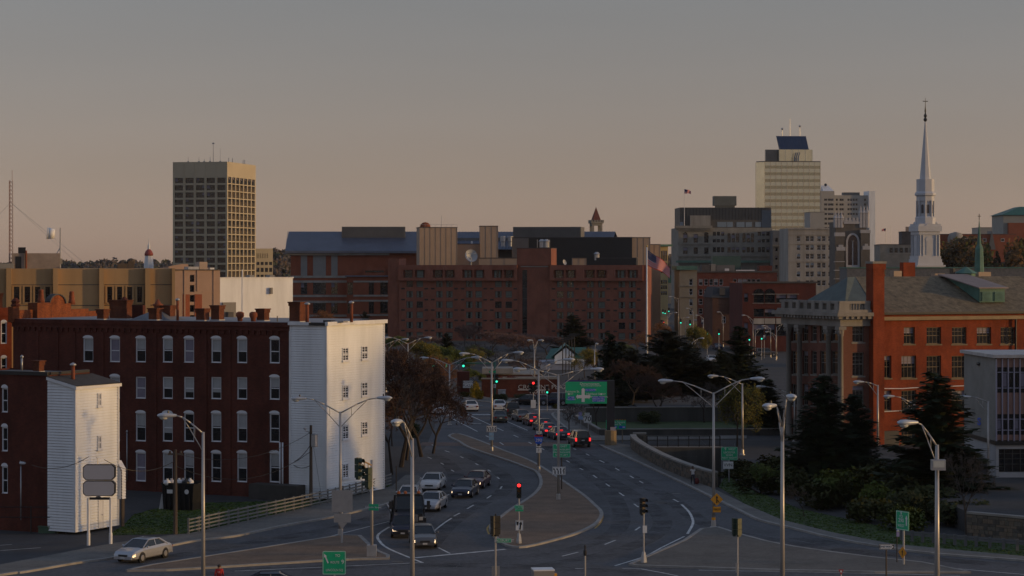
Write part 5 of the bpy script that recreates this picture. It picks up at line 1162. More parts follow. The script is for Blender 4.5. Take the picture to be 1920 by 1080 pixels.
m.lathe([(19*k,0),(19*k,1.0),(22.5*k,1.2),(22.5*k,1.6),(20*k,1.9),(19*k,2.0),(19*k,4.6)], (0,0,Zs(377)), 8, o8); m.build('belfry', wst, st)
m = MB()
for i in range(8): t = 6.2832*(i+.5)/8; m.tube((18.3*k*math.cos(t),18.3*k*math.sin(t),Zs(407)),(18.3*k*math.cos(t),18.3*k*math.sin(t),Zs(376)),2.0*k,1.7*k,8)
m.build('belfry_column', wst, st)
for i in range(8):
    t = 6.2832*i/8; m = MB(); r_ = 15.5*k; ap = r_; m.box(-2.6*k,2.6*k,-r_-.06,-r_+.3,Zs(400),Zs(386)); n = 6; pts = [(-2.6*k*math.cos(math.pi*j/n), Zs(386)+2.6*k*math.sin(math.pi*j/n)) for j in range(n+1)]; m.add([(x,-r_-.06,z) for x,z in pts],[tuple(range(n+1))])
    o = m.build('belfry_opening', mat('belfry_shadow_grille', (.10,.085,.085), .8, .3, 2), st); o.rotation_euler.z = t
MB().lathe([(13.8*k,0),(1.5*k,Zs(228)-Zs(354))], (0,0,Zs(355)), 8, o8).build('spire', wst, st)
m = MB(); m.lathe([(2.2*k,0),(4.5*k,.4),(2*k,.9),(4*k,1.2),(1.2*k,1.8),(2*k,2.2),(.8*k,3.2),(.4*k,5)], (0,0,Zs(228)), 8); m.box(-.65,.65,-.04,.04,Zs(190.6),Zs(189.2)).tube((0,0,Zs(195)),(0,0,Zs(186)),.05); m.build('weathervane', mat('dark_bronze', (.035,.03,.022), .5, .2, 2), st)

# --- green copper spire, hospital, red-roof blocks on the hill
p = Wp(1836, 512, 420); cs = empty('copper_spire', (p.x, p.y, 0), R(22), 'slender green copper spire with cross above the slate roof', 'spire'); k = 420/FPX; Zs = lambda y: CAMH - (y-HORY)*k
MB().lathe([(10*k,0),(9*k,Zs(506)-0),(7.5*k,Zs(470)),(7.6*k,Zs(466)),(4*k,Zs(458)),(.4*k,Zs(412))], (0,0,0), 8, .5).build('spire', copper_m, cs); MB().box(-.05,.05,-.05,.05,Zs(412),Zs(401)).box(-.3,.3,-.05,.05,Zs(406),Zs(404.7)).build('cross', black_m, cs)
block('hospital_block', 'pale long hospital block on the right horizon', 1838, 1900, 427, 1100, wtow, 20, 0)
F, e, w, z1 = block('hospital_wing', 'green-roofed hospital wing at the right edge of the skyline', 1881, 1990, 404, 1060, mat('pale_green_stone', (.28,.29,.27), .8, .1, .3), 25, 0)
MB().add([(-1,-1,z1+.2),(w+1,-1,z1+.2),(w+1,26,z1+.2),(-1,26,z1+.2),(9,6,z1+4.2),(w-6,6,z1+4.2),(w-6,18,z1+4.2),(9,18,z1+4.2)], [(0,1,5,4),(1,2,6,5),(2,3,7,6),(3,0,4,7),(4,5,6,7)]).build('green_roof', green_r, e); MB().box(2,w,-2.4,-.1,0,F.z(418,0,0)).build('brick_front', brick_ct, e)
F, e, w, z1 = block('brick_institution', 'low red brick institution with dormers behind the hill trees', 1762, 1905, 439.5, 900, brick_ct, 20, 0)
for c in (1803,1812,1820,1846,1880): put_window(e, (0,0), (1,0), F.fx(c)-.7, F.z(453,0,0), 1.4, F.z(447,0,0)-F.z(453,0,0), 'plainw', -.05, 1)
MB().lathe([(3.2,0),(3.2,5.2),(2.4,6.8),(.3,7.4)], (F.fx(1790),-2,F.z(470,0,0)), 12).build('round_tower', conc_m, e, True)
MB().add([(F.fx(1852),-1,z1-6),(F.fx(1866),-1,z1-6),(F.fx(1859),-1,z1+1.4),(F.fx(1859),8,z1+1.4)], [(0,1,2),(1,3,2),(0,2,3)]).build('dormer_gable', greycor, e)
F, e, w, z1 = block('arcaded_block', 'brown block with small arched windows left of the white steeple', 1650, 1712, 459, 700, stone_g, 20, -4)
for i in range(5):
    x = F.fx(1668+i*9.5); put_window(e, (0,0), (1,0), x, z1-2.4, .95, 1.5, 'plain', -.05, 1); MB().box(x-.2,x+1.2,-.1,-.004,z1-2.7,z1-2.5).build('sill', stone_l, e)
F, e, w, z1 = block('dark_plant_block', 'dark plant block with chimney stub left of the white steeple', 1691, 1712, 435, 720, tar_roof, 10, -4); MB().box(F.fx(1699),F.fx(1705),1,2,z1,F.z(425,0,0)).build('chimney', beige, e)
p = Wp(1664, 459, 702); fp3 = empty('rooftop_flagpole', (p.x, p.y+3, z1*0+p.z), 0, 'tiny distant flag on the brown arcaded block', 'flag'); MB().tube((0,0,0),(0,0,5.4),.08,.05,5).tube((1.5,0,0),(1.5,0,6),.05,.05,5).build('pole', galv, fp3); f_ = flag_mesh(1.5,.9,.4,False).build('flag', flagm, fp3, True); f_.location = (0,0,5.2); f_.rotation_euler.z = math.pi

# ------------------------------------------------------------------ brick school hall on the right
F = Fr((1650-960)/FPX*250, 250.0, 22.6)
bh = F.empty('brick_auditorium', 'orange-lit brick hall with slate roof, tall chimney and columned front on the right', 'building')
xR = F.fx(1990); ze = F.z(588,0,0); ws = []
rws = [(613.5,645,.0), (667,709,1), (732,770,2), (800,832,3)]
for ri, cols_ in enumerate([[1705,1751,1798.5,1845,1889.5,1935], [1661,1704,1751,1798,1845,1890], [1661,1704,1751,1798,1845,1890], [1704,1751,1798]]):
    ya, yb, _ = rws[ri]
    for c in cols_:
        hw = 1.32 if c not in (1661,) and not (ri == 0 and c == 1705) else .98; x = F.fx(c); kk = F.D(x)/255.0
        ws.append((x-hw*.72, F.z(yb,x,0), hw*1.44, F.z(ya,x,0)-F.z(yb,x,0), 'multi'))
mb = MB(); facade(mb, bh, (0,0), (1,0), xR, 0, ze, ws, .25, 3)
xo = -4.7; dpt = 17.0; yL = F.sy(1475, xo)
mb.quad((xR,0,0),(xR,dpt,0),(xR,dpt,ze),(xR,0,ze)); mb.quad((xR,dpt,0),(0,dpt,0),(0,dpt,ze),(xR,dpt,ze)); mb.build('brick_wall', brick_or, bh)
# left front with columns: faces left, local x = -2.2, running along local y
Lf = yL; ws = []
def lfw(px, ya, yb, hw, st='multib'):
    y = F.sy(px, xo); D_ = F.D(xo, y); return (Lf-y-hw, CAMH-(yb-HORY)/FPX*D_, 2*hw, (yb-ya)/FPX*D_, st)
for c, hw in ((1490,.75),(1510,.6),(1526,.6),(1543,.65),(1565.5,.85)):
    for ya, yb in ((611,640),(658,702),(720,760),(785,815)): ws.append(lfw(c, ya, yb, hw))
mb = MB(); facade(mb, bh, (xo, Lf), (0,-1), Lf, 0, ze, ws, .25, 4); facade(mb, bh, (xo,0), (1,0), -xo-1.4, 0, ze, [(F.fx(1609)-.72-xo, F.z(yb,0,0), 1.5, (yb-ya)/FPX*F.D(), 'multib') for ya, yb in ((611,641),(660,704),(722,762))], .25, 6); mb.quad((0,Lf,0),(xo,Lf,0),(xo,Lf,ze),(0,Lf,ze)); mb.build('front_wall', brickmat('facade_brick', (.20,.075,.05),(.16,.06,.04),(.18,.12,.1), stain=.35), bh)
m = MB(); m.box(xo-.5, xo-.01, -.3, Lf+.4, ze-1.35, ze-.25); m.box(xo-.01, -1.42, -.3, -.01, ze-1.35, ze-.25); m.box(xo-1.3, -1.45, -1.1, Lf+1.2, ze-.25, ze+.15); m.box(xo-1.0, xo-.3, -.8, Lf+.9, ze-.55, ze-.26); m.box(xo-.3, -1.44, -.8, -.31, ze-.55, ze-.26)
for i in range(5): m.box(xo-.2+i*.7, xo+.15+i*.7, -.98, -.5, ze-.55, ze-.27)
nd = int(Lf/.7)
for i in range(nd): m.box(xo-1.15, xo-.5, i*.7, i*.7+.35, ze-.55, ze-.26)
m.box(xo-.9,xo+.2,-.6,Lf+.6,ze+.15,ze+.45); m.box(xo+.2,-1.45,-.6,.3,ze+.15,ze+.45); m.build('entablature', mat('soot_stained_limestone', (.25,.23,.205), .85, .4, .5, streak=True), bh)
m = MB(); zb0, zb1 = ze+.45, F.z(563,xo,Lf*.5)
m.box(xo-.7,xo+.1,-.2,Lf+.4,zb1-.28,zb1); m.box(xo-.7,-1.45,-.45,.1,zb1-.28,zb1-.003); m.box(-2.2,-1.46,-.4,.1,zb0,zb1-.02); m.box(xo-.7,xo+.6,-.42,.2,zb0,zb1-.02)
for i in range(5): m.tube((xo+.85+i*.36,-.15,zb0),(xo+.85+i*.36,-.15,zb1-.3),.11,.11,6)
for i in range(8): y = i*(Lf-.6)/7; m.box(xo-.75,xo+.15,y-.25,y+.55,zb0,zb1-.02)
for i in range(int(Lf/.42)): m.tube((xo-.3,.2+i*.42,zb0),(xo-.3,.2+i*.42,zb1-.3),.11,.11,6)
m.build('balustrade', MATS['soot_stained_limestone'], bh)
m0 = MB().lathe([(.46,0),(.46,.3),(.36,.45),(.33,2),(.28,ze-2.4),(.36,ze-2.35)], (0,0,0), 14).mesh('column', MATS['soot_stained_limestone'], True)
cap = MB().box(-.46,.46,-.46,.46,ze-1.7,ze-1.36).ell((-.33,-.32,ze-1.95),.16,.16,.24,8,5).ell((-.33,.32,ze-1.95),.16,.16,.24,8,5).lathe([(.30,ze-2.4),(.42,ze-1.7)],(0,0,0),14).mesh('capital', MATS['soot_stained_limestone'])
for c in (1479,1499,1553.5,1576): y = F.sy(c, xo-.8); o = link('column', m0, bh, (xo-.8, y, 0)); link('capital', cap, o)
# slate roof: ridge along local x, hipped to the left
zr2 = F.z(518.5, 5, 8.5); m = MB(); xh = F.fx(1655,8.5)
m.add([(-.5,-.5,ze+.1),(xR+.5,-.5,ze+.1),(xR+.5,8.5,zr2),(2.0,8.5,zr2),(-.5,dpt+.5,ze+.1),(xR+.5,dpt+.5,ze+.1),(xo+.3,.4,ze+.1),(xo+.3,Lf,ze+.1),(-2,Lf-1,zr2-1.5)], [(0,1,2,3),(5,4,3,2),(3,4,0)])
rf = m.build('slate_roof', slate_m, bh)
m = MB(); yq = F.sy(1545,-1); yr_ = 12
m.add([(xo+.3,.2,ze+.3),(xo+.3,Lf-.5,ze+.3),(2.0,8.5,zr2-.02),(.5,Lf*.62,zr2-.05),(9,Lf-.5,ze+.3),(-.45,.2,ze+.3)], [(0,2,3,1),(1,3,4),(0,5,2)]); m.build('front_slate_roof', mat('blue_green_slate', (.09,.115,.11), .8, .3, .7, fine=.5), bh)
# gutter, dormer, chimney
MB().box(-.4,xR+.4,-.55,-.03,ze-.75,ze-.35).build('eaves_cornice', mat('ochre_cornice', (.30,.21,.11), .8, .25, 1), bh); MB().box(-.4,xR+.4,-.62,-.3,ze-.12,ze+.12).build('gutter', black_m, bh)
xd0, xd1 = F.fx(1837,1.5), F.fx(1884,1.5); zd0, zd1 = F.z(567,xd0,1.5), F.z(541,xd0,1.5)
m = MB(); m.add([(xd0,1.5,zd0),(xd1,1.5,zd0),(xd1,1.5,zd1),(xd0,1.5,zd1),(xd0-.1,8.0,zr2-.2),(xd1-.1,8.0,zr2-.2)], [(0,1,2,3),(0,3,4),(1,5,2)]); dm = m.build('dormer', copper_m, bh)
m = MB(); m.obox((xd0-.3,1.2,zd1),(xd1-xd0+.6,0,0),(-.6,7.4,zr2-zd1+.15),(0,0,.12)); m.build('dormer_roof', mat('pinkish_metal_roof', (.24,.19,.175), .6, .2, .6), dm)
for q in (0,1):
    a = xd0+.25+q*(xd1-xd0)*.5; b = a+(xd1-xd0)*.5-.45; m = MB()
    for i in range(7): z = zd0+.15+i*(zd1-zd0-.5)/7; m.obox((a,1.42,z),(b-a,0,0),(0,.05,.12),(0,-.08,0))
    m.build('louvre', copper_m, dm)
cx0, cx1 = F.fx(1617.5,-1.2), F.fx(1651.5,-1.2); zch = F.z(490,0,-1.2); cw = 1.25
m = MB(); m.box(-cw-.15,.0,-.9,.6,0,zch-.6).box(-cw-.27,.12,-1.02,.42,zch-.9,zch-.25).box(-cw-.20,.05,-.96,.36,zch-1.6,zch-1.45); m.build('chimney', brick_or, bh); MB().box(-cw-.33,.18,-1.08,.48,zch-.25,zch).build('chimney_cap', conc_m, bh)
m = MB(); pts = [(F.fx(1652),-.15,F.z(728.5,0,0)),(F.fx(1690),-.15,F.z(729.5,0,0)),(F.fx(1725),-.15,F.z(728,0,0)),(F.fx(1810),-.15,F.z(727,0,0))]; m.path(pts, .05, 6); m.path([(F.fx(1650),-.15,F.z(772,0,0)),(F.fx(1690),-.15,F.z(771,0,0))],.05,6); m.build('service_pipe', white_t, bh)
MB().tube((F.fx(1901.5),-.3,0),(F.fx(1901.5),-.3,ze-.4),.12).build('downpipe', black_m, bh)
MB().box(F.fx(1650),F.fx(1681),-.5,-.05,0,F.z(808,0,0)).build('loading_door', mat('dark_grey_door', (.03,.03,.035), .6, .2, 1), bh)
for a, b, t, mt in ((1648,1660,507,black_m),(1676,1691,508,beige),(1694,1716,492,brick_or),(1753,1772,513,beige),(1787.5,1791,503,black_m),(1835,1858,510,beige)):
    x = F.fx(a,9.5); MB().box(x, F.fx(b,9.5), 9.5, 10.3, zr2-1.2, F.z(t,x,9.5)).build('roof_stack', mt, bh)
x = F.fx(1812,9.5); MB().lathe([(1.1,-1),(1.1,.3),(1.4,.35),(.1,1.1)], (x,9.6,zr2), 8).build('roof_ventilator', copper_m, bh)
# slate ridge of the church beyond
block('church_roof', 'grey slate church roof ridge seen beyond the brick hall', 1588, 2000, 503, 440, mat('grey_slate', (.15,.15,.15), .85, .35, 2, fine=.5), 8, 2, cap=copper_m)

# ------------------------------------------------------------------ office block with a blue S at the right edge
TZ = 1.6
F = fr_px(1868, 196, 3); ob = F.empty('small_office_block', 'grey stucco office block with blue letter S and pink spandrel panels at right edge', 'building', 0)
xW = 0.0; xR = F.fx(2000); zt = F.z(671,0,0); zl = F.z(827,0,0); dS = F.sy(1808, 0)
m = MB(); shell(m, -.02, xR, .14, dS, zl, zt-.01, 'f'); m.build('stucco_wall', mat('grey_stucco', (.25,.24,.22), .9, .2, .5), ob)
m = MB(); shell(m, 0, xR, .12, 1, zl, zt-.02, 'l'); m.build('curtain_back', black_m, ob)
pinkp = mat('salmon_panel', (.30,.17,.135), .6, .1, .6); vm_ = mat('violet_aluminium', (.30,.30,.40), .4, .1, 1, metal=.2)
npan = 12; pw = (xR-xW)/npan
rowsp = [(671,689,'p'),(689,736,'g'),(736,777,'p'),(777,815,'g'),(815,826,'p')]
for i in range(npan):
    for ya, yb, t in rowsp:
        z0_, z1_ = F.z(yb,xW,0), F.z(ya,xW,0)
        if t == 'p': MB().box(xW+i*pw+.05, xW+(i+1)*pw-.05, .04, .1, z0_+.02, z1_-.02).build('spandrel_panel', pinkp, ob)
        else:
            g_ = MB().box(xW+i*pw+.05, xW+(i+1)*pw-.05, .05, .1, z0_, z1_).build('window', glass_d, ob)
            MB().box(xW+i*pw+.05, xW+(i+1)*pw-.05, -.0, .06, z1_-.45, z1_-.38).box(xW+i*pw+.05, xW+(i+1)*pw-.05, .0, .06, z0_+.35, z0_+.42).build('glazing_bar', vm_, g_)
            if (i*7+int(ya)) % 3 == 0: MB().box(xW+i*pw+.1, xW+(i+1)*pw-.1, .03, .05, z0_+.5, z1_-.5).build('blind', glass_v, g_)
for i in range(npan+1): MB().box(xW+i*pw-.05, xW+i*pw+.05, -.12, .04, zl, zt-.1).build('mullion', vm_, ob)
MB().box(-.35, xR, -.35, dS+.2, zt, zt+.28).build('roof_edge', flash, ob)
MB().box(-.1, xR, -.1, dS, zl-.35, zl-.003).build('black_band', black_m, ob)
m = MB(); wall(m, (0,.1), (1,0), xR, TZ-.1, zl-.35, [(.25,F.fx(1990),F.z(886,0,0),F.z(842,0,0))], .3); shell(m, 0, xR, .1, dS, TZ-.1, zl-.35, 'f'); m.build('ground_floor_wall', mat('white_painted_block', (.40,.40,.41), .8, .12, .6), ob)
MB().box(-.06,.02,F.sy(1851,0),F.sy(1833,0),TZ,F.z(860,0,3)).build('door', mat('dark_grey_door',(.03,.03,.035),.6,.2,1), ob)
g_ = MB().box(.3,F.fx(1989),.34,.38,F.z(885,0,0),F.z(843,0,0)).build('shop_window', glass_d, ob); m = MB()
for i in range(9): x = F.fx(1870+i*15); m.box(x-.03,x+.03,.28,.34,F.z(885,0,0),F.z(843,0,0))
for y in (851,861,871): m.box(F.fx(1870),F.fx(1989),.29,.335,F.z(y,0,0)-.02,F.z(y,0,0)+.02)
m.build('glazing_bar', frame_d, g_)
textobj(ob, 'S', (-.06, F.sy(1837,0), F.z(791,0,F.sy(1837,0))), .92, blue_s, off=.02, rz=R(-90), sx=3.0)
MB().ell((-.1,F.sy(1836,0),F.z(682,0,F.sy(1836,0))),.12,.5,.16,8,6).build('wall_lamp', black_m, ob)
# raised terrace with stone retaining wall in front of that block
rub = mat('rubble_stone', (.09,.08,.065), .95, .5, 1.6, bump=.6)
m = MB(); poly = [(p.x,p.y) for p in (G(1818,962,TZ), G(1920,972,TZ), G(2150,990,TZ), G(2150,880,TZ), G(1820,860,TZ), G(1650,835,TZ), G(1600,850,TZ), G(1700,905,TZ))]; m.prism(poly, -.1, TZ); struct(m.build('raised_lot', asphalt_d))
def stone_wall(name, label, path, h, th_, stones=True, cap=True, z0=0.0, seed=3):
    e = empty(name, tuple(path[0]), 0, label, 'wall'); e.location.z = z0; o_ = Vector((path[0].x, path[0].y, 0)); rr = random.Random(seed)
    pts = [Vector((p.x, p.y, 0))-o_ for p in path]; m = MB(); ribbon(m, pts, th_, h); ribbon(m, pts, th_, h, 0); m.build('core', rub, e)
    s = MB(); tot = 0; cm = [mat('wall_stone_a', (.15,.135,.11), .95, .35, 3, bump=.4), mat('wall_stone_b', (.10,.092,.08), .95, .35, 3, bump=.4), mat('wall_stone_c', (.19,.15,.11), .95, .35, 3, bump=.4)]
    for i in range(len(pts)-1):
        d = pts[i+1]-pts[i]; L = d.length; d.normalize(); nrm = Vector((-d.y,d.x,0))
        for sgn in (-1,1):
            z = 0.02
            while z < h-.1:
                hh_ = min(rr.uniform(.18,.34), h-z); x = 0
                while x < L-.05:
                    w_ = min(rr.uniform(.25,.7), L-x); s.cur = rr.randrange(3)
                    q = pts[i]+d*(x+.015)+nrm*sgn*(th_/2)+Vector((0,0,z+.015)); u = d*(w_-.03); v = nrm*sgn*rr.uniform(.02,.07)
                    s.obox(q, u if sgn < 0 else v, v if sgn < 0 else u, Vector((0,0,hh_-.03))); x += w_
                z += hh_
    so_ = s.build('stone_facing', cm, e); so_['kind'] = 'stuff'
    if cap: c = MB(); ribbon(c, pts, th_+.16, h+.16, h+.003); c.build('coping', conc_m, e)
    return e
stone_wall('retaining_wall', 'dark rubble retaining wall at the right edge above the guardrail', [G(1816,1004),G(1920,1014),G(2150,1036)], 1.62, .4, cap=True)
# curved parapet by the underpass
pw_ = [Vector((p.x,p.y,0)) for p in spline(gpoly([(1187,839),(1190,845),(1200,853),(1217,864),(1250,881.5),(1298,901),(1340,914)]), 4)]
stone_wall('parapet_wall', 'curved stone parapet wall with pale coping beside the underpass', pw_, 1.28, .5, seed=8)
a, b = G(1187,836), G(1212,836); stone_wall('parapet_return', 'short return of the stone parapet beside the black railing', [Vector((a.x,a.y+.2,0)), Vector((b.x,b.y+.2,0))], 1.28, .5, seed=9)
# black railing on the tunnel portal
p0, p1 = G(1213,838.4), G(1350,838.4); br = empty('black_railing', (p0.x, p0.y, 0), 0, 'black metal railing above the underpass portal', 'railing'); Lx = p1.x-p0.x; m = MB()
for i in range(8): MB().box(Lx*i/7-.05,Lx*i/7+.05,-.05,.05,.05,1.25).build('post', black_m, br)
MB().box(0,Lx,-.04,.04,1.18,1.26).build('rail', black_m, br); MB().box(0,Lx,-.04,.04,.18,.25).build('rail', black_m, br)
bal = MB().box(-.015,.015,-.015,.015,.25,1.18).mesh('baluster', black_m)
for i in range(64): link('baluster', bal, br, (Lx*(i+.5)/64, 0, 0))
MB().box(-.3,Lx+.3,-.25,.3,.0,.06).build('kerb', conc_m, br)
# terrace walls of the little park
for nm, lab, ya, z0, pts, h in (('terrace_wall','long low concrete terrace wall with pale coping beyond the underpass',817,0,[(1080,790),(1125,817.5),(1480,816)],.72),):
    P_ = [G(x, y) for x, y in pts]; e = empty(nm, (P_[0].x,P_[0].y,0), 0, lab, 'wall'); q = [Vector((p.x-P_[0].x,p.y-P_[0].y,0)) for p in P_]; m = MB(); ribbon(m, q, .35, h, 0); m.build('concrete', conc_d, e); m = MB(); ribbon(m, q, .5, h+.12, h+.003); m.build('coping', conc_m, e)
m = MB(); m.prism([(p.x,p.y) for p in (G(1126,816.8), G(1480,815), G(1485,780), G(1100,780), G(1082,789))], 0, .7); struct(m.build('park_terrace', grass_b))
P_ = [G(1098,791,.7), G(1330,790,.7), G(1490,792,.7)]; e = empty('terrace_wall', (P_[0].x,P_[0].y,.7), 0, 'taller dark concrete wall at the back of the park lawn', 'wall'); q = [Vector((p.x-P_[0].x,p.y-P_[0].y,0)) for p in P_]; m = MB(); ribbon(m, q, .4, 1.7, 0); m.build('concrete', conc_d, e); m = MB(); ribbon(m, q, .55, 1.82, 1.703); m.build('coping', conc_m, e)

# ------------------------------------------------------------------ vegetation
bark = mat('bark', (.042,.032,.025), .95, .35, 3)
bark_r = mat('reddish_twigs', (.13,.062,.04), .95, .3, 3)
bark_g = mat('grey_twigs', (.06,.047,.04), .95, .3, 3)
bark_p = mat('pinkish_twigs', (.12,.07,.058), .95, .3, 3)
needle = leafmat('spruce_needles', (.009,.018,.007), (.024,.038,.013))
needle2 = leafmat('pine_needles', (.007,.012,.006), (.018,.024,.009))
leaf_yg = leafmat('spring_yellow_leaves', (.07,.075,.012), (.17,.13,.02))
leaf_g = leafmat('spring_green_leaves', (.05,.075,.014), (.11,.125,.024))
leaf_or = leafmat('orange_buds', (.13,.055,.02), (.20,.085,.025))
leaf_rd = leafmat('red_buds', (.11,.03,.022), (.17,.05,.03))
leaf_dk = leafmat('dark_shrub_leaves', (.025,.032,.009), (.055,.058,.016))
leaf_fs = leafmat('forsythia_yellow', (.20,.14,.01), (.36,.24,.015))
def conifer(seed, h=10.0, r=3.0, dens=1.0, round_=0.0):
    rr = random.Random(seed); t = MB(); c = MB(); wood = []
    t.path([(0,0,0),(.05,0,h*.3),(0,.04,h*.65),(0,0,h*.97)], [h*.022,h*.017,h*.009,.01], 7)
    pr_ = [(max(.03, r*.42*((1-q/14)**(.9 if not round_ else .5))*(1+rr.uniform(-.25,.25))*(min(1,q/14*4+.4) if round_ else 1)), h*(.06+.9*q/14)) for q in range(15)]; c.lathe(pr_, (0,0,0), 9)
    z = h*.05
    while z < h*.985:
        f = 1 - z/h; L0 = r*(f**(.8 if not round_ else .45)) * (1 if not round_ else min(1, (z/h)*4+.35)); nb = max(5, int(12*f+5))
        for b in range(nb):
            az = rr.uniform(0, 6.283); L = L0*rr.choice((.55,.8,.9,1.0,1.0,1.18))*rr.uniform(.85,1.08) + .12; up = rr.uniform(-.28,.05) + (1-f)*.5
            d = Vector((math.cos(az), math.sin(az), 0)); side = Vector((-d.y, d.x, 0)); zz = z + rr.uniform(-.15,.2)
            ns = max(3, int(L*4.6*dens))
            tip = Vector((0,0,zz)) + d*L + Vector((0,0,L*up+.15*L)); t.tube((0,0,zz), tip, .035*f+.012, .008, 3, False)
            for k in range(ns):
                s = (k+.6)/ns; p = Vector((0,0,zz)) + d*(L*s) + Vector((0,0,L*up*s + .15*L*s*s))
                wdt = (.42+.5*(1-s))*min(1, L) * rr.uniform(.7,1.2); ln = rr.uniform(.45,.8)
                for sg in (-1, 1, 0):
                    q = side*sg*wdt*rr.uniform(.7,1.1) + d*ln*(.35 if sg else 1.0) + Vector((0,0,rr.uniform(-.22,.08)))
                    w2 = (d*(.24) if sg else side*.24)
                    c.quad(p - w2, p + w2, p + q + w2*.25, p + q - w2*.25)
        z += h*.026*(1+rr.uniform(-.2,.3)) + .06
    return t, c
def broad(seed, h=10.0, spread=.9, depth=6, up=.55, first=.22, twig=1.0):
    rr = random.Random(seed); t = MB(); c = MB(); tips = []
    def grow(p, d, L, r, k):
        n = 2 if k < 3 else 1; q = p
        for i in range(n):
            d = (d + Vector((rr.uniform(-.18,.18), rr.uniform(-.18,.18), rr.uniform(-.06,.10)))).normalized(); q2 = q + d*(L/n)
            (t if k < 3 else c).tube(q, q2, r*(1-.35*i/n), r*(1-.35*(i+1)/n), 6 if k < 2 else (4 if k < 4 else 3), False); q = q2
        if k >= depth: tips.append((q, d)); return
        nb = rr.choice((2,3,3)) if k < depth-1 else rr.choice((4,5))
        for b in range(nb):
            a = rr.uniform(0, 6.283); ax = d.orthogonal().normalized(); ax.rotate(Matrix.Rotation(a, 3, d))
            ang = rr.uniform(.35,.85)*spread; dd = (d*math.cos(ang) + ax*math.sin(ang) + Vector((0,0,.10*up))).normalized()
            grow(q, dd, L*rr.uniform(.62,.86), max(r*.62, .014), k+1)
    grow(Vector((0,0,0)), Vector((rr.uniform(-.06,.06), rr.uniform(-.06,.06), 1)), h*first, h*.0135, 0)
    mz = max(p.z for p, _ in tips); s = h/mz
    for m in (t, c): m.v = [(x*s, y*s, z*s) for x, y, z in m.v]
    return t, c, [(p*s, d) for p, d in tips]
def leaves(m, tips, per, size, rad, seed=1):
    rr = random.Random(seed)
    for p, d in tips:
        for _ in range(per):
            q = p + Vector((rr.gauss(0,rad), rr.gauss(0,rad), rr.gauss(0,rad))); a = Vector((rr.uniform(-1,1),rr.uniform(-1,1),rr.uniform(-1,1))).normalized()*size*rr.uniform(.6,1.3); b = a.orthogonal().normalized()*size*.7
            m.quad(q-a, q+b, q+a, q-b)
def shrub_mesh(seed, n=900, size=.10):
    rr = random.Random(seed); m = MB(); t = MB()
    lob = [(Vector((rr.uniform(-.6,.6), rr.uniform(-.5,.5), rr.uniform(.35,.75))), rr.uniform(.3,.5)) for _ in range(7)]
    for c, r in lob: t.path([(0,0,0), tuple(c*.5+Vector((rr.uniform(-.1,.1),0,0))), tuple(c)], [.04,.025,.01], 4)
    for i in range(n):
        c, r = rr.choice(lob); d = Vector((rr.gauss(0,1),rr.gauss(0,1),rr.gauss(0,1))).normalized(); q = c + d*r*rr.uniform(.5,1.12)
        if q.z < .02: q.z = abs(q.z)+.02
        a = Vector((rr.uniform(-1,1),rr.uniform(-1,1),rr.uniform(-1,1))).normalized()*size*rr.uniform(.5,1.2); b = a.orthogonal().normalized()*size*.6
        m.quad(q-a, q+b, q+a, q-b)
    return t, m
CON = []
for i in range(3): t, c = conifer(20+i, 10, 3.1); CON.append((t.mesh('trunk', bark), c.mesh('crown', needle)))
t, c = conifer(31, 10, 3.6, 1.2, 1.0); PIN = (t.mesh('trunk', bark), c.mesh('crown', needle2))
t, c = conifer(35, 10, 2.4, 1.0); CNARROW = (t.mesh('trunk', bark), c.mesh('crown', needle2))
BRD = []
for i in range(3): t, c, tips = broad(40+i, 10, 1.0+.05*i, 7); BRD.append((t, c, tips))
def variant(i, lm, per, size, rad, tw):
    t, c, tips = BRD[i]; m = MB(); m.v = list(c.v); m.f = [list(f) for f in c.f]; m.m = [0]*len(c.f); m.cur = 1
    if per: leaves(m, tips, per, size, rad, i)
    return (t.mesh('trunk', bark), m.mesh('crown', [tw, lm]))
BARE = [variant(i, leaf_or, 0, .1, .1, bark_g) for i in range(3)]
BAREP = variant(1, leafmat('pinkish_buds', (.10,.055,.045), (.14,.08,.065)), 3, .13, .3, bark_p)
ORANGE = variant(0, leaf_or, 3, .10, .22, bark_r); ORANGE2 = variant(2, leaf_or, 2, .11, .25, bark_r)
YEL = variant(1, leaf_yg, 5, .16, .35, bark_g); YEL2 = variant(2, leaf_yg, 4, .15, .35, bark_g)
GRN = variant(0, leaf_g, 6, .18, .4, bark_g); RED = variant(2, leaf_rd, 5, .16, .3, bark_r)
t, c, tips = broad(78, 10, 1.0, 8, .05, .15); WILD = (t.mesh('trunk', bark), c.mesh('crown', mat('dark_red_twigs', (.055,.028,.02), .95, .3, 3)))
SHR = []
for i in range(3): SHR.append(shrub_mesh(60+i, 1500, .085))
SHRM = {}
def shrub_kind(i, lm):
    k = (i, lm.name)
    if k not in SHRM: SHRM[k] = (SHR[i][0].mesh('stem', bark), SHR[i][1].mesh('foliage', lm))
    return SHRM[k]
BBC = {}
def ME_BB(me):
    if me.name not in BBC:
        import numpy as np
        a = np.empty(len(me.vertices)*3, 'f'); me.vertices.foreach_get('co', a); a = a.reshape(-1,3); BBC[me.name] = (tuple(a.min(0)), tuple(a.max(0)))
    return BBC[me.name]
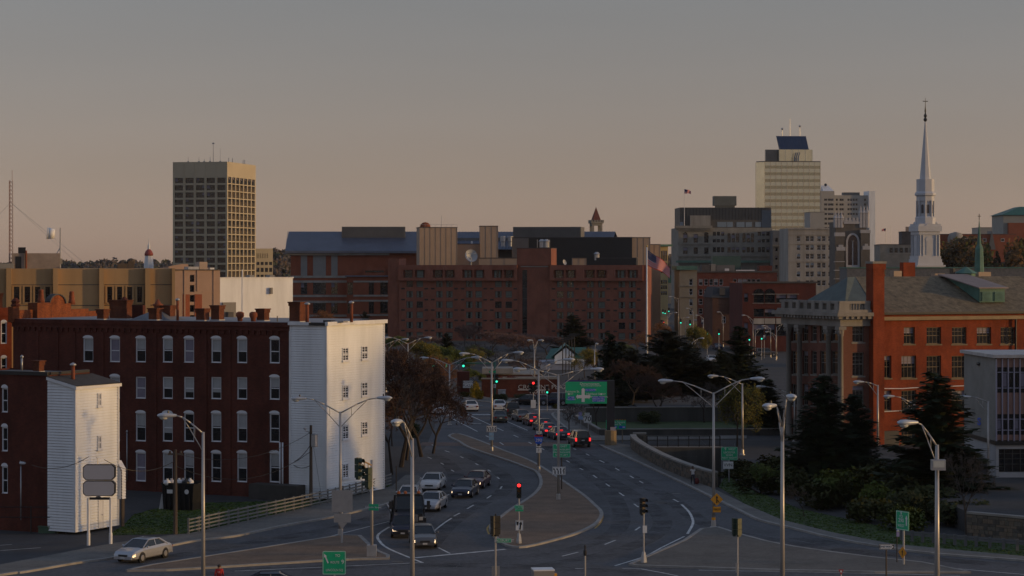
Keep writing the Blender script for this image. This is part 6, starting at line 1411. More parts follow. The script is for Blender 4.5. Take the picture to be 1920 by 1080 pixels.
def plant(name, label, cat, meshes, px, D, ytop, z0=0.0, wid=None, base_h=10.0, group=None, rz=None, parts=('trunk','crown'), base_w=6.2):
    X = (px-960)/FPX*D; h = CAMH-(ytop-HORY)/FPX*D - z0; s = h/base_h
    bb = [Vector(v) for me in meshes for v in ME_BB(me)]
    s = h/max(v.z for v in bb); w = s if wid is None else (1.32 if name in ('spruce_tree','pine_tree') else 1.12)*(wid/FPX*D)/max(max(v.x for v in bb)-min(v.x for v in bb), .1)
    e = empty(name, (X, D, z0), (rz if rz is not None else random.Random(label).uniform(-.5,.5)), label, cat, group); e.scale = (w, w, s)
    for n_, me in zip(parts, meshes): link(n_, me, e)
    return e
TR = 'trees around the square'
plant('spruce_tree', 'tall dark spruce left of the pair on the right bank', 'tree', CON[0], 1543, 203, 702, wid=150, group=TR)
plant('spruce_tree', 'shorter dark spruce pressed against the right of its taller twin', 'tree', CON[1], 1603, 206, 738, wid=120, group=TR)
plant('spruce_tree', 'broad dark spruce in front of the grey office block', 'tree', CON[2], 1755, 187, 696, wid=215, group=TR)
plant('spruce_tree', 'dark conical spruce before the right part of the hotel', 'tree', CON[1], 1075, 520, 590, wid=78, group=TR)
plant('spruce_tree', 'dark spruce just right of the green billboard', 'tree', CON[2], 1143, 300, 622, wid=85, group=TR)
plant('pine_tree', 'big rounded dark pine right of the flagpole', 'tree', PIN, 1255, 300, 614, 2.4, wid=128, base_w=7.2, group=TR)
plant('pine_tree', 'dark pine filling the gap left of the far street', 'tree', PIN, 1212, 292, 672, 2.4, wid=85, base_w=7.2, group=TR)
plant('spruce_tree', 'jagged dark spruce in front of the white slab', 'tree', CON[0], 1386, 318, 610, wid=105, group=TR)
plant('pine_tree', 'low dark pine between the two big evergreens by the far street', 'tree', PIN, 1322, 300, 672, 2.4, wid=85, base_w=7.2, group=TR)
plant('spruce_tree', 'dark evergreen left of the columned brick front', 'tree', CON[1], 1441, 268, 712, wid=75, group=TR)
plant('spruce_tree', 'low dark spruce at the right foot of the park wall', 'tree', CNARROW, 1405, 275, 735, .7, wid=65, base_w=4.8, group=TR)
plant('pine_tree', 'small evergreen before the left part of the hotel', 'tree', PIN, 838, 450, 622, wid=32, base_w=7.2, group=TR)
plant('bare_tree', 'large bare tree spreading over the road beside the white house', 'tree', WILD, 752, 224, 655, wid=215, base_w=9, rz=.4, group=TR)
plant('bare_tree', 'second bare tree close against the white house wall', 'tree', BARE[1], 735, 216, 680, wid=120, base_w=7, rz=1.4, group=TR)
plant('bare_tree', 'low wide bare tree reaching over the far traffic island', 'tree', WILD, 790, 236, 705, wid=175, base_w=9, rz=3.4, group=TR)
plant('budding_tree', 'tall orange-budded tree behind the big bare tree', 'tree', ORANGE, 752, 285, 636, wid=120, base_w=7, group=TR)
plant('budding_tree', 'rust-coloured budding tree left of the mast arm', 'tree', ORANGE2, 800, 320, 662, wid=95, base_w=7, group=TR)
plant('budding_tree', 'yellow-green tree behind the double lamp at the crossing', 'tree', YEL, 795, 415, 636, wid=62, base_w=7, group=TR)
plant('budding_tree', 'olive green tree left of the small evergreen', 'tree', GRN, 832, 430, 640, wid=62, base_w=7, group=TR)
plant('budding_tree', 'yellow-green tree under the hotel dish', 'tree', YEL2, 880, 425, 652, wid=60, base_w=7, group=TR)
plant('bare_tree', 'upright sunlit bare poplar against the hotel', 'tree', BAREP, 872, 540, 606, wid=45, base_w=7, group=TR)
plant('bare_tree', 'second upright bare poplar beside the hotel windows', 'tree', BAREP, 892, 548, 603, wid=40, base_w=7, rz=2, group=TR)
plant('bare_tree', 'pinkish bare tree below the hotel lift tower', 'tree', BAREP, 965, 480, 622, wid=75, base_w=7, group=TR)
plant('bare_tree', 'wide pinkish bare tree behind the small shop', 'tree', BAREP, 1026, 500, 624, wid=72, base_w=7, rz=1, group=TR)
plant('bare_tree', 'grey bare tree in front of the pavilion roof', 'tree', BARE[0], 930, 440, 648, wid=90, base_w=7, group=TR)
plant('bare_tree', 'dark bare tree beneath the green billboard', 'tree', BARE[2], 1067, 268, 752, wid=60, base_w=7, group=TR)
plant('bare_tree', 'broad bare tree right of the billboard post', 'tree', WILD, 1185, 285, 672, 2.4, wid=110, base_w=9, group=TR)
plant('bare_tree', 'orange-lit bare tree beside the flagpole', 'tree', ORANGE2, 1232, 470, 600, wid=50, base_w=7, group=TR)
plant('budding_tree', 'bright yellow-green tree at the mouth of the far street', 'tree', YEL, 1308, 440, 604, wid=50, base_w=7, group=TR)
plant('budding_tree', 'yellowish budding tree behind the green route sign', 'tree', YEL2, 1382, 249, 712, wid=100, base_w=7, group=TR)
plant('bare_tree', 'thin bare tree in front of the retaining wall', 'tree', BARE[1], 1813, 165, 840, wid=90, base_w=7, group=TR)
plant('bare_tree', 'bare little tree on the verge below the twin spruces', 'tree', BARE[0], 1508, 180, 905, wid=60, base_w=7, group=TR)
plant('budding_tree', 'yellow bush-tree behind the billboard lamp', 'tree', YEL2, 1096, 400, 650, wid=50, base_w=7, group=TR)
plant('budding_tree', 'small tree with red buds at the sign wall', 'tree', RED, 948, 345, 703, wid=45, base_w=7, group=TR)
plant('bare_tree', 'thin bare tree at the left foot of the courthouse', 'tree', ORANGE2, 590, 560, 578, wid=70, base_w=7, group=TR)
plant('pine_tree', 'small green pine peeking over the white house roof', 'tree', PIN, 685, 520, 581, wid=30, base_w=7.2, group=TR)
for lab, ms, px, D, yt, wd_, z_ in [
    ('dark pine between the billboard and the big rounded pine', PIN, 1188, 330, 650, 90, 0), ('dark spruce behind the billboard post', CON[0], 1165, 345, 640, 75, 0), ('dark pine at the foot of the flagpole', PIN, 1228, 345, 668, 80, 0),
    ('dark pine right of the big rounded pine', PIN, 1292, 310, 640, 75, 2.4), ('dark spruce left of the jagged one', CON[2], 1352, 308, 655, 75, 2.4), ('low dark pine right of the jagged spruce', PIN, 1420, 300, 690, 70, .7),
    ('brown bare tree far behind the sign pier', BARE[2], 850, 470, 668, 90, 0), ('rusty tree above the pavilion canopy', ORANGE2, 975, 420, 672, 80, 0), ('grey bare tree left of the shop', BARE[0], 1015, 415, 660, 75, 0),
    ('brown budding tree below the hotel right wing', ORANGE2, 1120, 450, 655, 60, 0), ('dull olive tree behind the pavilion', GRN, 905, 470, 645, 55, 0), ('olive tree between the yellow trees', GRN, 862, 415, 646, 55, 0), ('yellowish tree below the far green lights', YEL2, 815, 400, 662, 60, 0), ('small brown tree left of the sign pier', ORANGE2, 845, 370, 690, 50, 0), ('dark green tree over the sign pier', GRN, 893, 375, 688, 45, 0), ('dull olive tree at the right foot of the hotel', GRN, 1180, 470, 640, 55, 0),
    ('bare tree beside the dark billboard post', BARE[1], 1120, 272, 700, 70, 0), ('tangled bare tree over the park lawn', WILD, 1230, 279, 700, 110, .7), ('bare tree right on the park lawn', BARE[2], 1320, 277, 715, 80, .7),
    ('brown bare tree behind the far double lamps', BARE[1], 745, 330, 650, 90, 0), ('rusty bare tree behind the railing end', ORANGE2, 735, 250, 720, 70, 0), ('olive budding tree far left of the hotel base', GRN, 770, 520, 628, 80, 0)]:
    plant('pine_tree' if ms is PIN else ('spruce_tree' if ms in CON else 'leafless_tree'), lab, 'tree', ms, px, D, yt, z_, wid=wd_, group=TR)
for lab, ms, px, D, yt, wd_ in [('pinkish bare tree below the left hotel windows', BAREP, 800, 510, 625, 70), ('pinkish bare tree below the middle hotel windows', BAREP, 925, 500, 618, 85), ('pinkish bare tree right under the lift tower', BAREP, 995, 520, 622, 85), ('grey bare tree behind the pavilion left end', BARE[1], 885, 460, 640, 85), ('rusty budding tree before the hotel left end', ORANGE2, 760, 470, 640, 85), ('brown bare tree before the hotel centre', BARE[2], 955, 455, 650, 90), ('bare tree before the hotel right wing', BAREP, 1105, 520, 630, 70), ('bare tree at the hotel right corner', ORANGE2, 1195, 520, 625, 60), ('dark red-twigged tree rising by the white house', WILD, 762, 232, 640, 150), ('dark red-twigged tree leaning over the left road', WILD, 812, 240, 712, 130)]:
    plant('leafless_tree', lab, 'tree', ms, px, D, yt, 0, wid=wd_, group=TR)
SG = 'shrubs of the banks'
rr = random.Random(9)
def shrub(label, i, lm, px, D, wpx, ytop, z0=0.0):
    X = (px-960)/FPX*D; h = CAMH-(ytop-HORY)/FPX*D - z0; w = wpx/FPX*D/1.9
    e = empty('shrub', (X, D, z0), rr.uniform(0,6.28), label, 'shrub', SG); e.scale = (w, w, h/1.12)
    for n_, me in zip(('stem','foliage'), shrub_kind(i, lm)): link(n_, me, e)
shrub('dark shrub at the end of the stone parapet', 0, leaf_dk, 1372, 213, 75, 880)
shrub('brown-green shrub below the route sign', 1, leaf_dk, 1415, 208, 85, 872)
shrub('green shrub left of the tall twin-head lamp', 2, leaf_g, 1447, 203, 80, 866)
shrub('leafy green shrub under the tall spruce', 0, leaf_dk, 1500, 196, 95, 878)
shrub('brighter green shrub below the shorter spruce', 1, leaf_g, 1560, 190, 95, 890)
shrub('green shrub in the middle of the right bank', 2, leaf_dk, 1610, 186, 90, 893)
shrub('fresh green shrub left of the big spruce', 0, leaf_g, 1650, 183, 85, 905)
shrub('dark shrub under the big spruce', 1, leaf_dk, 1705, 178, 100, 915)
shrub('low dark shrub right of the big spruce', 2, leaf_dk, 1775, 175, 90, 935)
shrub('dark round shrub behind the sidewalk bend', 2, leaf_dk, 1465, 214, 90, 850)
shrub('dark shrub behind the lower spruce branches', 0, leaf_dk, 1640, 205, 110, 862)
for lab, i, lm, px, D, w_, yt in [('wide dark bush left under the tall spruce', 2, leaf_dk, 1480, 206, 140, 855), ('wide olive bush between tall spruce and verge', 0, leaf_dk, 1535, 186, 130, 905), ('wide green bush below the twin spruces', 1, leaf_g, 1590, 194, 140, 872), ('broad dark bush before the brick hall corner', 2, leaf_dk, 1640, 194, 150, 868), ('broad dark bush left below the big spruce', 0, leaf_dk, 1690, 186, 150, 885), ('broad dark bush right below the big spruce', 1, leaf_dk, 1745, 180, 140, 905), ('olive bush before the thin bare tree', 2, leaf_dk, 1800, 174, 120, 935), ('low green bush above the guardrail start', 0, leaf_g, 1690, 171, 110, 950), ('low olive bush above the verge middle', 1, leaf_dk, 1625, 176, 120, 930), ('low dark bush above the verge left', 2, leaf_dk, 1425, 198, 100, 890), ('small olive bush behind the route sign', 0, leaf_dk, 1395, 218, 90, 862)]: shrub(lab, i, lm, px, D, w_, yt)
shrub('yellow forsythia bush beside the sign pier', 0, leaf_fs, 890, 338, 22, 716)
shrub('second yellow forsythia bush lower left of the sign wall', 1, leaf_fs, 897, 334, 20, 728)
shrub('dark low hedge shrub below the hotel lettering', 1, leaf_dk, 985, 332, 50, 737)
shrub('dark low hedge shrub left of the hotel lettering', 2, leaf_dk, 940, 332, 40, 738)
shrub('dark hedge shrub right of the hotel lettering', 0, leaf_dk, 1035, 332, 50, 737)
shrub('green shrub under the far left trees', 1, leaf_dk, 870, 340, 30, 733)
shrub('small round hedge beside the queueing cars', 0, leaf_dk, 1040, 315, 14, 758)
shrub('dark shrub at the foot of the big bare tree', 1, leaf_dk, 775, 262, 40, 790)
shrub('shrub on the lawn at the back wall of the park', 2, leaf_dk, 1220, 276, 60, 770, .7)

for i in range(9):                              # unseen tall trees added on the right to half-shade the low sun
    e = plant('added_shade_tree', ['first','second','third','fourth','fifth','sixth','seventh','eighth','ninth'][i]+' of the tall trees lining the bank right of the view', 'tree', PIN if i % 2 else BARE[i % 3], 960, 150+i*6.8, 495, wid=240, rz=i*1.3, group='added shade trees out of view'); e.location.x = 108+(i % 2)*7; e.scale = (1.25,1.25,2.35)
# far wooded hills
def woods(name, label, pts, lms, n, seed, th=9.0, size=1.2, per=34, depth=120, base=True):
    """pts = (px, ytop of the trees, D): a ridge of hill with a mass of crowns on it"""
    rr = random.Random(seed); m = MB()
    m.cur = 0
    if base:
        top = [Wp(a, b, D) for a, b, D in pts]
        for i in range(len(top)-1):
            a, b = top[i], top[i+1]; m.quad((a.x,a.y-depth,-1),(b.x,b.y-depth,-1),(b.x,b.y,b.z-th*.8),(a.x,a.y,a.z-th*.8)); m.quad((a.x,a.y,a.z-th*.8),(b.x,b.y,b.z-th*.8),(b.x,b.y+depth*2,-1),(a.x,a.y+depth*2,-1))
        h = m.build('hill', mat('hill_earth', (.05,.045,.03), .95, .4, .02)); struct(h); m = MB()
    for k in range(n):
        t = rr.uniform(0, len(pts)-1.001); i = int(t); f = t-i; px = pts[i][0]+(pts[i+1][0]-pts[i][0])*f; y = pts[i][1]+(pts[i+1][1]-pts[i][1])*f; D = pts[i][2]+(pts[i+1][2]-pts[i][2])*f
        back = rr.uniform(0,1)**1.5; top = Wp(px, y, D); g = (top.z-th*.8)*(1-back) - 1*back
        c = Vector((top.x, D-depth*back, max(0, g))); hh = th*rr.uniform(.65,1.15); r_ = hh*rr.uniform(.28,.42); m.cur = rr.randrange(len(lms)); con = rr.random() < .25
        for j in range(per):
            zz = rr.uniform(.12,1.0); rad = r_*((1-zz) if con else math.sqrt(max(.02,1-(2*zz-1.1)**2))) ; a = rr.uniform(0,6.28); q = c + Vector((math.cos(a)*rad*rr.uniform(.5,1), math.sin(a)*rad*rr.uniform(.5,1), hh*zz))
            u = Vector((rr.uniform(-1,1),rr.uniform(-1,1),rr.uniform(-1,1))).normalized()*size*rr.uniform(.5,1.2); v = u.orthogonal().normalized()*size*.8; m.quad(q-u, q+v, q+u, q-v)
    o = m.build(name, lms); tag(o, label, 'woods', kind='stuff')
wd = [leafmat('far_wood_brown', (.085,.065,.055), (.115,.085,.07)), leafmat('far_wood_green', (.05,.06,.04), (.075,.08,.055)), leafmat('far_wood_grey', (.08,.075,.075), (.105,.09,.085))]
woods('far_woods', 'distant wooded ridge on the left horizon', [(-60,497,2400),(60,496,2400),(150,493,2400),(200,489,2350),(260,490,2400),(330,493,2450),(420,497,2600)], wd, 420, 1, 11, 1.8)
woods('far_woods', 'wooded hill showing between left tower annex and courthouse', [(480,492,1700),(515,473,1650),(545,470,1650),(600,480,1700)], wd, 260, 2, 11, 1.6, depth=160)
woods('far_woods', 'wooded hill seen down the street beyond the flag', [(1180,500,1900),(1240,488,1800),(1262,483,1750),(1290,486,1800),(1400,500,1900)], wd, 220, 3, 11, 1.6, depth=150)
hw = [leafmat('hill_rust', (.10,.055,.02), (.15,.08,.025)), leafmat('hill_olive', (.045,.05,.012), (.08,.08,.018)), leafmat('hill_brown', (.06,.045,.025), (.09,.065,.03))]
woods('hillside_woods', 'rust and olive budding woods on the right hillside behind the steeple', [(1640,505,780),(1720,478,780),(1770,456,760),(1830,452,740),(1880,449,720),(1960,446,720)], hw, 210, 4, 9, .75, 70, 90)
woods('far_woods', 'low hazy ridge along the whole far horizon', [(-200,499,4200),(400,497,4200),(900,499,4200),(1300,497,4200),(2100,494,4200)], wd, 300, 6, 14, 4, 20, 200)

# ------------------------------------------------------------------ street lamps
def head_mesh():
    m = MB(); n = 10; st = [(0,.05,.05),(.12,.09,.08),(.3,.13,.10),(.5,.19,.13),(.72,.20,.12),(.86,.14,.07),(.92,.03,.02)]
    vs = []; fs = []
    for x, w, h in st:
        for i in range(n):
            a = 6.2832*i/n; vs.append((x, w*math.cos(a), h*math.sin(a)))
    for k in range(len(st)-1):
        for i in range(n): fs.append((k*n+i, k*n+(i+1) % n, (k+1)*n+(i+1) % n, (k+1)*n+i))
    m.add(vs, fs); return m.mesh('lamp_head', lamp_m, True)
HEAD = head_mesh(); LENS = MB().ell((.62,0,-.09),.2,.16,.12,10,6).mesh('lens', lens_m, True)
EYE = MB().tube((.4,0,.1),(.4,0,.22),.05,.04,6).mesh('photocell', black_m)
def lamp(label, px, ytop, heads, ybase=None, H=10.2, r=.13, group='street lamps', head_s=1.25, dark=None, straight=False):
    q = H/20
    if ybase is None: ybase = (ytop-HORY*q)/(1-q)
    p = G(px, ybase); D = p.y; k = D/FPX; zt = CAMH-(ytop-HORY)*k
    e = empty('street_lamp', (p.x, p.y, 0), 0, label, 'street lamp', group)
    MB().tube((0,0,.5),(0,0,zt),r,r*.62,12).build('pole', dark or pole_m, e, True)
    MB().lathe([(r*2.2,0),(r*2.2,.08),(r*1.5,.14),(r*1.35,.55),(r,.6)], (0,0,0), 10).build('base', dark or pole_m, e)
    for hx, hy, *ex in heads:
        dx = (hx-px)*k; dz = CAMH-(hy-HORY)*k - zt; dy = ex[0] if ex else 0.0
        d = Vector((dx, dy, 0)); L = d.length or .1; d.normalize()
        P = lambda s, z: tuple(d*s + Vector((0,0,zt+z)))
        m = MB(); hl = .92*head_s; s1 = max(.2, L-hl*.55)
        up = [P(0,-.1), P(s1*.45, dz*.55), P(s1*.75, dz*.9), P(s1, dz)]
        m.path(up, [.055,.05,.045,.035], 7)
        if not straight: m.path([P(0,-1.15), P(s1*.45, dz*.55-.42), P(s1*.72, dz*.86-.02)], [.035,.032,.03], 6); m.tube(P(s1*.30, dz*.36), P(s1*.30, dz*.36-.62), .022, .022, 5)
        m.build('arm', dark or pole_m, e, True)
        h = link('lamp_head', HEAD, e, P(s1-.1, dz), math.atan2(d.y, d.x)); h.scale = (head_s,)*3
        link('lens', LENS, h); link('photocell', EYE, h)
    return e
lamp('single-arm street lamp at lower left with its head before the brick row', 381, 810, [(308,779)])
lamp('double-arm street lamp in front of the white-clad house', 638, 772, [(556,747),(725,746)], 1007)
lamp('near street lamp with forward-curving arm beside the tow truck', 773, 822, [(747,786,-2.2)], r=.15, head_s=1.35)
lamp('double-arm street lamp on the island left of the green billboard', 1047, 702, [(971,692),(1123,692)], 939)
lamp('double-arm street lamp carrying the interstate route shields', 1010, 693, [(948,676),(1070,674)], 886)
lamp('double-arm street lamp with lane-arrow sign at the island tip', 922, 679, [(868,663),(975,661)], 848)
lamp('double-arm street lamp behind the far mast arm', 843, 683, [(793,671),(894,670)], 797)
lamp('double-arm street lamp with yellow merge sign', 1338, 736, [(1244,714),(1424,710)], 990)
lamp('single-arm street lamp behind the merge lamp', 1392, 719, [(1334,705)], 853)
lamp('tall two-headed street lamp crossing the dark shrubs', 1467, 800, [(1437,759,-1.0),(1478,741,-1.5)], H=10.6, r=.15, head_s=1.3)
lamp('single-arm street lamp beside the columned brick front', 1490, 740, [(1424,725)], 828)
lamp('single-arm street lamp in front of the sunlit brick wall', 1646, 722, [(1607,716)], 858)
lamp('single-arm street lamp half hidden in the big spruce', 1728, 765, [(1664,743)], 872)
lamp('single-arm street lamp in front of the grey office block', 1853, 752, [(1805,744)], 930)
sp_lamp = lamp('near street lamp with floodlight box at lower right', 1757, 834, [(1693,791,-.6)], r=.16, head_s=1.35)
lamp('far double-arm lamp above the orange tree', 765, 644, [(725,633),(805,633)], 747, H=10.4)
lamp('far double-arm lamp just clear of the white house', 723, 645, [(683,636),(762,636)], 735, H=10.4)
lamp('far twin-head lamp before the pinkish bare tree', 1002, 654, [(992,638),(1016,638)], 738, H=9.5, head_s=1.0)
lamp('sunlit lamp at the dark spruce right of the shop', 1115, 655, [(1119,644,-1)], 735, H=9, head_s=1.0)
for i, (px, yt, hx, hy, yb) in enumerate([(1272,560,1256,556,640),(1251,590,1268,586,640),(1300,585,1288,578,640),(1272,598,1291,595,640),(1285,603,1305,600,645),(1319,597,1306,591,640),(1298,642,1318,634,700),(1356,592,1346,585,650),(1412,600,1393,591,665),(1416,619,1434,615,670),(1445,616,1430,611,670),(1456,613,1475,607,672),(1455,629,1437,622,675)]):
    lamp(['curved lamp deep in the street canyon', 'low curved lamp left of the far signals', 'curved lamp before the beige corner building', 'curved lamp over the far green signal', 'second curved lamp over the far green signal', 'curved lamp before the red brick block', 'pale triple-arm lamp above the yellow-green tree', 'lamp with lit orange head before the mansard house', 'curved lamp left of the brick hall windows', 'double-arm lamp before the brick hall', 'single-arm lamp below the brick hall arches', 'tall double-arm lamp left of the columned front', 'lamp lowest of those before the brick hall'][i],
         px, yt, [(hx, hy)], yb, head_s=.95, r=.08, group='lamps along the downtown streets')
k = sp_lamp.location.y/FPX
m = MB().box(-.38,.38,-.5,-.12,CAMH-(877-HORY)*k-.1,CAMH-(861-HORY)*k); fl = m.build('floodlight', galv, sp_lamp); MB().box(-.3,.3,-.53,-.5,CAMH-(875-HORY)*k,CAMH-(863-HORY)*k).build('flood_glass', lens_m, fl)

# ------------------------------------------------------------------ signs
def panel(parent, x0, x1, z0, z1, y, mtl, name='sign_panel', corner=.0, border=None, th=.03):
    c = corner; m = MB()
    pts = [(x0+c,z0),(x1-c,z0),(x1,z0+c),(x1,z1-c),(x1-c,z1),(x0+c,z1),(x0,z1-c),(x0,z0+c)] if c else [(x0,z0),(x1,z0),(x1,z1),(x0,z1)]
    n = len(pts); m.add([(a,y,b) for a,b in pts]+[(a,y+th,b) for a,b in pts], [tuple(range(n)), tuple(range(2*n-1,n-1,-1))]+[(i,n+i,n+(i+1)%n,(i+1)%n) for i in range(n)])
    o = m.build(name, mtl, parent)
    if border:
        b = MB(); w = border[1]
        for a0,a1,b0,b1 in ((x0+w,x1-w,z1-2*w,z1-w),(x0+w,x1-w,z0+w,z0+2*w),(x0+w,x0+2*w,z0+2*w,z1-2*w),(x1-2*w,x1-w,z0+2*w,z1-2*w)): b.box(a0,a1,y-.006,y-.001,b0,b1)
        b.build('sign_border', border[0], o)
    return o
def sgn(name, label, px, py, post_x=None, cat='sign', rz=0.0, z=0.0, D=None):
    p = G(px, py, z) if D is None else Wp(px, py, D)
    return empty(name, tuple(p), rz, label, cat)
class SS:                                      # a sign's own scale: pixels around its post foot -> metres
    def __init__(s, px, py, z=0.0): s.px, s.py = px, py; s.k = (CAMH-z)/(py-HORY)
    def x(s, px): return (px-s.px)*s.k
    def z(s, py): return (s.py-py)*s.k
def post(parent, h, r=.05, mtl=None, x=0.0, name='post', y=.06): MB().tube((x,y,0),(x,y,h),r,r,8).build(name, mtl or galv, parent)
def arrow(parent, x, z, L, ang, w, mtl, y, name='arrow', hd=2.3):
    """flat arrow: shaft and head, pointing along ang in the sign plane"""
    d = (math.cos(ang), math.sin(ang)); n_ = (-d[1], d[0]); m = MB(); Pt = lambda a, b: (x+d[0]*a+n_[0]*b, y, z+d[1]*a+n_[1]*b)
    h = min(L*.45, w*hd*1.1); m.quad(Pt(-L/2,-w/2),Pt(L/2-h,-w/2),Pt(L/2-h,w/2),Pt(-L/2,w/2)); m.quad(Pt(L/2-h,-w*hd/2),Pt(L/2,0),Pt(L/2-h,w*hd/2)); return m.build(name, mtl, parent)

# TO ROUTE 9 / LINCOLN SQ at the bottom edge
S = SS(627, 1140); e = sgn('guide_sign', 'green TO ROUTE 9 LINCOLN SQ sign at the bottom edge', 627, 1140); post(e, S.z(1060))
pn = panel(e, S.x(604.5), S.x(648.5), S.z(1077.5), S.z(1033), 0, green_s, corner=.08, border=(white_sg,.025)); pn.rotation_euler.z = 0
textobj(pn, 'TO', (S.x(633),-.02,S.z(1042)), .22, white_sg); textobj(pn, 'ROUTE', (S.x(628),-.02,S.z(1054.5)), .2, white_sg, sx=.8); textobj(pn, '9', (S.x(642.5),-.02,S.z(1054)), .36, white_sg); textobj(pn, 'LINCOLN SQ', (S.x(627),-.02,S.z(1069)), .2, white_sg, sx=.85)
arrow(pn, S.x(611.5), S.z(1047), .6, R(113), .08, white_sg, -.012)
# sign backs on the left island
S = SS(641, 1021); e = sgn('sign_backs', 'two grey sign backs on a post on the left island', 641, 1021); post(e, S.z(925), .08); panel(e, S.x(622), S.x(661), S.z(960), S.z(919), -.05, signback); panel(e, S.x(626), S.x(658), S.z(979.5), S.z(963), -.05, signback)
MB().add([(S.x(633),-.06,S.z(979.8)),(S.x(651),-.06,S.z(979.8)),(S.x(642),-.06,S.z(992))], [(0,2,1)]).build('sign_panel', signback, e)
# big green billboard on the dark post
S = SS(1145, 836); e = sgn('billboard_sign', 'large green direction billboard with white cross on a dark post', 1145, 836); MB().lathe([(.65,0),(.65,1.7),(.55,1.75)], (0,0,0), 12).build('concrete_base', mat('tan_base', (.27,.2,.12), .9, .2, 1), e); MB().box(-.42,.42,-.35,.35,1.7,S.z(713)).build('post', mat('dark_blue_steel', (.018,.02,.03), .5, .2, 1), e)
x0, x1, z0, z1 = S.x(1060), S.x(1137.5), S.z(756), S.z(715); zc0 = z0
pn = panel(e, x0, x1, z0, z1, -.75, green_s, th=.2); panel(pn, x0, x1, z1, S.z(712.5), -.72, mat('violet_trim', (.05,.02,.16), .5, .1, 1), 'top_trim', th=.12)
m = MB(); cxm, czm = S.x(1093), S.z(743); m.box(cxm-.17,cxm+.17,-.765,-.751,S.z(753),S.z(729)).box(S.x(1083),S.x(1103.5),-.768,-.7655,czm-.17,czm+.17)
m.add([(cxm-.17,-.765,S.z(729)),(cxm+.17,-.765,S.z(729)),(cxm,-.765,S.z(726.5))], [(0,1,2)]); m.add([(S.x(1103.5),-.765,czm-.28),(S.x(1107),-.765,czm),(S.x(1103.5),-.765,czm+.28)], [(0,1,2)]); m.add([(S.x(1083),-.765,czm+.28),(S.x(1079.5),-.765,czm),(S.x(1083),-.765,czm-.28)], [(0,1,2)]); m.build('cross_diagram', white_sg, pn)
for a,b,c,d,t in ((1097,1116,733,728,'DCU CENTER'),(1064,1077,750,742.5,'RT 290\nMASS PIKE'),(1110,1133,752.5,742,'MEMORIAL HOSPITAL\nVERNON HILL\nCITY CAMPUS')):
    q = panel(pn, S.x(a), S.x(b), S.z(c), S.z(d), -.756, blue_s, 'blue_panel', th=.004); textobj(q, t, ((S.x(a)+S.x(b))/2,-.764,(S.z(c)+S.z(d))/2), .22, white_sg)
textobj(pn, 'Downtown', (S.x(1105),-.76,S.z(719)), .36, white_sg, sx=1.3); textobj(pn, 'Entertainment District', (S.x(1108),-.76,S.z(722.5)), .24, white_sg); textobj(pn, 'Belmont St.', (S.x(1073),-.76,S.z(733.5)), .34, white_sg); textobj(pn, 'EAST', (S.x(1071),-.76,S.z(738)), .2, white_sg); textobj(pn, 'Highland St.', (S.x(1113),-.76,S.z(738)), .34, white_sg); textobj(pn, 'WEST', (S.x(1131),-.76,S.z(738)), .2, white_sg)
for a in (1064.5, 1125.5): panel(pn, S.x(a), S.x(a+3), S.z(740), S.z(736.5), -.757, white_sg, 'route_marker', th=.004)
panel(e, S.x(1144), S.x(1154), S.z(807), S.z(800), -.5, mat('pinkish_notice', (.45,.38,.40), .6, .1, 1), 'notice')
# small green plan sign behind the post
S = SS(1167, 830); e = sgn('plan_sign', 'small green arrow sign half hidden behind the billboard post', 1167, 830); MB().box(-.06,.06,0,.1,0,S.z(805)).build('post', mat('tan_post', (.2,.16,.12), .8, .2, 1), e); pn = panel(e, S.x(1136), S.x(1173.5), S.z(804.5), S.z(787.5), -.1, green_s)
m = MB(); 
for i in range(7): m.obox((S.x(1140)+i*.28*1.05,-.115,S.z(788.2)),(.16,0,0),(0,.01,0),(.08,0,.12))
m.build('stripe', mat('orange_stripe', (.4,.17,.03), .6, .1, 1), pn); textobj(pn, 'Lincoln Square', (S.x(1156),-.12,S.z(791.5)), .32, white_sg); textobj(pn, 'Highland St', (S.x(1153),-.12,S.z(795.5)), .3, white_sg)
for a in (1145,1160.5): q = panel(pn, S.x(a), S.x(a+12), S.z(803), S.z(798.5), -.106, blue_s, 'blue_panel', th=.004); arrow(q, S.x(a+9), S.z(800.7), .3, 0, .07, white_sg, -.112)
for zz in (793,801): arrow(pn, S.x(1139.5), S.z(zz), .55, R(90), .12, white_sg, -.112)
# STATE 70 and neighbours
S = SS(1103, 825); e = sgn('route_sign', 'white route 70 sign with small plate above', 1103, 825); post(e, S.z(778)); pn = panel(e, S.x(1094.5), S.x(1109), S.z(793), S.z(778.5), 0, white_sg, border=(black_m,.02)); textobj(pn, '70', (S.x(1101.7),-.02,S.z(785.8)), .78, black_m, off=.012); pn = panel(e, S.x(1096.5), S.x(1105.5), S.z(777.8), S.z(774), 0, white_sg); textobj(pn, 'END', (S.x(1101),-.02,S.z(775.8)), .2, black_m)
S = SS(1089, 806); e = sgn('notice_sign', 'violet and blue notice plates left of the route 70 sign', 1089, 806); post(e, S.z(772)); panel(e, S.x(1085), S.x(1091.5), S.z(779.5), S.z(772.5), 0, mat('pale_violet', (.32,.28,.5), .6, .1, 1)); pn = panel(e, S.x(1084.5), S.x(1093), S.z(786.5), S.z(780.5), 0, mat('pale_blue', (.22,.36,.62), .6, .1, 1)); textobj(pn, 'PARKING', (S.x(1088.7),-.02,S.z(783.5)), .12, white_sg)
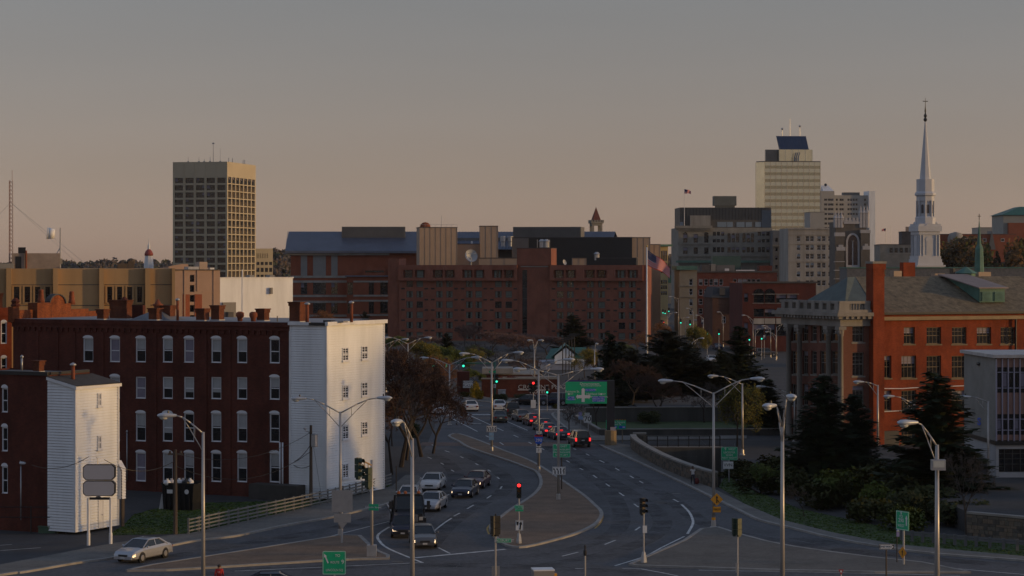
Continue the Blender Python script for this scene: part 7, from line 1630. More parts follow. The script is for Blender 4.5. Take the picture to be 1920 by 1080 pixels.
# lane-use signs on lamp posts
def lane_sign(label, px, ybase, x0, x1, y0, y1, plates=()):
    S = SS(px, ybase); p = G(px, ybase); e = empty('lane_sign', (p.x, p.y-.22, S.z(y1)), 0, label, 'sign'); zo = S.z(y1)
    pn = panel(e, S.x(x0), S.x(x1), 0, S.z(y0)-zo, 0, white_sg, border=(black_m,.02)); w = S.x(x1)-S.x(x0); h = S.z(y0)-zo; xc = S.x(x0)
    for i, a in enumerate((125, 125, 90, 60)):
        x = xc+w*(.15+.235*i); arrow(pn, x, h*.64, h*.45, R(a), h*.085, black_m, -.012, hd=2.8); 
        m = MB().box(x+(.0 if i > 1 else .045*1)-.03, x+(.0 if i > 1 else .045)+.03+.03, -.012, -.008, h*.12, h*.52); m.build('arrow_shaft', black_m, pn)
    MB().box(-.06,.06,.02,.2,h*.3,h*.6).build('bracket', galv, e)
    for a,b,c,d,mt in plates: panel(e, S.x(a), S.x(b), S.z(d)-zo, S.z(c)-zo, 0, mt, 'plate')
    return e
pblue = mat('plate_blue', (.25,.42,.62), .6, .2, 3)
lane_sign('white lane-arrow sign on the lamp at the island tip', 922, 848, 912, 931.5, 798, 809.5, [(917,926,810.5,817,pblue),(917,926,818,825,pblue)])
lane_sign('white lane-arrow sign on the lamp behind the bare tree', 843, 797, 835, 853, 769, 780)
lane_sign('white lane-arrow sign on the lamp left of the billboard', 1047, 939, 1035.5, 1060.5, 874.5, 890)
# route assembly on the 1010 lamp
S = SS(1010, 886); p = G(1010, 886); zo = S.z(850.5); e = empty('route_shields', (p.x, p.y-.22, zo), 0, 'stack of TO WEST and blue 290 shield plates on a lamp post', 'sign')
for t, a, b, c, d in (('TO',1005.5,1015.5,808,813),('WEST',1005.5,1015.5,814,818.8)): pn = panel(e, S.x(a), S.x(b), S.z(d)-zo, S.z(c)-zo, 0, white_sg); textobj(pn, t, ((S.x(a)+S.x(b))/2,-.02,(S.z(c)+S.z(d))/2-zo), .2, black_m)
m = MB(); sh = [(-.38,.55),(-.2,.6),(0,.55),(.2,.6),(.38,.55),(.42,.2),(.3,-.25),(0,-.52),(-.3,-.25),(-.42,.2)]; zc_ = S.z(825.3)-zo; f_ = 1.0
m.add([(a*f_,0,zc_+b*f_) for a,b in sh]+[(a*f_,.03,zc_+b*f_) for a,b in sh], [tuple(range(9,-1,-1)), tuple(range(10,20))]+[(i,(i+1)%10,10+(i+1)%10,10+i) for i in range(10)]); shd = m.build('interstate_shield', blue_s, e); MB().box(-.38,.38,-.012,-.002,zc_+.34,zc_+.53).build('shield_band', red_s, shd); textobj(shd, '290', (0,-.02,zc_), .42, white_sg)
pn = panel(e, -.24, .24, S.z(837.5)-zo, S.z(832)-zo, 0, white_sg); arrow(pn, 0, S.z(834.7)-zo, .38, R(180), .07, black_m, -.012); pn = panel(e, -.24, .28, S.z(848.5)-zo, S.z(839.5)-zo, 0, white_sg); textobj(pn, '?', (0,-.02,S.z(844)-zo), .4, black_m)
# 9 EAST and 9 WEST guide signs
S = SS(1053, 920); e = sgn('guide_sign', 'green 9 EAST SHREWSBURY FRAMINGHAM NEXT LEFT sign on the island', 1053, 920); post(e, S.z(845), .06, wood_m); pn = panel(e, S.x(1036.5), S.x(1069.5), S.z(857.5), S.z(832.5), 0, green_s, corner=.08, border=(white_sg,.02))
textobj(pn, '9', (S.x(1044.5),-.02,S.z(836.5)), .36, white_sg); textobj(pn, 'EAST', (S.x(1057),-.02,S.z(837)), .26, white_sg)
for i, t in enumerate(('SHREWSBURY','FRAMINGHAM','NEXT LEFT')): textobj(pn, t, (S.x(1053),-.02,S.z(843.2+i*5)), .225, white_sg)
S = SS(1367, 905); e = sgn('guide_sign', 'green 9 WEST LEICESTER WARE NEXT RIGHT sign by the shrubs', 1367, 905); post(e, S.z(850), .06); pn = panel(e, S.x(1352), S.x(1383), S.z(863), S.z(838), 0, green_s, corner=.08, border=(white_sg,.02))
textobj(pn, '9', (S.x(1360),-.02,S.z(842)), .36, white_sg); textobj(pn, 'WEST', (S.x(1372.5),-.02,S.z(842.5)), .26, white_sg)
for i, t in enumerate(('LEICESTER','WARE','NEXT RIGHT')): textobj(pn, t, (S.x(1367.5),-.02,S.z(848.5+i*5)), .235, white_sg)
pn = panel(e, S.x(1356), S.x(1375), S.z(879), S.z(865.5), 0, white_sg, 'graffiti_board'); textobj(pn, 'VVN', (S.x(1365),-.02,S.z(872)), .4, black_m)
# merge diamond
S = SS(1338, 990); p = G(1338, 990); e = empty('merge_sign', (p.x, p.y-.25, S.z(960)), 0, 'yellow diamond merge sign with MERGE plate on a lamp post', 'sign'); zo = S.z(960); c = (S.x(1343.5), S.z(936)-zo); d = 11.8*S.k
m = MB().add([(c[0]-d,0,c[1]),(c[0],0,c[1]-d),(c[0]+d,0,c[1]),(c[0],0,c[1]+d),(c[0]-d,.03,c[1]),(c[0],.03,c[1]-d),(c[0]+d,.03,c[1]),(c[0],.03,c[1]+d)], [(0,1,2,3),(7,6,5,4),(0,4,5,1),(1,5,6,2),(2,6,7,3),(3,7,4,0)]); pn = m.build('diamond_panel', yellow_s, e)
arrow(pn, c[0], c[1]+.02, .58, R(90), .08, black_m, -.012); MB().obox((c[0]+.16,-.012,c[1]-.26),(.06,0,0),(0,.004,0),(-.13,0,.22)).build('merge_leg', black_m, pn)
pn = panel(e, S.x(1336), S.x(1351), S.z(960)-zo, S.z(949.5)-zo, 0, yellow_s); textobj(pn, 'MERGE', (S.x(1343.5),-.02,S.z(954.5)-zo), .19, black_m); MB().lathe([(.15,S.z(975)-zo),(.15,S.z(970)-zo)], (0,.25,0), 10).build('orange_wrap', yellow_s, e)
# right island signs
S = SS(1662, 1100); e = sgn('one_way_sign', 'black ONE WAY arrow sign at lower right', 1662, 1100); post(e, S.z(1020), .05, wood_m); pn = panel(e, S.x(1648), S.x(1677.5), S.z(1030.5), S.z(1020), 0, black_m, border=(white_sg,.02))
m = MB(); zc_ = S.z(1025.2); m.quad((S.x(1650.5),-.012,zc_-.11),(S.x(1669.5),-.012,zc_-.11),(S.x(1669.5),-.012,zc_+.11),(S.x(1650.5),-.012,zc_+.11)); m.quad((S.x(1669.5),-.012,zc_-.18),(S.x(1675.5),-.012,zc_),(S.x(1669.5),-.012,zc_+.18)); ar = m.build('arrow', white_sg, pn); textobj(ar, 'ONE WAY', (S.x(1660.5),-.02,zc_), .17, black_m)
S = SS(1682, 1058); e = sgn('hospital_sign', 'small blue and white H hospital sign on the verge', 1682, 1058); post(e, S.z(990), .04, black_m); pn = panel(e, S.x(1681), S.x(1686.5), S.z(996.5), S.z(988), 0, white_sg); textobj(pn, 'H', (S.x(1683.7),-.02,S.z(992)), .3, blue_s, off=.01); panel(e, S.x(1681), S.x(1686.5), S.z(1006), S.z(997.5), 0, mat('pale_violet',(.32,.28,.5),.6,.1,1))
S = SS(1693, 1062); e = sgn('guide_sign', 'green guide sign turned edge-on at lower right with yellow diamond below', 1693, 1062, rz=R(-58)); post(e, S.z(962), .07); pn = panel(e, -.62, .62, S.z(994), S.z(958), -.05, green_s, border=(white_sg,.03)); 
for t, zz, s_ in (('9',963,.4),('TO',969,.25),('290',976,.36),('WEST',986,.26)): textobj(pn, t, (-.12,-.06,S.z(zz)), s_, white_sg)
arrow(pn, .4, S.z(975), .7, R(90), .1, white_sg, -.06); zc_ = S.z(1036); d = 11.3*S.k
m = MB().add([(-d,-.05,zc_),(0,-.05,zc_-d),(d,-.05,zc_),(0,-.05,zc_+d)], [(0,1,2,3)]); m.add([(-d,-.03,zc_),(0,-.03,zc_-d),(d,-.03,zc_),(0,-.03,zc_+d)], [(3,2,1,0)]); dd = m.build('diamond_panel', yellow_s, e); arrow(dd, 0, zc_, .4, R(90), .07, black_m, -.06)
S = SS(1577, 1130); e = sgn('yield_sign', 'red and white yield sign tip at the bottom edge', 1577, 1130); post(e, S.z(1075)); m = MB().add([(S.x(1572),0,S.z(1068)),(S.x(1582),0,S.z(1068)),(S.x(1577),0,S.z(1078))], [(0,2,1)]); pn = m.build('sign_panel', red_s, e); MB().add([(S.x(1574.5),-.01,S.z(1069.7)),(S.x(1579.5),-.01,S.z(1069.7)),(S.x(1577),-.01,S.z(1074.8))], [(0,2,1)]).build('white_triangle', white_sg, pn)
# blank pylon sign
S = SS(187, 1023); e = sgn('pylon_sign', 'blank two-panel pylon sign on white legs in the parking lot', 187, 1023)
for x in (166, 207.5): MB().tube((S.x(x),0,0),(S.x(x),0,S.z(934)),.09,.09,10).tube((S.x(x),0,0),(S.x(x),0,.9),.12,.12,10).build('leg', white_t, e)
blank = mat('blank_sign_face', (.40,.40,.44), .5, .06, .8)
for ya, yb in ((870.5,899.5),(901,929.5)):
    b = panel(e, S.x(156.5), S.x(216.5), S.z(yb), S.z(ya), -.25, black_m, 'sign_box', corner=.2, th=.5); panel(b, S.x(158), S.x(215), S.z(yb-1.2), S.z(ya+1.2), -.28, blank, 'sign_face', corner=.19, th=.03)
m = MB().box(S.x(168),S.x(206),-.05,.05,S.z(937),S.z(932.5)); m.build('number_strip', black_m, e)
m = MB(); m.path([(S.x(183),0,S.z(870)),(S.x(183),0,S.z(860)),(S.x(181),0,S.z(857))], .03, 6); m.build('cable_mast', galv, e)

# ------------------------------------------------------------------ traffic signals
sig_g = mat('signal_housing_green', (.012,.035,.022), .5, .2, 1); sig_b = mat('signal_housing_black', (.008,.0075,.007), .5, .2, 1)
lit_r, lit_g = emat('lit_red_lens', (1,.03,.03), 3.2), emat('lit_green_lens', (.05,1,.65), 1.9)
offl = {'r': mat('red_lens', (.10,.01,.01), .3, .1, 1), 'y': mat('amber_lens', (.14,.07,.01), .3, .1, 1), 'g': mat('green_lens', (.02,.05,.04), .3, .1, 1)}
def signal_head(parent, loc, rz=0.0, lit=None, mt=None, s=1.0, lens=True):
    m = MB()
    for i in range(3): m.box(-.17,.17,-.02,.22,i*.36+.01,i*.36+.35)
    m.box(-.09,.09,.02,.2,-.1,.0)
    h = m.build('signal_head', mt or sig_b, parent, loc=loc, rz=rz); h.scale = (s,)*3
    for i, c in enumerate(('g','y','r')):
        lm = (lit_r if c == 'r' else lit_g) if lit == c else offl[c]
        cz = i*.36+.18; n = 12; q = MB(); q.add([(.135*math.cos(6.283*j/n),-.025,cz+.135*math.sin(6.283*j/n)) for j in range(n)], [tuple(range(n))]); q.build('lens', lm, h)
        v = MB(); vs = []
        for j in range(8): a = math.pi*(-.15+1.3*j/7); vs += [(.155*math.cos(a),-.02,cz+.155*math.sin(a)), (.155*math.cos(a),-.24,cz+.155*math.sin(a)-.02)]
        v.add(vs, [(2*j,2*j+1,2*j+3,2*j+2) for j in range(7)]); v.build('visor', mt or sig_b, h)
    return h
# red signal with keep-right sign on the central island
S = SS(973, 1022); e = sgn('traffic_signal', 'red traffic signal with keep-right arrow sign on the central island', 973, 1022, cat='traffic light'); e.location.z = .13; MB().lathe([(.2,0),(.2,.15),(.13,.6),(.1,.7)], (0,0,0), 8).build('base', galv, e); post(e, S.z(938), .055, y=0.0)
signal_head(e, (0,-.02,S.z(937)), 0, 'r'); pn = panel(e, S.x(966.5), S.x(981), S.z(998), S.z(979), -.1, white_sg, border=(black_m,.015)); arrow(pn, S.x(976), S.z(988), .62, R(82), .10, black_m, -.112); MB().add([(S.x(968.2),-.112,S.z(981)),(S.x(972.5),-.112,S.z(981)),(S.x(972),-.112,S.z(986)),(S.x(970.3),-.112,S.z(989)),(S.x(968.6),-.112,S.z(986))], [(0,4,3,2,1)]).build('median_mark', black_m, pn)
pn = panel(e, S.x(966), S.x(981.5), S.z(962), S.z(950.5), -.1, mat('pale_teal', (.35,.5,.46), .6, .1, 1)); textobj(pn, 'DCU', (S.x(972),-.12,S.z(954)), .26, green_s, off=.012); textobj(pn, 'CENTER', (S.x(974),-.12,S.z(957.5)), .13, green_s); panel(pn, S.x(966.2), S.x(981.3), S.z(961.8), S.z(959), -.106, green_s, 'green_strip', th=.004)
# signal backs with SALISBURY ST sign
S = SS(929, 1120); e = sgn('traffic_signal', 'traffic signal seen from behind above the SALISBURY ST sign', 929, 1120, cat='traffic light'); post(e, S.z(1000), .06, pole_m, y=0.0); signal_head(e, (-.02,.0,S.z(1002)), R(125), None, sig_b, 1.05); signal_head(e, (.05,.05,S.z(1002)), R(200), None, sig_b, 1.05); MB().tube((0,0,S.z(970)),(0,0,S.z(963)),.04).build('cap', black_m, e)
pn = panel(e, S.x(931.5), S.x(959), S.z(1017), S.z(1009.5), -.1, green_s, 'street_name_sign', border=(white_sg,.012)); textobj(pn, 'SALISBURY ST', (S.x(945.3),-.12,S.z(1013.2)), .19, white_sg); panel(e, S.x(922), S.x(937), S.z(1084), S.z(1062), .12, signback, 'sign_back')
# signal on the right island
S = SS(1207, 1058); e = sgn('traffic_signal', 'sunlit traffic signal with white plate on the right island tip', 1207, 1058, cat='traffic light'); e.location.z = .13; MB().lathe([(.22,0),(.2,.2),(.13,.6),(.1,.7)], (0,0,0), 8).build('base', galv, e); post(e, S.z(967), .055, y=0.0); signal_head(e, (0,0,S.z(967.5)), R(50), None, sig_b); panel(e, S.x(1205), S.x(1213), S.z(1002.5), S.z(989), -.1, white_sg, 'plate')
S = SS(1383, 1110); e = sgn('traffic_signal', 'dark green signal back on the right island', 1383, 1110, cat='traffic light'); post(e, S.z(1004), .05, galv, y=0.0); signal_head(e, (0,0,S.z(1003)), R(215), None, sig_g, .95); signal_head(e, (-.1,.1,S.z(1003)), R(100), None, sig_g, .95); panel(e, S.x(1379), S.x(1383), S.z(1073), S.z(1055), -.1, signback, 'sign_back')
S = SS(1097, 1150); e = sgn('signal_post', 'bare signal post rising from the bottom edge', 1097, 1150, cat='post'); post(e, S.z(1042), .055, pole_m, y=0.0); MB().lathe([(.07,0),(.1,.1),(.1,.3),(.05,.4),(.06,.55),(.02,.65)], (0,0,S.z(1042)), 8).build('cap', black_m, e)
# left signal with mast arm and Lincoln Street sign
S = SS(697, 1046); e = sgn('traffic_signal', 'mast-arm traffic signal with Lincoln Street sign on the left island', 697, 1046, cat='traffic light'); e.location.z = .13
MB().box(-.32,.32,-.32,.32,0,.75).build('base', galv, e); MB().tube((0,0,.7),(0,0,S.z(866)),.11,.09,10).build('pole', pole_m, e, True)
m = MB(); A0, A1 = Vector((0,0,S.z(876))), Vector((S.x(672),-1.4,S.z(859))); m.tube(A0, A1, .06,.05,8); m.tube(Vector((0,0,S.z(896))), A1*.62+A0*.38+Vector((0,0,-.25)), .045,.04,8)
for t in (.25,.5): m.tube(A0.lerp(A1,t), A0.lerp(A1,t)+Vector((0,0,-.75+t*.8)), .03,.03,6)
m.build('mast_arm', mat('ochre_paint', (.36,.24,.12), .6, .2, 1), e, True)
signal_head(e, (S.x(677),-1.4,S.z(896)), R(60), None, sig_g, 1.25); signal_head(e, (S.x(689),-.5,S.z(916)), R(235), None, sig_g, 1.25); pn = panel(e, S.x(693), S.x(711.5), S.z(960), S.z(948), -.2, green_s, 'street_name_sign'); pn.rotation_euler.z = R(-14); textobj(pn, 'Lincoln Street', (S.x(702.3),-.22,S.z(954)), .2, white_sg); MB().box(-.2,-.02,-.1,.1,S.z(960),S.z(950)).build('signal_box', galv, e)
# far green mast arm with three greens
S = SS(928, 752); e = sgn('traffic_signal', 'long green mast arm with three green lights over the far crossing', 928, 752, cat='traffic light')
MB().tube((0,0,0),(0,0,S.z(676)),.16,.13,10).build('pole', green_r, e, True); MB().tube((0,0,S.z(681.5)),(S.x(806),0,S.z(680)),.11,.07,8).build('mast_arm', green_r, e, True)
for x in (813,836.5,869): signal_head(e, (S.x(x),-.15,S.z(689)), 0, 'g', sig_b, 1.3)
signal_head(e, (.25,-.15,S.z(718)), 0, 'g', sig_b, 1.2); pn = panel(e, S.x(817), S.x(827), S.z(685), S.z(677), -.2, white_sg, 'lane_plate'); arrow(pn, S.x(820), S.z(681), .5, R(115), .09, black_m, -.212); arrow(pn, S.x(824), S.z(681), .5, R(90), .09, black_m, -.212)
panel(e, S.x(917), S.x(930), S.z(698.5), S.z(695), -.3, green_s, 'street_name_sign'); pn = panel(e, S.x(925.5), S.x(930), S.z(727), S.z(720.5), -.3, white_sg, 'plate'); arrow(pn, S.x(927.7), S.z(723.5), .35, R(90), .1, black_m, -.312)
S = SS(1000, 765); e = sgn('traffic_signal', 'red traffic signal cluster at the far corner', 1000, 765, cat='traffic light'); post(e, S.z(716), .07, y=0.0); signal_head(e, (.0,-.1,S.z(734)), 0, 'r', sig_b, 1.3); signal_head(e, (.45,0,S.z(730)), R(90), None, sig_b, 1.2); signal_head(e, (-.4,.1,S.z(736)), R(-80), None, sig_b, 1.2); MB().box(-.35,.35,-.2,.1,S.z(765),S.z(750)).build('control_cabinet', white_sg, e)
S = SS(1026, 770); e = sgn('traffic_signal', 'lone green pedestrian-side signal right of the parked cars', 1026, 770, cat='traffic light'); post(e, S.z(737), .05, y=0.0); signal_head(e, (0,-.05,S.z(738)), 0, 'g', sig_b, 1.0)
for i, (x, y, yb, c) in enumerate([(1276.5,604,650,'g'),(1294,607,650,'g'),(1326,625,665,'g'),(1348,625,665,'g'),(1405,636,675,'g'),(1428,634,675,'g'),(1243,585,620,'g'),(1247,586,620,'g'),(1254,582,620,'g')]):
    S = SS(x, yb); e = sgn('traffic_signal', ['far green signal below the curved lamps','far green signal right of the yellow tree top','far green signal before the red block','far green signal before the mansard house','green signal left below the brick hall','green signal before the white F sign','leftmost green signal deep in the street','middle green signal deep in the street','rightmost green signal deep in the street'][i], x, yb, cat='traffic light'); post(e, S.z(y), .06, y=0.0); signal_head(e, (0,-.05,S.z(y+3)), 0, c, sig_b, 1.2)
S = SS(1318, 640); e = sgn('parking_sign', 'blue P sign on a post before the red brick block', 1318, 640); post(e, S.z(596)); pn = panel(e, S.x(1314.5), S.x(1320), S.z(607.5), S.z(597.5), 0, mat('navy_sign',(.02,.025,.06),.5,.1,1)); textobj(pn, 'P', (S.x(1317.2),-.03,S.z(602.5)), .9, white_sg, off=.02)
S = SS(1433, 672); e = sgn('letter_sign', 'blue F shop sign under the brick hall', 1433, 672); post(e, S.z(628)); pn = panel(e, S.x(1429), S.x(1437), S.z(637), S.z(627), 0, mat('navy_sign',(.02,.025,.06),.5,.1,1)); textobj(pn, 'F', (S.x(1433),-.03,S.z(632)), .95, white_sg, off=.03)

# ------------------------------------------------------------------ flagpole, utility poles, railing, small things
p = G(1213, 742); D = p.y; k = D/FPX; zt = CAMH-(463-HORY)*k
e = empty('flagpole', (p.x, p.y, 0), 0, 'tall white flagpole in front of the hotel', 'flagpole'); MB().tube((0,0,0),(0,0,zt),.20,.09,12).build('pole', white_t, e, True); MB().ell((0,0,zt+.12),.16,.16,.16).build('finial', mat('gilt',(.5,.35,.1),.4,.1,1), e)
w = (1253-1213)*k; fo = flag_mesh(w*1.2, w*.74, w*.84).build('american_flag', flagm, None, True); fo.location = (p.x+.12, p.y, CAMH-(468-HORY)*k); tag(fo, 'large stars and stripes flag flying from the tall pole', 'flag')
def utility_pole(label, px, ytop, ybase, tr=None, tank=False):
    S = SS(px, ybase); e = sgn('utility_pole', label, px, ybase, cat='utility pole'); MB().tube((0,0,0),(0,0,S.z(ytop)),.16,.11,8).build('pole', wood_m, e)
    if tank: MB().lathe([(.26,0),(.28,.1),(.28,1.0),(.3,1.05),(.1,1.15)], (.3,-.1,S.z(838)), 10).build('transformer', galv, e); MB().path([(0,0,S.z(812)),(-.4,-.1,S.z(808)),(-.5,-.1,S.z(803))], .04, 5).ell((-.5,-.1,S.z(803)),.14,.14,.12).build('insulator', galv, e)
    else: MB().box(-.55,.55,-.06,.06,S.z(853),S.z(850)).ell((-.4,0,S.z(848)),.1,.1,.12).ell((.4,0,S.z(848)),.1,.1,.12).build('cross_arm', wood_m, e)
    return Vector((e.location.x, e.location.y, S.z(ytop)))
A = utility_pole('dark wooden utility pole beside the dumpster', 329, 843, 1005); B = utility_pole('wooden utility pole with transformer before the white house', 583, 797, 943, tank=True)
def wire(label, pts, r=.02, sag=.6):
    o_ = pts[0]; m = MB()
    for a, b in zip(pts, pts[1:]):
        n = 10; q = [a.lerp(b, i/n) - o_ - Vector((0,0,sag*4*(i/n)*(1-i/n))) for i in range(n+1)]; m.path([tuple(v) for v in q], r, 4)
    o = m.build('overhead_wire', black_m, loc=tuple(o_)); tag(o, label, 'wire')
wire('upper black wire from the transformer pole to the pole by the dumpster', [B-Vector((0,0,.6)), A-Vector((0,0,.3))], sag=1.2); wire('lower black wire sagging from the transformer pole', [B-Vector((0,0,2.2)), A-Vector((0,0,1.2))], .025, 1.6)
wire('black wire from the dumpster pole to the pylon sign', [A-Vector((0,0,.8)), G(187,1023)+Vector((.3,.1,6.1))], .025, .8); wire('black wire from the pylon sign to the brick house', [G(187,1023)+Vector((-.8,.1,6.3)), Wp(60,872,168)], .025, .5); wire('thin black guy wire before the white house', [B-Vector((0,0,.4)), Wp(604,938,191)], .015, .05); wire('cable loop beside the transformer pole', [B-Vector((0,0,1.6)), Wp(545,868,194), B-Vector((.1,0,3.4))], .03, .3)
# metal railing along the sidewalk
RP = spline(gpoly([(353,1005),(440,985.5),(540,963.5),(640,941),(733,914.5)]), 6); o_ = Vector((RP[0].x, RP[0].y, .13))
e = empty('metal_railing', tuple(o_), 0, 'long four-rail metal railing along the left sidewalk', 'railing'); Q = [Vector((p.x,p.y,0))-Vector((o_.x,o_.y,0)) for p in RP]
for j in range(4):
    m = MB(); ribbon(m, Q, .09, .30+j*.27, .20+j*.27); m.build('rail', rail_m, e)
Ls = [0]
for a, b in zip(Q, Q[1:]): Ls.append(Ls[-1]+(b-a).length)
pm_ = MB().box(-.07,.07,-.07,.07,0,1.18).mesh('post', rail_m); np_ = 26
for i in range(np_):
    t = Ls[-1]*i/(np_-1); j = max(k_ for k_ in range(len(Ls)) if Ls[k_] <= t+1e-6); j = min(j, len(Q)-2); f = (t-Ls[j])/(Ls[j+1]-Ls[j]); link('post', pm_, e, tuple(Q[j].lerp(Q[j+1], f)+Vector((0,.1,0))))
# guardrail at lower right
GP = gpoly([(1690,1014),(1760,1020),(1830,1026),(1920,1034),(2050,1046)]); o_ = GP[0]; e = empty('guardrail', tuple(o_), 0, 'grey steel guardrail below the retaining wall', 'guardrail'); Q = [p-o_ for p in GP]
for a in (.45,.62): m = MB(); ribbon(m, [q.copy() for q in Q], .08, a+.13, a); m.build('rail', mat('dull_guardrail', (.12,.125,.135), .6, .3, 1), e)
for i in range(15): t = i/14*(len(Q)-1); j = min(int(t), len(Q)-2); q = Q[j].lerp(Q[j+1], t-j); MB().box(-.1,.1,-.15,.0,0,.8).build('post', MATS['dull_guardrail'], e, loc=tuple(q))
# dumpster with rubbish, loose things in the yard
S = SS(333, 957); e = sgn('trash_compactor', 'black trash dumpster overflowing with bags in the yard', 333, 957, cat='dumpster', rz=R(-20)); w_, d_, h_ = 2.6, 1.9, S.z(906); m = MB(); m.add([(-w_/2,0,0),(w_/2,0,0),(w_/2+.1,d_,0),(-w_/2,d_,0),(-w_/2-.1,-.1,h_),(w_/2+.2,-.1,h_-.1),(w_/2+.2,d_,h_+.1),(-w_/2-.1,d_,h_+.1)], [(0,1,5,4),(1,2,6,5),(2,3,7,6),(3,0,4,7)]); m.quad((-w_/2,.1,h_-.3),(w_/2,.1,h_-.3),(w_/2,d_,h_-.2),(-w_/2,d_,h_-.2)); m.build('bin', black_m, e)
m = MB()
for i in range(6): x = -w_/2+.2+i*(w_-.4)/5; m.box(x-.05,x+.05,-.12,-.02,0,h_-.1)
m.build('stiffener', black_m, e); MB().box(-w_/2-.15,w_/2+.25,-.16,-.08,h_-.16,h_+.02).build('rim', black_m, e); panel(e, -.9,-.4,h_*.62,h_*.76,-.13,white_sg,'label_plate'); MB().lathe([(.2,0),(.2,.01)],(0,0,0),12).build('round_label', white_sg, e, loc=(.9,-.14,h_*.7)).rotation_euler = (R(90),0,0)
rr = random.Random(2)
for i in range(7):
    m = MB(); m.lathe([(.02,0),(.26,.06),(.34,.22),(.26,.4),(.08,.5),(.12,.58)], (0,0,0), 9); m.v = [(x*(1+rr.uniform(-.15,.15)), y*(1+rr.uniform(-.15,.15)), z) for x,y,z in m.v]; c = e.location + Vector((-.9+i*.3, .4+rr.uniform(0,.8), h_-.25)); o = m.build('trash_bag', [white_sg, blank, black_m][i % 3], None, True, loc=tuple(c)); tag(o, ['white','grey','black'][i % 3]+' trash bag '+['at the left end','left of centre','in the middle','at the middle back','right of centre','near the right end','at the right end'][i]+' of the dumpster heap', 'trash bag', 'bags on the dumpster')
p = G(306, 955); o = MB().add([(-.35,0,0),(.3,0,0),(.4,.1,1.1),(-.15,.1,1.25),(-.35,.15,0),(.3,.15,0),(.4,.2,1.1),(-.15,.2,1.25)], [(0,1,2,3),(7,6,5,4),(0,4,5,1),(1,5,6,2),(2,6,7,3),(3,7,4,0)]).build('discarded_chair', white_t, loc=tuple(p)); tag(o, 'white discarded board leaning on the dumpster', 'junk')
p = G(323, 956); o = MB().add([(-.25,0,0),(.2,0,.05),(.35,.2,.45),(-.05,.2,.5),(.1,.1,.2)], [(0,1,4),(1,2,4),(2,3,4),(3,0,4)]).build('crumpled_sheet', white_t, loc=tuple(p)); tag(o, 'small crumpled white sheet right of the discarded board', 'junk')
p = G(92, 1000); o = MB().box(-.8,.6,0,.5,0,.45).box(-.85,.65,-.05,.55,.45,.52).build('storage_box', mat('green_box',(.06,.11,.07),.7,.2,1), loc=tuple(p)); tag(o, 'low green box at the foot of the white house', 'box')
p = G(60, 1000); e = empty('pipe_fence', tuple(p), 0, 'thin black pipe fence before the left brick house', 'fence'); k = p.y/FPX
for x, h in ((-2,2.0),(45,5.1),(62,2.0)): MB().tube((x*k,0,0),(x*k,0,h),.05).build('post', black_m, e)
for z in (1.2,1.95): MB().tube((-80*k,0,z),(62*k,0,z),.03).build('rail', black_m, e)
def hydrant(label, px, py, c):
    p = G(px, py); e = empty('fire_hydrant', tuple(p), 0, label, 'hydrant'); MB().lathe([(.2,0),(.2,.06),(.14,.08),(.14,.55),(.18,.57),(.18,.62)], (0,0,0), 10).build('barrel', c, e, True); MB().lathe([(.16,.62),(.13,.75),(.05,.85),(.04,.9)], (0,0,0), 10).build('bonnet', white_t, e, True)
    for s in (-1,1): MB().tube((0,0,.45),(s*.22,0,.45),.07).build('outlet', c, e)
    e.scale = (1.3,1.3,1.5)
hydrant('yellow fire hydrant with white top at the far corner', 901, 750, yellow_s); hydrant('orange fire hydrant by the columned hall', 1482, 823, yellow_s); hydrant('orange fire hydrant between the right-hand spruces', 1675, 873, yellow_s)
p = G(941, 750); e = empty('utility_cabinet', tuple(p), 0, 'grey utility cabinet beside the sign wall', 'cabinet'); MB().box(-.55,.55,-.4,.4,0,1.45).build('body', galv, e); MB().box(-.6,.6,-.45,.45,1.45,1.52).build('lid', galv, e); MB().box(.1,.5,-.42,-.4,.2,1.3).build('door', lamp_m, e)
p = G(743, 932); e = empty('rusty_post', tuple(p), 0, 'thin rusty post on the sidewalk near the railing end', 'post'); MB().tube((0,0,0),(0,0,2.6),.05).build('post', wood_m, e); MB().lathe([(.07,0),(.02,.1)],(0,0,2.6),8).build('cap', wood_m, e)
for i, (x, yt, yb) in enumerate([(1055,641,705),(1061,637,703),(1067,634,702),(1072,630,701),(1077,627,700)]):
    S = SS(x, yb); e = sgn('light_standard', ['nearest','second','middle','fourth','farthest'][i]+' of five black poles with crossbars before the green-roofed shop', x, yb, cat='pole'); post(e, S.z(yt), .09, black_m, y=0.0); MB().box(-.95,.95,-.1,.1,S.z(yt)-.1,S.z(yt)+.15).build('crossbar', black_m, e)
# ------------------------------------------------------------------ vehicles
tyre_m = mat('tyre_rubber', (.015,.015,.016), .85, .2, 3); rim_m = mat('wheel_rim', (.36,.36,.38), .35, .1, 3, metal=.7)
cglass = mat('car_glass', (.012,.015,.017), .06, .2, 1, spec=.7); trim_b = mat('black_trim', (.018,.018,.02), .55, .2, 2)
plate_m = mat('number_plate', (.5,.5,.5), .5, .1, 3); amber_off = mat('clear_lamp', (.45,.44,.42), .12, .1, 3); red_off = mat('red_lamp', (.16,.012,.012), .2, .1, 3)
head_on = emat('lit_headlamp', (1,.72,.42), 6.0); tail_on = emat('lit_taillamp', (1,.03,.03), 2.2)
def carpaint(name, c, metal=.25):
    m = mat(name, c, .28, .06, 1.0, metal=metal); b = m.node_tree.nodes['Principled BSDF']; b.inputs['Coat Weight'].default_value = .6; b.inputs['Coat Roughness'].default_value = .08; return m
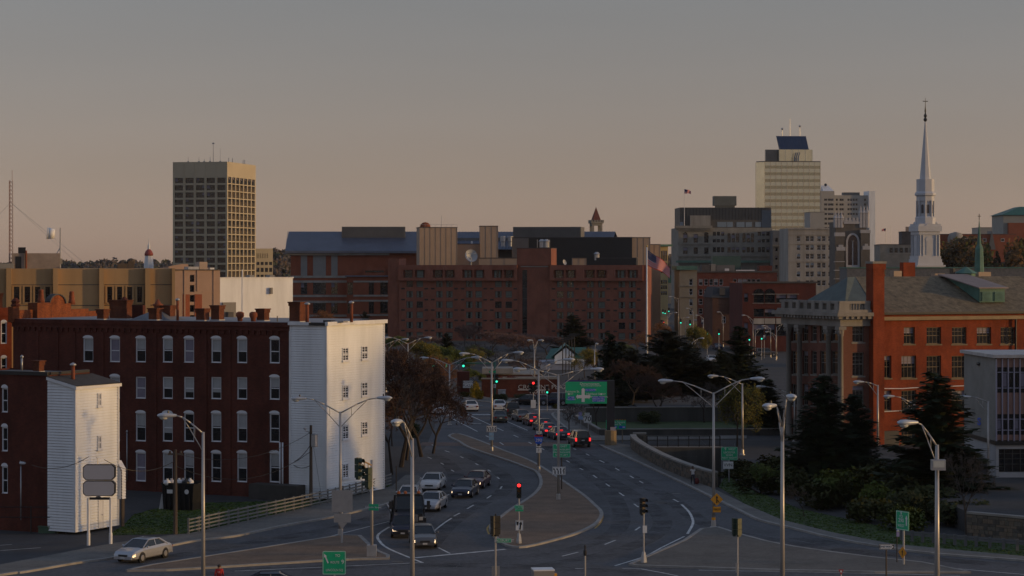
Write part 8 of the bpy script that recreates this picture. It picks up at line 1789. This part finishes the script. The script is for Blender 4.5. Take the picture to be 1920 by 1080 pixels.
PAINT = {'silver': carpaint('silver_paint', (.42,.43,.46), .45), 'white': carpaint('white_paint', (.60,.60,.61), 0), 'grey': carpaint('grey_paint', (.10,.10,.105)), 'navy': carpaint('navy_paint', (.02,.022,.045)),
         'black': carpaint('black_car_paint', (.012,.012,.014)), 'maroon': carpaint('maroon_paint', (.085,.015,.02)), 'green': carpaint('dark_green_paint', (.03,.04,.04)), 'blue': carpaint('slate_blue_paint', (.06,.07,.11)), 'beige': carpaint('beige_paint', (.33,.30,.26))}
SPEC = {
 'sedan':  dict(L=4.75, W=.90, st=[(-2.37,.52,.80,.30),(-2.30,.86,.86,.26),(-2.0,.99,.89,.22),(-1.45,1.02,.90,.20),(0,.99,.90,.20),(1.0,.97,.90,.20),(1.6,.88,.89,.20),(2.1,.78,.85,.22),(2.33,.62,.76,.26),(2.38,.48,.70,.30)],
                base=(-1.72,1.18), roof=(-.92,.30), zr=1.45, belt=.97, wb=(-1.38,1.38), wr=.32),
 'suv':    dict(L=4.6, W=.92, st=[(-2.30,.60,.84,.38),(-2.26,1.05,.88,.34),(-2.0,1.10,.91,.32),(0,1.08,.92,.30),(.9,1.08,.92,.30),(1.5,1.04,.91,.30),(2.1,.98,.88,.32),(2.28,.80,.82,.36),(2.32,.6,.78,.4)],
                base=(-2.2,1.05), roof=(-2.05,.42), zr=1.80, belt=1.08, wb=(-1.38,1.42), wr=.37),
 'pickup': dict(L=5.5, W=.97, st=[(-2.74,.70,.92,.45),(-2.70,1.08,.94,.42),(-.4,1.08,.96,.40),(.4,1.12,.96,.38),(1.2,1.12,.96,.38),(1.9,1.08,.94,.38),(2.5,1.02,.92,.40),(2.72,.85,.86,.44),(2.76,.65,.82,.48)],
                base=(-.75,1.25), roof=(-.55,.62), zr=1.84, belt=1.12, wb=(-1.75,1.72), wr=.40)}
CARM = {}
def car_meshes(kind):
    if kind in CARM: return CARM[kind]
    s = SPEC[kind]; out = {}; W = s['W']; m = MB(); n = 10; rings = []
    for y, zt, w, zb in s['st']:
        half = [(w*.80,zb),(w*.97,zb+.10),(w,zb+(zt-zb)*.45),(w*.985,zb+(zt-zb)*.78),(w*.90,zt-.015),(w*.45,zt+.015)]
        ring = [(x,y,z) for x,z in half] + [(-x,y,z) for x,z in half[::-1]]; rings.append(ring)
    nn = len(rings[0]); vs = [p for r_ in rings for p in r_]; fs = []
    for k in range(len(rings)-1):
        for i in range(nn-1): fs.append((k*nn+i, k*nn+i+1, (k+1)*nn+i+1, (k+1)*nn+i))
    fs.append(tuple(range(nn))); fs.append(tuple((len(rings)-1)*nn+i for i in range(nn-1,-1,-1)))
    m.add(vs, [f[::-1] for f in fs])
    b0, b1 = s['base']; r0, r1 = s['roof']; zb, zr = s['belt'], s['zr']; wb_, wr_ = W*.90, W*.70
    # roof skin and pillars in body colour
    m.add([(-wr_,r0,zr-.05),(wr_,r0,zr-.05),(wr_,r1,zr-.05),(-wr_,r1,zr-.05),(-wr_*.6,r0+.08,zr),(wr_*.6,r0+.08,zr),(wr_*.6,r1-.06,zr),(-wr_*.6,r1-.06,zr)], [(4,5,6,7),(0,1,5,4),(1,2,6,5),(2,3,7,6),(3,0,4,7)])
    ym = (r0+r1)/2-.05
    for sx in (-1,1):
        m.tube((sx*wb_,b1,zb-.02),(sx*wr_,r1,zr-.06),.045,.04,5); m.tube((sx*wb_,b0,zb-.02),(sx*wr_,r0,zr-.06),.075,.06,5); m.tube((sx*wb_*1.0,ym,zb-.02),(sx*wr_*1.01,ym,zr-.06),.04,.035,5)
        if kind == 'suv': m.tube((sx*wb_,-1.25,zb-.02),(sx*wr_*1.01,-1.25,zr-.06),.05,.045,5)
        m.tube((sx*wr_,r0,zr-.06),(sx*wr_,r1,zr-.06),.04,.04,5)
    if kind == 'pickup':
        pass
    out['body'] = m
    g = MB(); f = .985
    g.add([(-wb_*f,b0+.03,zb),(wb_*f,b0+.03,zb),(wb_*f,b1-.03,zb),(-wb_*f,b1-.03,zb),(-wr_*f,r0+.02,zr-.06),(wr_*f,r0+.02,zr-.06),(wr_*f,r1-.02,zr-.06),(-wr_*f,r1-.02,zr-.06)], [(0,1,5,4),(1,2,6,5),(2,3,7,6),(3,0,4,7)])
    out['windows'] = g
    t = MB(); yf = s['st'][-1][0]; yr = s['st'][0][0]; wz = s['st'][-1][2]; z0 = s['st'][-1][3]
    t.box(-wz*.98, wz*.98, yf-.10, yf+.03, z0-.02, z0+.14); out['front_bumper'] = t
    t = MB(); wz2 = s['st'][0][2]; z2 = s['st'][0][3]; t.box(-wz2, wz2, yr-.04, yr+.10, z2-.02, z2+.14); out['rear_bumper'] = t
    zg = s['st'][-2][1]; t = MB(); 
    t.box(-wz*.5, wz*.5, yf-.06, yf+.02, zg-.16 if kind == 'sedan' else zg-.28, zg-.03); out['grille'] = t
    t = MB().box(-.16,.16,yf+.02,yf+.045,z0+.02,z0+.14); out['plate_front'] = t
    zl2 = s['st'][1][1]; t = MB().box(-.16,.16,yr-.06,yr-.01,zl2-.30,zl2-.18); out['plate_rear'] = t
    if kind == 'pickup':
        t = MB().box(-W*.84,W*.84,-2.62,-.82,1.095,1.10); out['bed'] = t
    w = MB(); R_ = s['wr']; w.tube((-.11,0,0),(.11,0,0),R_,R_,18); out['tyre'] = w
    w = MB(); 
    for sg in (-1,1):
        w.tube((sg*.112,0,0),(sg*.125,0,0),R_*.62,R_*.58,16)
    out['rim'] = w
    a = MB(); a.tube((-.02,0,0),(.02,0,0),R_*1.16,R_*1.16,18); out['arch'] = a
    q = MB(); zh = s['st'][-2][1]; hy = yf-.11
    out['hl'] = MB().add([(-.17,hy,zh-.15),(.17,hy+(-.0),zh-.15),(.17,hy,zh-.01),(-.17,hy,zh-.01),(-.17,hy+.10,zh-.14),(.17,hy+.10,zh-.14),(.17,hy+.03,zh+.01),(-.17,hy+.03,zh+.01)], [(5,4,7,6),(7,3,2,6),(4,0,3,7),(1,5,6,2),(0,4,5,1)])
    zt_ = s['st'][1][1]; tl = .15 if kind == 'sedan' else .2
    out['tl'] = MB().box(-tl,tl,yr-.035,yr+.12,zt_-.24,zt_-.06) if kind == 'sedan' else MB().box(-.09,.09,yr-.035,yr+.12,zt_-.34,zt_+.02)
    out['mirror'] = MB().ell((0,0,0),.10,.06,.075,8,5)
    cm = {}
    mats_ = {'body': PAINT['grey'], 'windows': cglass, 'front_bumper': trim_b, 'rear_bumper': trim_b, 'grille': trim_b, 'plate_front': plate_m, 'plate_rear': plate_m, 'tyre': tyre_m, 'rim': rim_m, 'arch': trim_b, 'hl': amber_off, 'tl': red_off, 'mirror': trim_b, 'bed': trim_b}
    names = {'plate_front':'number_plate','plate_rear':'number_plate','arch':'wheel_arch','hl':'headlight','tl':'taillight','bed':'cargo_bed','windows':'window_glass'}
    for k_, mb_ in out.items(): cm[k_] = mb_.mesh(names.get(k_, k_), mats_[k_], k_ in ('tyre','mirror'))
    CARM[kind] = cm; return cm
def setmat(o, m): o.material_slots[0].link = 'OBJECT'; o.material_slots[0].material = m
def car(label, kind, color, px, py, head, lights='', cat='car', group='cars in the square', plastic=True, name=None, D=None):
    cm = car_meshes(kind); s = SPEC[kind]; p = G(px, py); hv = Vector(head).normalized(); rz = math.atan2(-hv[0], hv[1])
    e = empty(name or {'sedan':'sedan_car','suv':'suv_car','pickup':'pickup_truck'}[kind], (p.x, p.y, .004), rz, label, cat, group)
    b = link('body', cm['body'], e); setmat(b, PAINT[color]); link('window_glass', cm['windows'], b)
    for k_ in ('front_bumper','rear_bumper'):
        o = link(k_, cm[k_], e)
        if kind == 'sedan': setmat(o, PAINT[color])
    link('grille', cm['grille'], e); link('number_plate', cm['plate_front'], e); link('number_plate', cm['plate_rear'], e)
    if 'bed' in cm: link('cargo_bed', cm['bed'], e)
    for y in s['wb']:
        for sx in (-1,1):
            w = link('wheel', cm['tyre'], e, (sx*(s['W']-.10), y, s['wr'])); link('rim', cm['rim'], w); link('wheel_arch', cm['arch'], e, (sx*(s['W']-.018), y, s['wr']+.02))
    wz = s['st'][-2][2]
    for sx in (-1,1):
        h = link('headlight', cm['hl'], e, (sx*(wz-.20), 0, 0)); 
        if 'h' in lights: setmat(h, head_on)
        t = link('taillight', cm['tl'], e, (sx*(s['st'][1][2]-(.2 if kind == 'sedan' else .11)), 0, 0))
        if 't' in lights: setmat(t, tail_on)
        mi = link('mirror', cm['mirror'], e, (sx*(s['W']+.08), s['base'][1]-.28, s['belt']+.04)); setmat(mi, PAINT[color])
    if 'b' in lights:
        q = MB().box(-.18,.18,-.03,.03,0,.05).build('brake_light', tail_on, e, loc=(0, s['base'][0]+.25, s['belt']+.12 if kind == 'sedan' else s['zr']-.12))
    return e
car('silver sedan with sunlit flank driving along the lower left road', 'sedan', 'silver', 268, 1049, (-.42,-.91))
car('dark grey sedan waiting first at the stop line', 'sedan', 'grey', 793, 1022, (.10,-1), 'h')
car('dark blue hatchback beside the grey sedan', 'suv', 'navy', 755, 1004, (.05,-1), 'h').scale = (.93,.93,.86)
car('silver sedan right of the tow truck', 'sedan', 'silver', 811, 955, (-.16,-1))
car('white sedan behind the silver one on the left road', 'sedan', 'white', 812, 917, (-.12,-1))
car('white car roof showing behind the tow truck', 'sedan', 'white', 768, 943, (-.06,-1))
car('dark sedan with headlights on in the middle of the left road', 'sedan', 'navy', 872, 930, (-.16,-1), 'h')
car('maroon sedan with headlights just behind the dark one', 'sedan', 'maroon', 895, 913, (-.18,-1), 'h')
car('white sedan turning at the far crossing', 'sedan', 'white', 882, 770, (-.12,1), '')
car('white sedan at the far crossing beside the pickup', 'sedan', 'white', 935, 769, (-.1,1), '')
car('dark green sedan at the far stop line', 'sedan', 'green', 935, 791, (-.12,1), '')
car('black pickup truck at the far crossing', 'pickup', 'black', 960, 780, (-.10,1), '', 'pickup')
car('grey-black sedan heading the braking queue', 'sedan', 'grey', 977, 789, (-.22,1), '')
car('dark sedan with brake lights second in the queue', 'sedan', 'maroon', 998, 797, (-.22,1), 'tb')
car('black sedan with brake lights third in the queue', 'sedan', 'black', 1018, 807, (-.22,1), 'tb')
car('blue-grey sedan with brake lights fourth in the queue', 'sedan', 'blue', 1026, 816, (-.22,1), 'tb')
car('dark wagon with brake lights fifth in the queue', 'sedan', 'navy', 1047, 823, (-.22,1), 'tb')
car('black sport utility vehicle last in the queue', 'suv', 'black', 1085, 836.5, (-.18,1), 'tb', 'suv')
car('dark sedan parked leftmost by the far corner', 'sedan', 'black', 990, 759, (-1,.25)); car('maroon sedan parked between two dark cars by the far corner', 'sedan', 'maroon', 1012, 758.5, (-1,.2)); car('dark sport utility vehicle parked rightmost by the far corner', 'suv', 'navy', 1040, 760, (-1,.2))
car('white car half hidden by the bare tree branches', 'sedan', 'white', 828, 776, (.3,1), '')
car('white car driving up the far street', 'sedan', 'white', 1334, 679, (.1,-1), '', group='cars on the far streets'); car('dark car behind the white one on the far street', 'sedan', 'navy', 1345, 655, (.1,-1), '', group='cars on the far streets'); car('grey car parked in front of the brick hall', 'suv', 'grey', 1437, 668, (1,.1), '', group='cars on the far streets'); car('pale van parked near the brick hall', 'suv', 'white', 1439, 657, (1,.3), '', group='cars on the far streets'); car('silver car farthest up the street by the pedestrians', 'sedan', 'silver', 1327, 645, (.1,-1), '', group='cars on the far streets')
car('dark car with tail lights deep in the canyon', 'suv', 'black', 1247, 605, (0,1), 't', group='cars on the far streets'); car('second dark car with tail lights in the canyon', 'sedan', 'black', 1240, 608, (0,1), 't', group='cars on the far streets'); car('pale car higher up in the canyon', 'sedan', 'silver', 1248, 597, (0,1), '', group='cars on the far streets')
car('dark blue car roof at the bottom edge', 'sedan', 'navy', 497, 1117, (-1,-.05))
# box truck corner at the bottom edge
p = G(1021, 1185); e = empty('box_truck', (p.x, p.y, .004), R(8), 'small pale delivery truck whose box top shows at the bottom edge', 'truck'); MB().box(-.62,.5,-.3,.7,.9,3.35).build('cargo_box', PAINT['beige'], e); MB().box(-.64,.52,-.32,.72,3.35,3.42).build('box_roof', white_t, e); m = MB(); m.box(-.6,.5,-1.8,-.4,.6,1.5); m.add([(-.6,-1.8,1.5),(.5,-1.8,1.5),(.5,-.4,1.5),(-.6,-.4,1.5),(-.55,-1.2,2.3),(.45,-1.2,2.3),(.45,-.4,2.3),(-.55,-.4,2.3)], [(0,1,5,4),(1,2,6,5),(3,0,4,7),(4,5,6,7)]); m.build('cab', white_t, e)
for y in (-1.2,.35):
    for x in (-.55,.45): MB().tube((x-.12,y,.42),(x+.12,y,.42),.42,.42,14).build('wheel', tyre_m, e)
MB().box(.5,.64,-.3,-.05,2.6,3.2).build('mirror', yellow_s, e)  # yellow block stands in for the sunlit right part of the box
# flatbed tow truck
p = G(765, 990); hv = Vector((.12,-.99)).normalized(); e = empty('tow_truck', (p.x, p.y, .004), math.atan2(-hv[0],hv[1]), 'black flatbed tow truck with amber roof lights in the waiting lane', 'truck')
K = PAINT['black']; m = MB()
m.add([(-1.0,1.7,.75),(1.0,1.7,.75),(.92,3.3,.75),(-.92,3.3,.75),(-1.0,1.7,1.62),(1.0,1.7,1.62),(.82,3.28,1.42),(-.82,3.28,1.42)], [(3,2,1,0),(4,5,6,7),(0,1,5,4),(1,2,6,5),(2,3,7,6),(3,0,4,7)]); m.build('bonnet', K, e)
m = MB(); m.box(-1.12,1.12,.1,1.7,.7,1.6); m.box(-1.0,1.0,.15,1.2,2.52,2.62)
for sx in (-1,1): m.tube((sx*1.1,1.7,1.58),(sx*1.0,1.25,2.55),.06,.06,6); m.tube((sx*1.1,.12,1.58),(sx*1.0,.18,2.55),.08,.08,6)
m.build('cab', K, e); MB().add([(-1.08,1.66,1.6),(1.08,1.66,1.6),(1.08,.14,1.6),(-1.08,.14,1.6),(-.98,1.24,2.53),(.98,1.24,2.53),(.98,.18,2.53),(-.98,.18,2.53)], [(1,0,4,5),(2,1,5,6),(3,2,6,7),(0,3,7,4)]).build('window_glass', cglass, e)
MB().box(-.5,.5,3.28,3.36,.85,1.38).build('grille', mat('chrome',(.55,.55,.57),.2,.1,2,metal=.9), e); MB().box(-1.1,1.1,3.2,3.5,.45,.78).build('front_bumper', mat('chrome',(.55,.55,.57),.2,.1,2,metal=.9), e)
for sx in (-1,1):
    MB().box(sx*.72-.14,sx*.72+.14,3.28,3.35,.95,1.2).build('headlight', amber_off, e); MB().box(sx*1.42-.12,sx*1.42+.12,1.5,1.62,1.6,2.2).tube((sx*1.05,1.5,1.7),(sx*1.42,1.55,1.8),.03,.03,5).build('mirror', trim_b, e); MB().obox((sx*1.0-.12,1.8,.6),(.24,0,0),(0,1.4,0),(0,0,.5)).build('fender', K, e)
MB().box(-.9,.9,.55,.85,2.62,2.68).build('light_bar_base', trim_b, e)
for x in (-.75,-.25,.25,.75): MB().lathe([(.13,0),(.12,.15),(.05,.2)], (x,.7,2.68), 8).build('amber_beacon', mat('amber_lens_car',(.55,.13,.02),.3,.1,2), e)
MB().box(-1.25,1.25,-5.4,-.1,1.05,1.22).build('flatbed', mat('dark_deck',(.05,.05,.052),.7,.2,1), e); MB().box(-1.25,1.25,-.2,-.1,1.22,2.1).build('headboard', K, e); MB().box(-.45,.45,-5.2,.1,.7,1.04).build('chassis', trim_b, e)
for sx in (-1,1): MB().box(sx*1.25-.04,sx*1.25+.04,-5.4,-.2,1.22,1.32).build('bed_rail', galv, e)
for y, tw_ in ((2.5,0),(-3.6,1)):
    for sx in (-1,1): w = MB().tube((sx*.95-.16,y,.48),(sx*.95+.16,y,.48),.48,.48,16).build('wheel', tyre_m, e); MB().tube((sx*1.115,y,.48),(sx*1.13,y,.48),.27,.25,12).build('rim', rim_m, w)

# ------------------------------------------------------------------ people
def person(label, base, h, rz, cols, pose='stand', hair=(.03,.02,.015), zcut=(.50,.82)):
    """one continuous skinned body; cols = (legs, torso, skin); faces coloured by where the clothes end"""
    J = {'pel':(0,0,.53),'spi':(0,.01,.64),'che':(0,.0,.76),'nec':(0,.0,.835),'hea':(0,-.012,.90),'top':(0,-.005,.965)}
    Rr_ = {'pel':.085,'spi':.078,'che':.092,'nec':.034,'hea':.058,'top':.045}; E = [('pel','spi'),('spi','che'),('che','nec'),('nec','hea'),('hea','top')]
    st = .05 if pose == 'stand' else .11
    for s, n in ((-1,'l'),(1,'r')):
        f = s*st if pose != 'stand' else 0
        J.update({'hip'+n:(s*.055,0,.50),'kne'+n:(s*.06,-.02-f*.6,.28),'ank'+n:(s*.06,.01-f,.045),'toe'+n:(s*.065,-.09-f,.018),'sho'+n:(s*.105,.0,.80),'elb'+n:(s*.135,.02+f*.3,.63),'wri'+n:(s*.13,-.03+f*.5,.49),'pal'+n:(s*.128,-.04+f*.5,.455)})
        Rr_.update({'hip'+n:.062,'kne'+n:.036,'ank'+n:.025,'toe'+n:.022,'sho'+n:.042,'elb'+n:.03,'wri'+n:.019,'pal'+n:.02})
        E += [('pel','hip'+n),('hip'+n,'kne'+n),('kne'+n,'ank'+n),('ank'+n,'toe'+n),('che','sho'+n),('sho'+n,'elb'+n),('elb'+n,'wri'+n),('wri'+n,'pal'+n)]
        for q in range(5):
            a = 'fa%d%s' % (q,n); b = 'fb%d%s' % (q,n); L = (.045,.05,.047,.038,.03)[q]; o = (q-1.5)*.009; y0 = -.04+f*.5
            if q == 4: J[a] = (s*.112,y0-.018,.452); J[b] = (s*.105,y0-.03,.432)
            else: J[a] = (s*.128,y0+o,.425); J[b] = (s*.120,y0+o,.425-L*.7)
            Rr_[a] = .0055; Rr_[b] = .0045; E += [('pal'+n,a),(a,b)]
    ks = list(J); me = bpy.data.meshes.new('person'); me.from_pydata([tuple(c*h for c in J[k_]) for k_ in ks], [(ks.index(a), ks.index(b)) for a, b in E], []); o = bpy.data.objects.new('person', me); COL.objects.link(o)
    md = o.modifiers.new('skin','SKIN'); md.use_smooth_shade = True
    for i, k_ in enumerate(ks): v = me.skin_vertices[0].data[i]; v.radius = (Rr_[k_]*h*(1.15 if k_ in ('pel','che','spi') else 1), Rr_[k_]*h*(.8 if k_ in ('pel','che','spi') else 1)); v.use_root = (k_ == 'pel')
    o.modifiers.new('sub','SUBSURF').levels = 1
    dg = bpy.context.evaluated_depsgraph_get(); ev = o.evaluated_get(dg); nm = bpy.data.meshes.new_from_object(ev); o.modifiers.clear(); o.data = nm
    nm.materials.clear()
    for m_ in cols: nm.materials.append(m_)
    for f in nm.polygons:
        c = f.center; z = c.z/h; f.use_smooth = True; f.material_index = 2 if (z > zcut[1] or (abs(c.x)/h > .10 and z < (.50 if zcut[1] > .8 else .72))) else (0 if z < zcut[0] else 1)
    o.location = base; o.rotation_euler.z = rz; tag(o, label, 'person')
    hm = mat('hair_%d' % int(hair[0]*1000), hair, .7, .2, 5)
    m = MB(); m.ell((0,.012*h,.935*h),.062*h,.068*h,.05*h,12,8); m.build('hair', hm, o, True)
    m = MB(); 
    for s in (-1,1): m.ell((s*.022*h,-.066*h,.905*h),.007*h,.004*h,.006*h,6,4)
    m.build('eyes', black_m, o); MB().ell((0,-.074*h,.89*h),.008*h,.012*h,.014*h,6,4).build('nose', cols[2], o, True); MB().ell((0,-.064*h,.87*h),.016*h,.004*h,.004*h,6,4).build('mouth', mat('lips',(.25,.09,.08),.6,.1,3), o)
    for s in (-1,1): MB().ell((s*.06*h,-.01*h,.90*h),.008*h,.014*h,.02*h,6,4).build('ear', cols[2], o, True)
    return o
skin_l = mat('skin_light', (.35,.2,.14), .6, .1, 5); skin_d = mat('skin_brown', (.13,.07,.045), .6, .1, 5); denim = mat('dark_denim', (.025,.028,.05), .85, .2, 6); redj = mat('red_jacket', (.42,.02,.02), .75, .15, 4); whitet = mat('white_top', (.55,.53,.52), .8, .1, 5)
p = G(411, 1112); pr_ = person('person in a red jacket walking with back turned at the bottom edge', (p.x, p.y, .02), 1.76, R(180), (black_m, redj, skin_l), 'walk', zcut=(.46,.835))
textobj(pr_, 'VT', (0, .165, 1.26), .14, whitet, rz=math.pi)
p = G(1299, 908, .13); person('person in white top and dark trousers walking on the sidewalk by the stone wall', tuple(p), 1.68, R(10), (denim, whitet, skin_d), 'walk', zcut=(.53,.80))
bg_ = MB().lathe([(.02,0),(.2,.05),(.22,.3),(.16,.5),(.1,.56)], (0,0,0), 9); o = bg_.build('carried_bag', mat('dark_red_bag',(.14,.02,.02),.7,.2,3), None, True, loc=(p.x+.36,p.y-.05,.15)); MB().path([(-.08,0,.55),(-.06,0,.75),(.06,0,.75),(.08,0,.55)],.015,5).build('handle', black_m, o); tag(o, 'dark red bag held beside the walking person', 'bag')
for i, (px, py, c) in enumerate([(1314,629,denim),(1347,641,redj),(1399,652,denim)]): p = G(px, py); person(['distant person standing near the parking sign','distant person in red near the mansard house','distant person at the foot of the brick hall'][i], (p.x,p.y,0), 1.72, rr.uniform(0,6), (denim, c, skin_l), 'walk')

# ------------------------------------------------------------------ lettering becomes plain mesh
dg = bpy.context.evaluated_depsgraph_get()
for o in [o for o in scene.objects if o.type == 'FONT']:
    me = bpy.data.meshes.new_from_object(o.evaluated_get(dg)); n = bpy.data.objects.new('lettering', me); COL.objects.link(n); n.parent = o.parent; n.location = o.location; n.rotation_euler = o.rotation_euler; n.scale = o.scale
    bpy.data.objects.remove(o)

# ------------------------------------------------------------------ evening haze
hz = MB().box(-3800, 3800, -250, 5200, -8, 130).mesh('haze', [])
hm_ = bpy.data.materials.new('haze_air'); hm_.use_nodes = True; ht_ = hm_.node_tree; ht_.nodes.clear()
vo = ht_.nodes.new('ShaderNodeOutputMaterial'); pv = ht_.nodes.new('ShaderNodeVolumePrincipled'); pv.inputs['Density'].default_value = 0.00003; pv.inputs['Color'].default_value = (.85,.86,.9,1); pv.inputs['Anisotropy'].default_value = 0.2
ht_.links.new(pv.outputs[0], vo.inputs['Volume']); hz.materials.append(hm_)
tag(bpy.data.objects.new('haze', hz), kind='stuff'); ho = bpy.data.objects['haze']; COL.objects.link(ho); ho['label'] = 'thin evening haze over the whole city'
scene.cycles.volume_bounces = 0
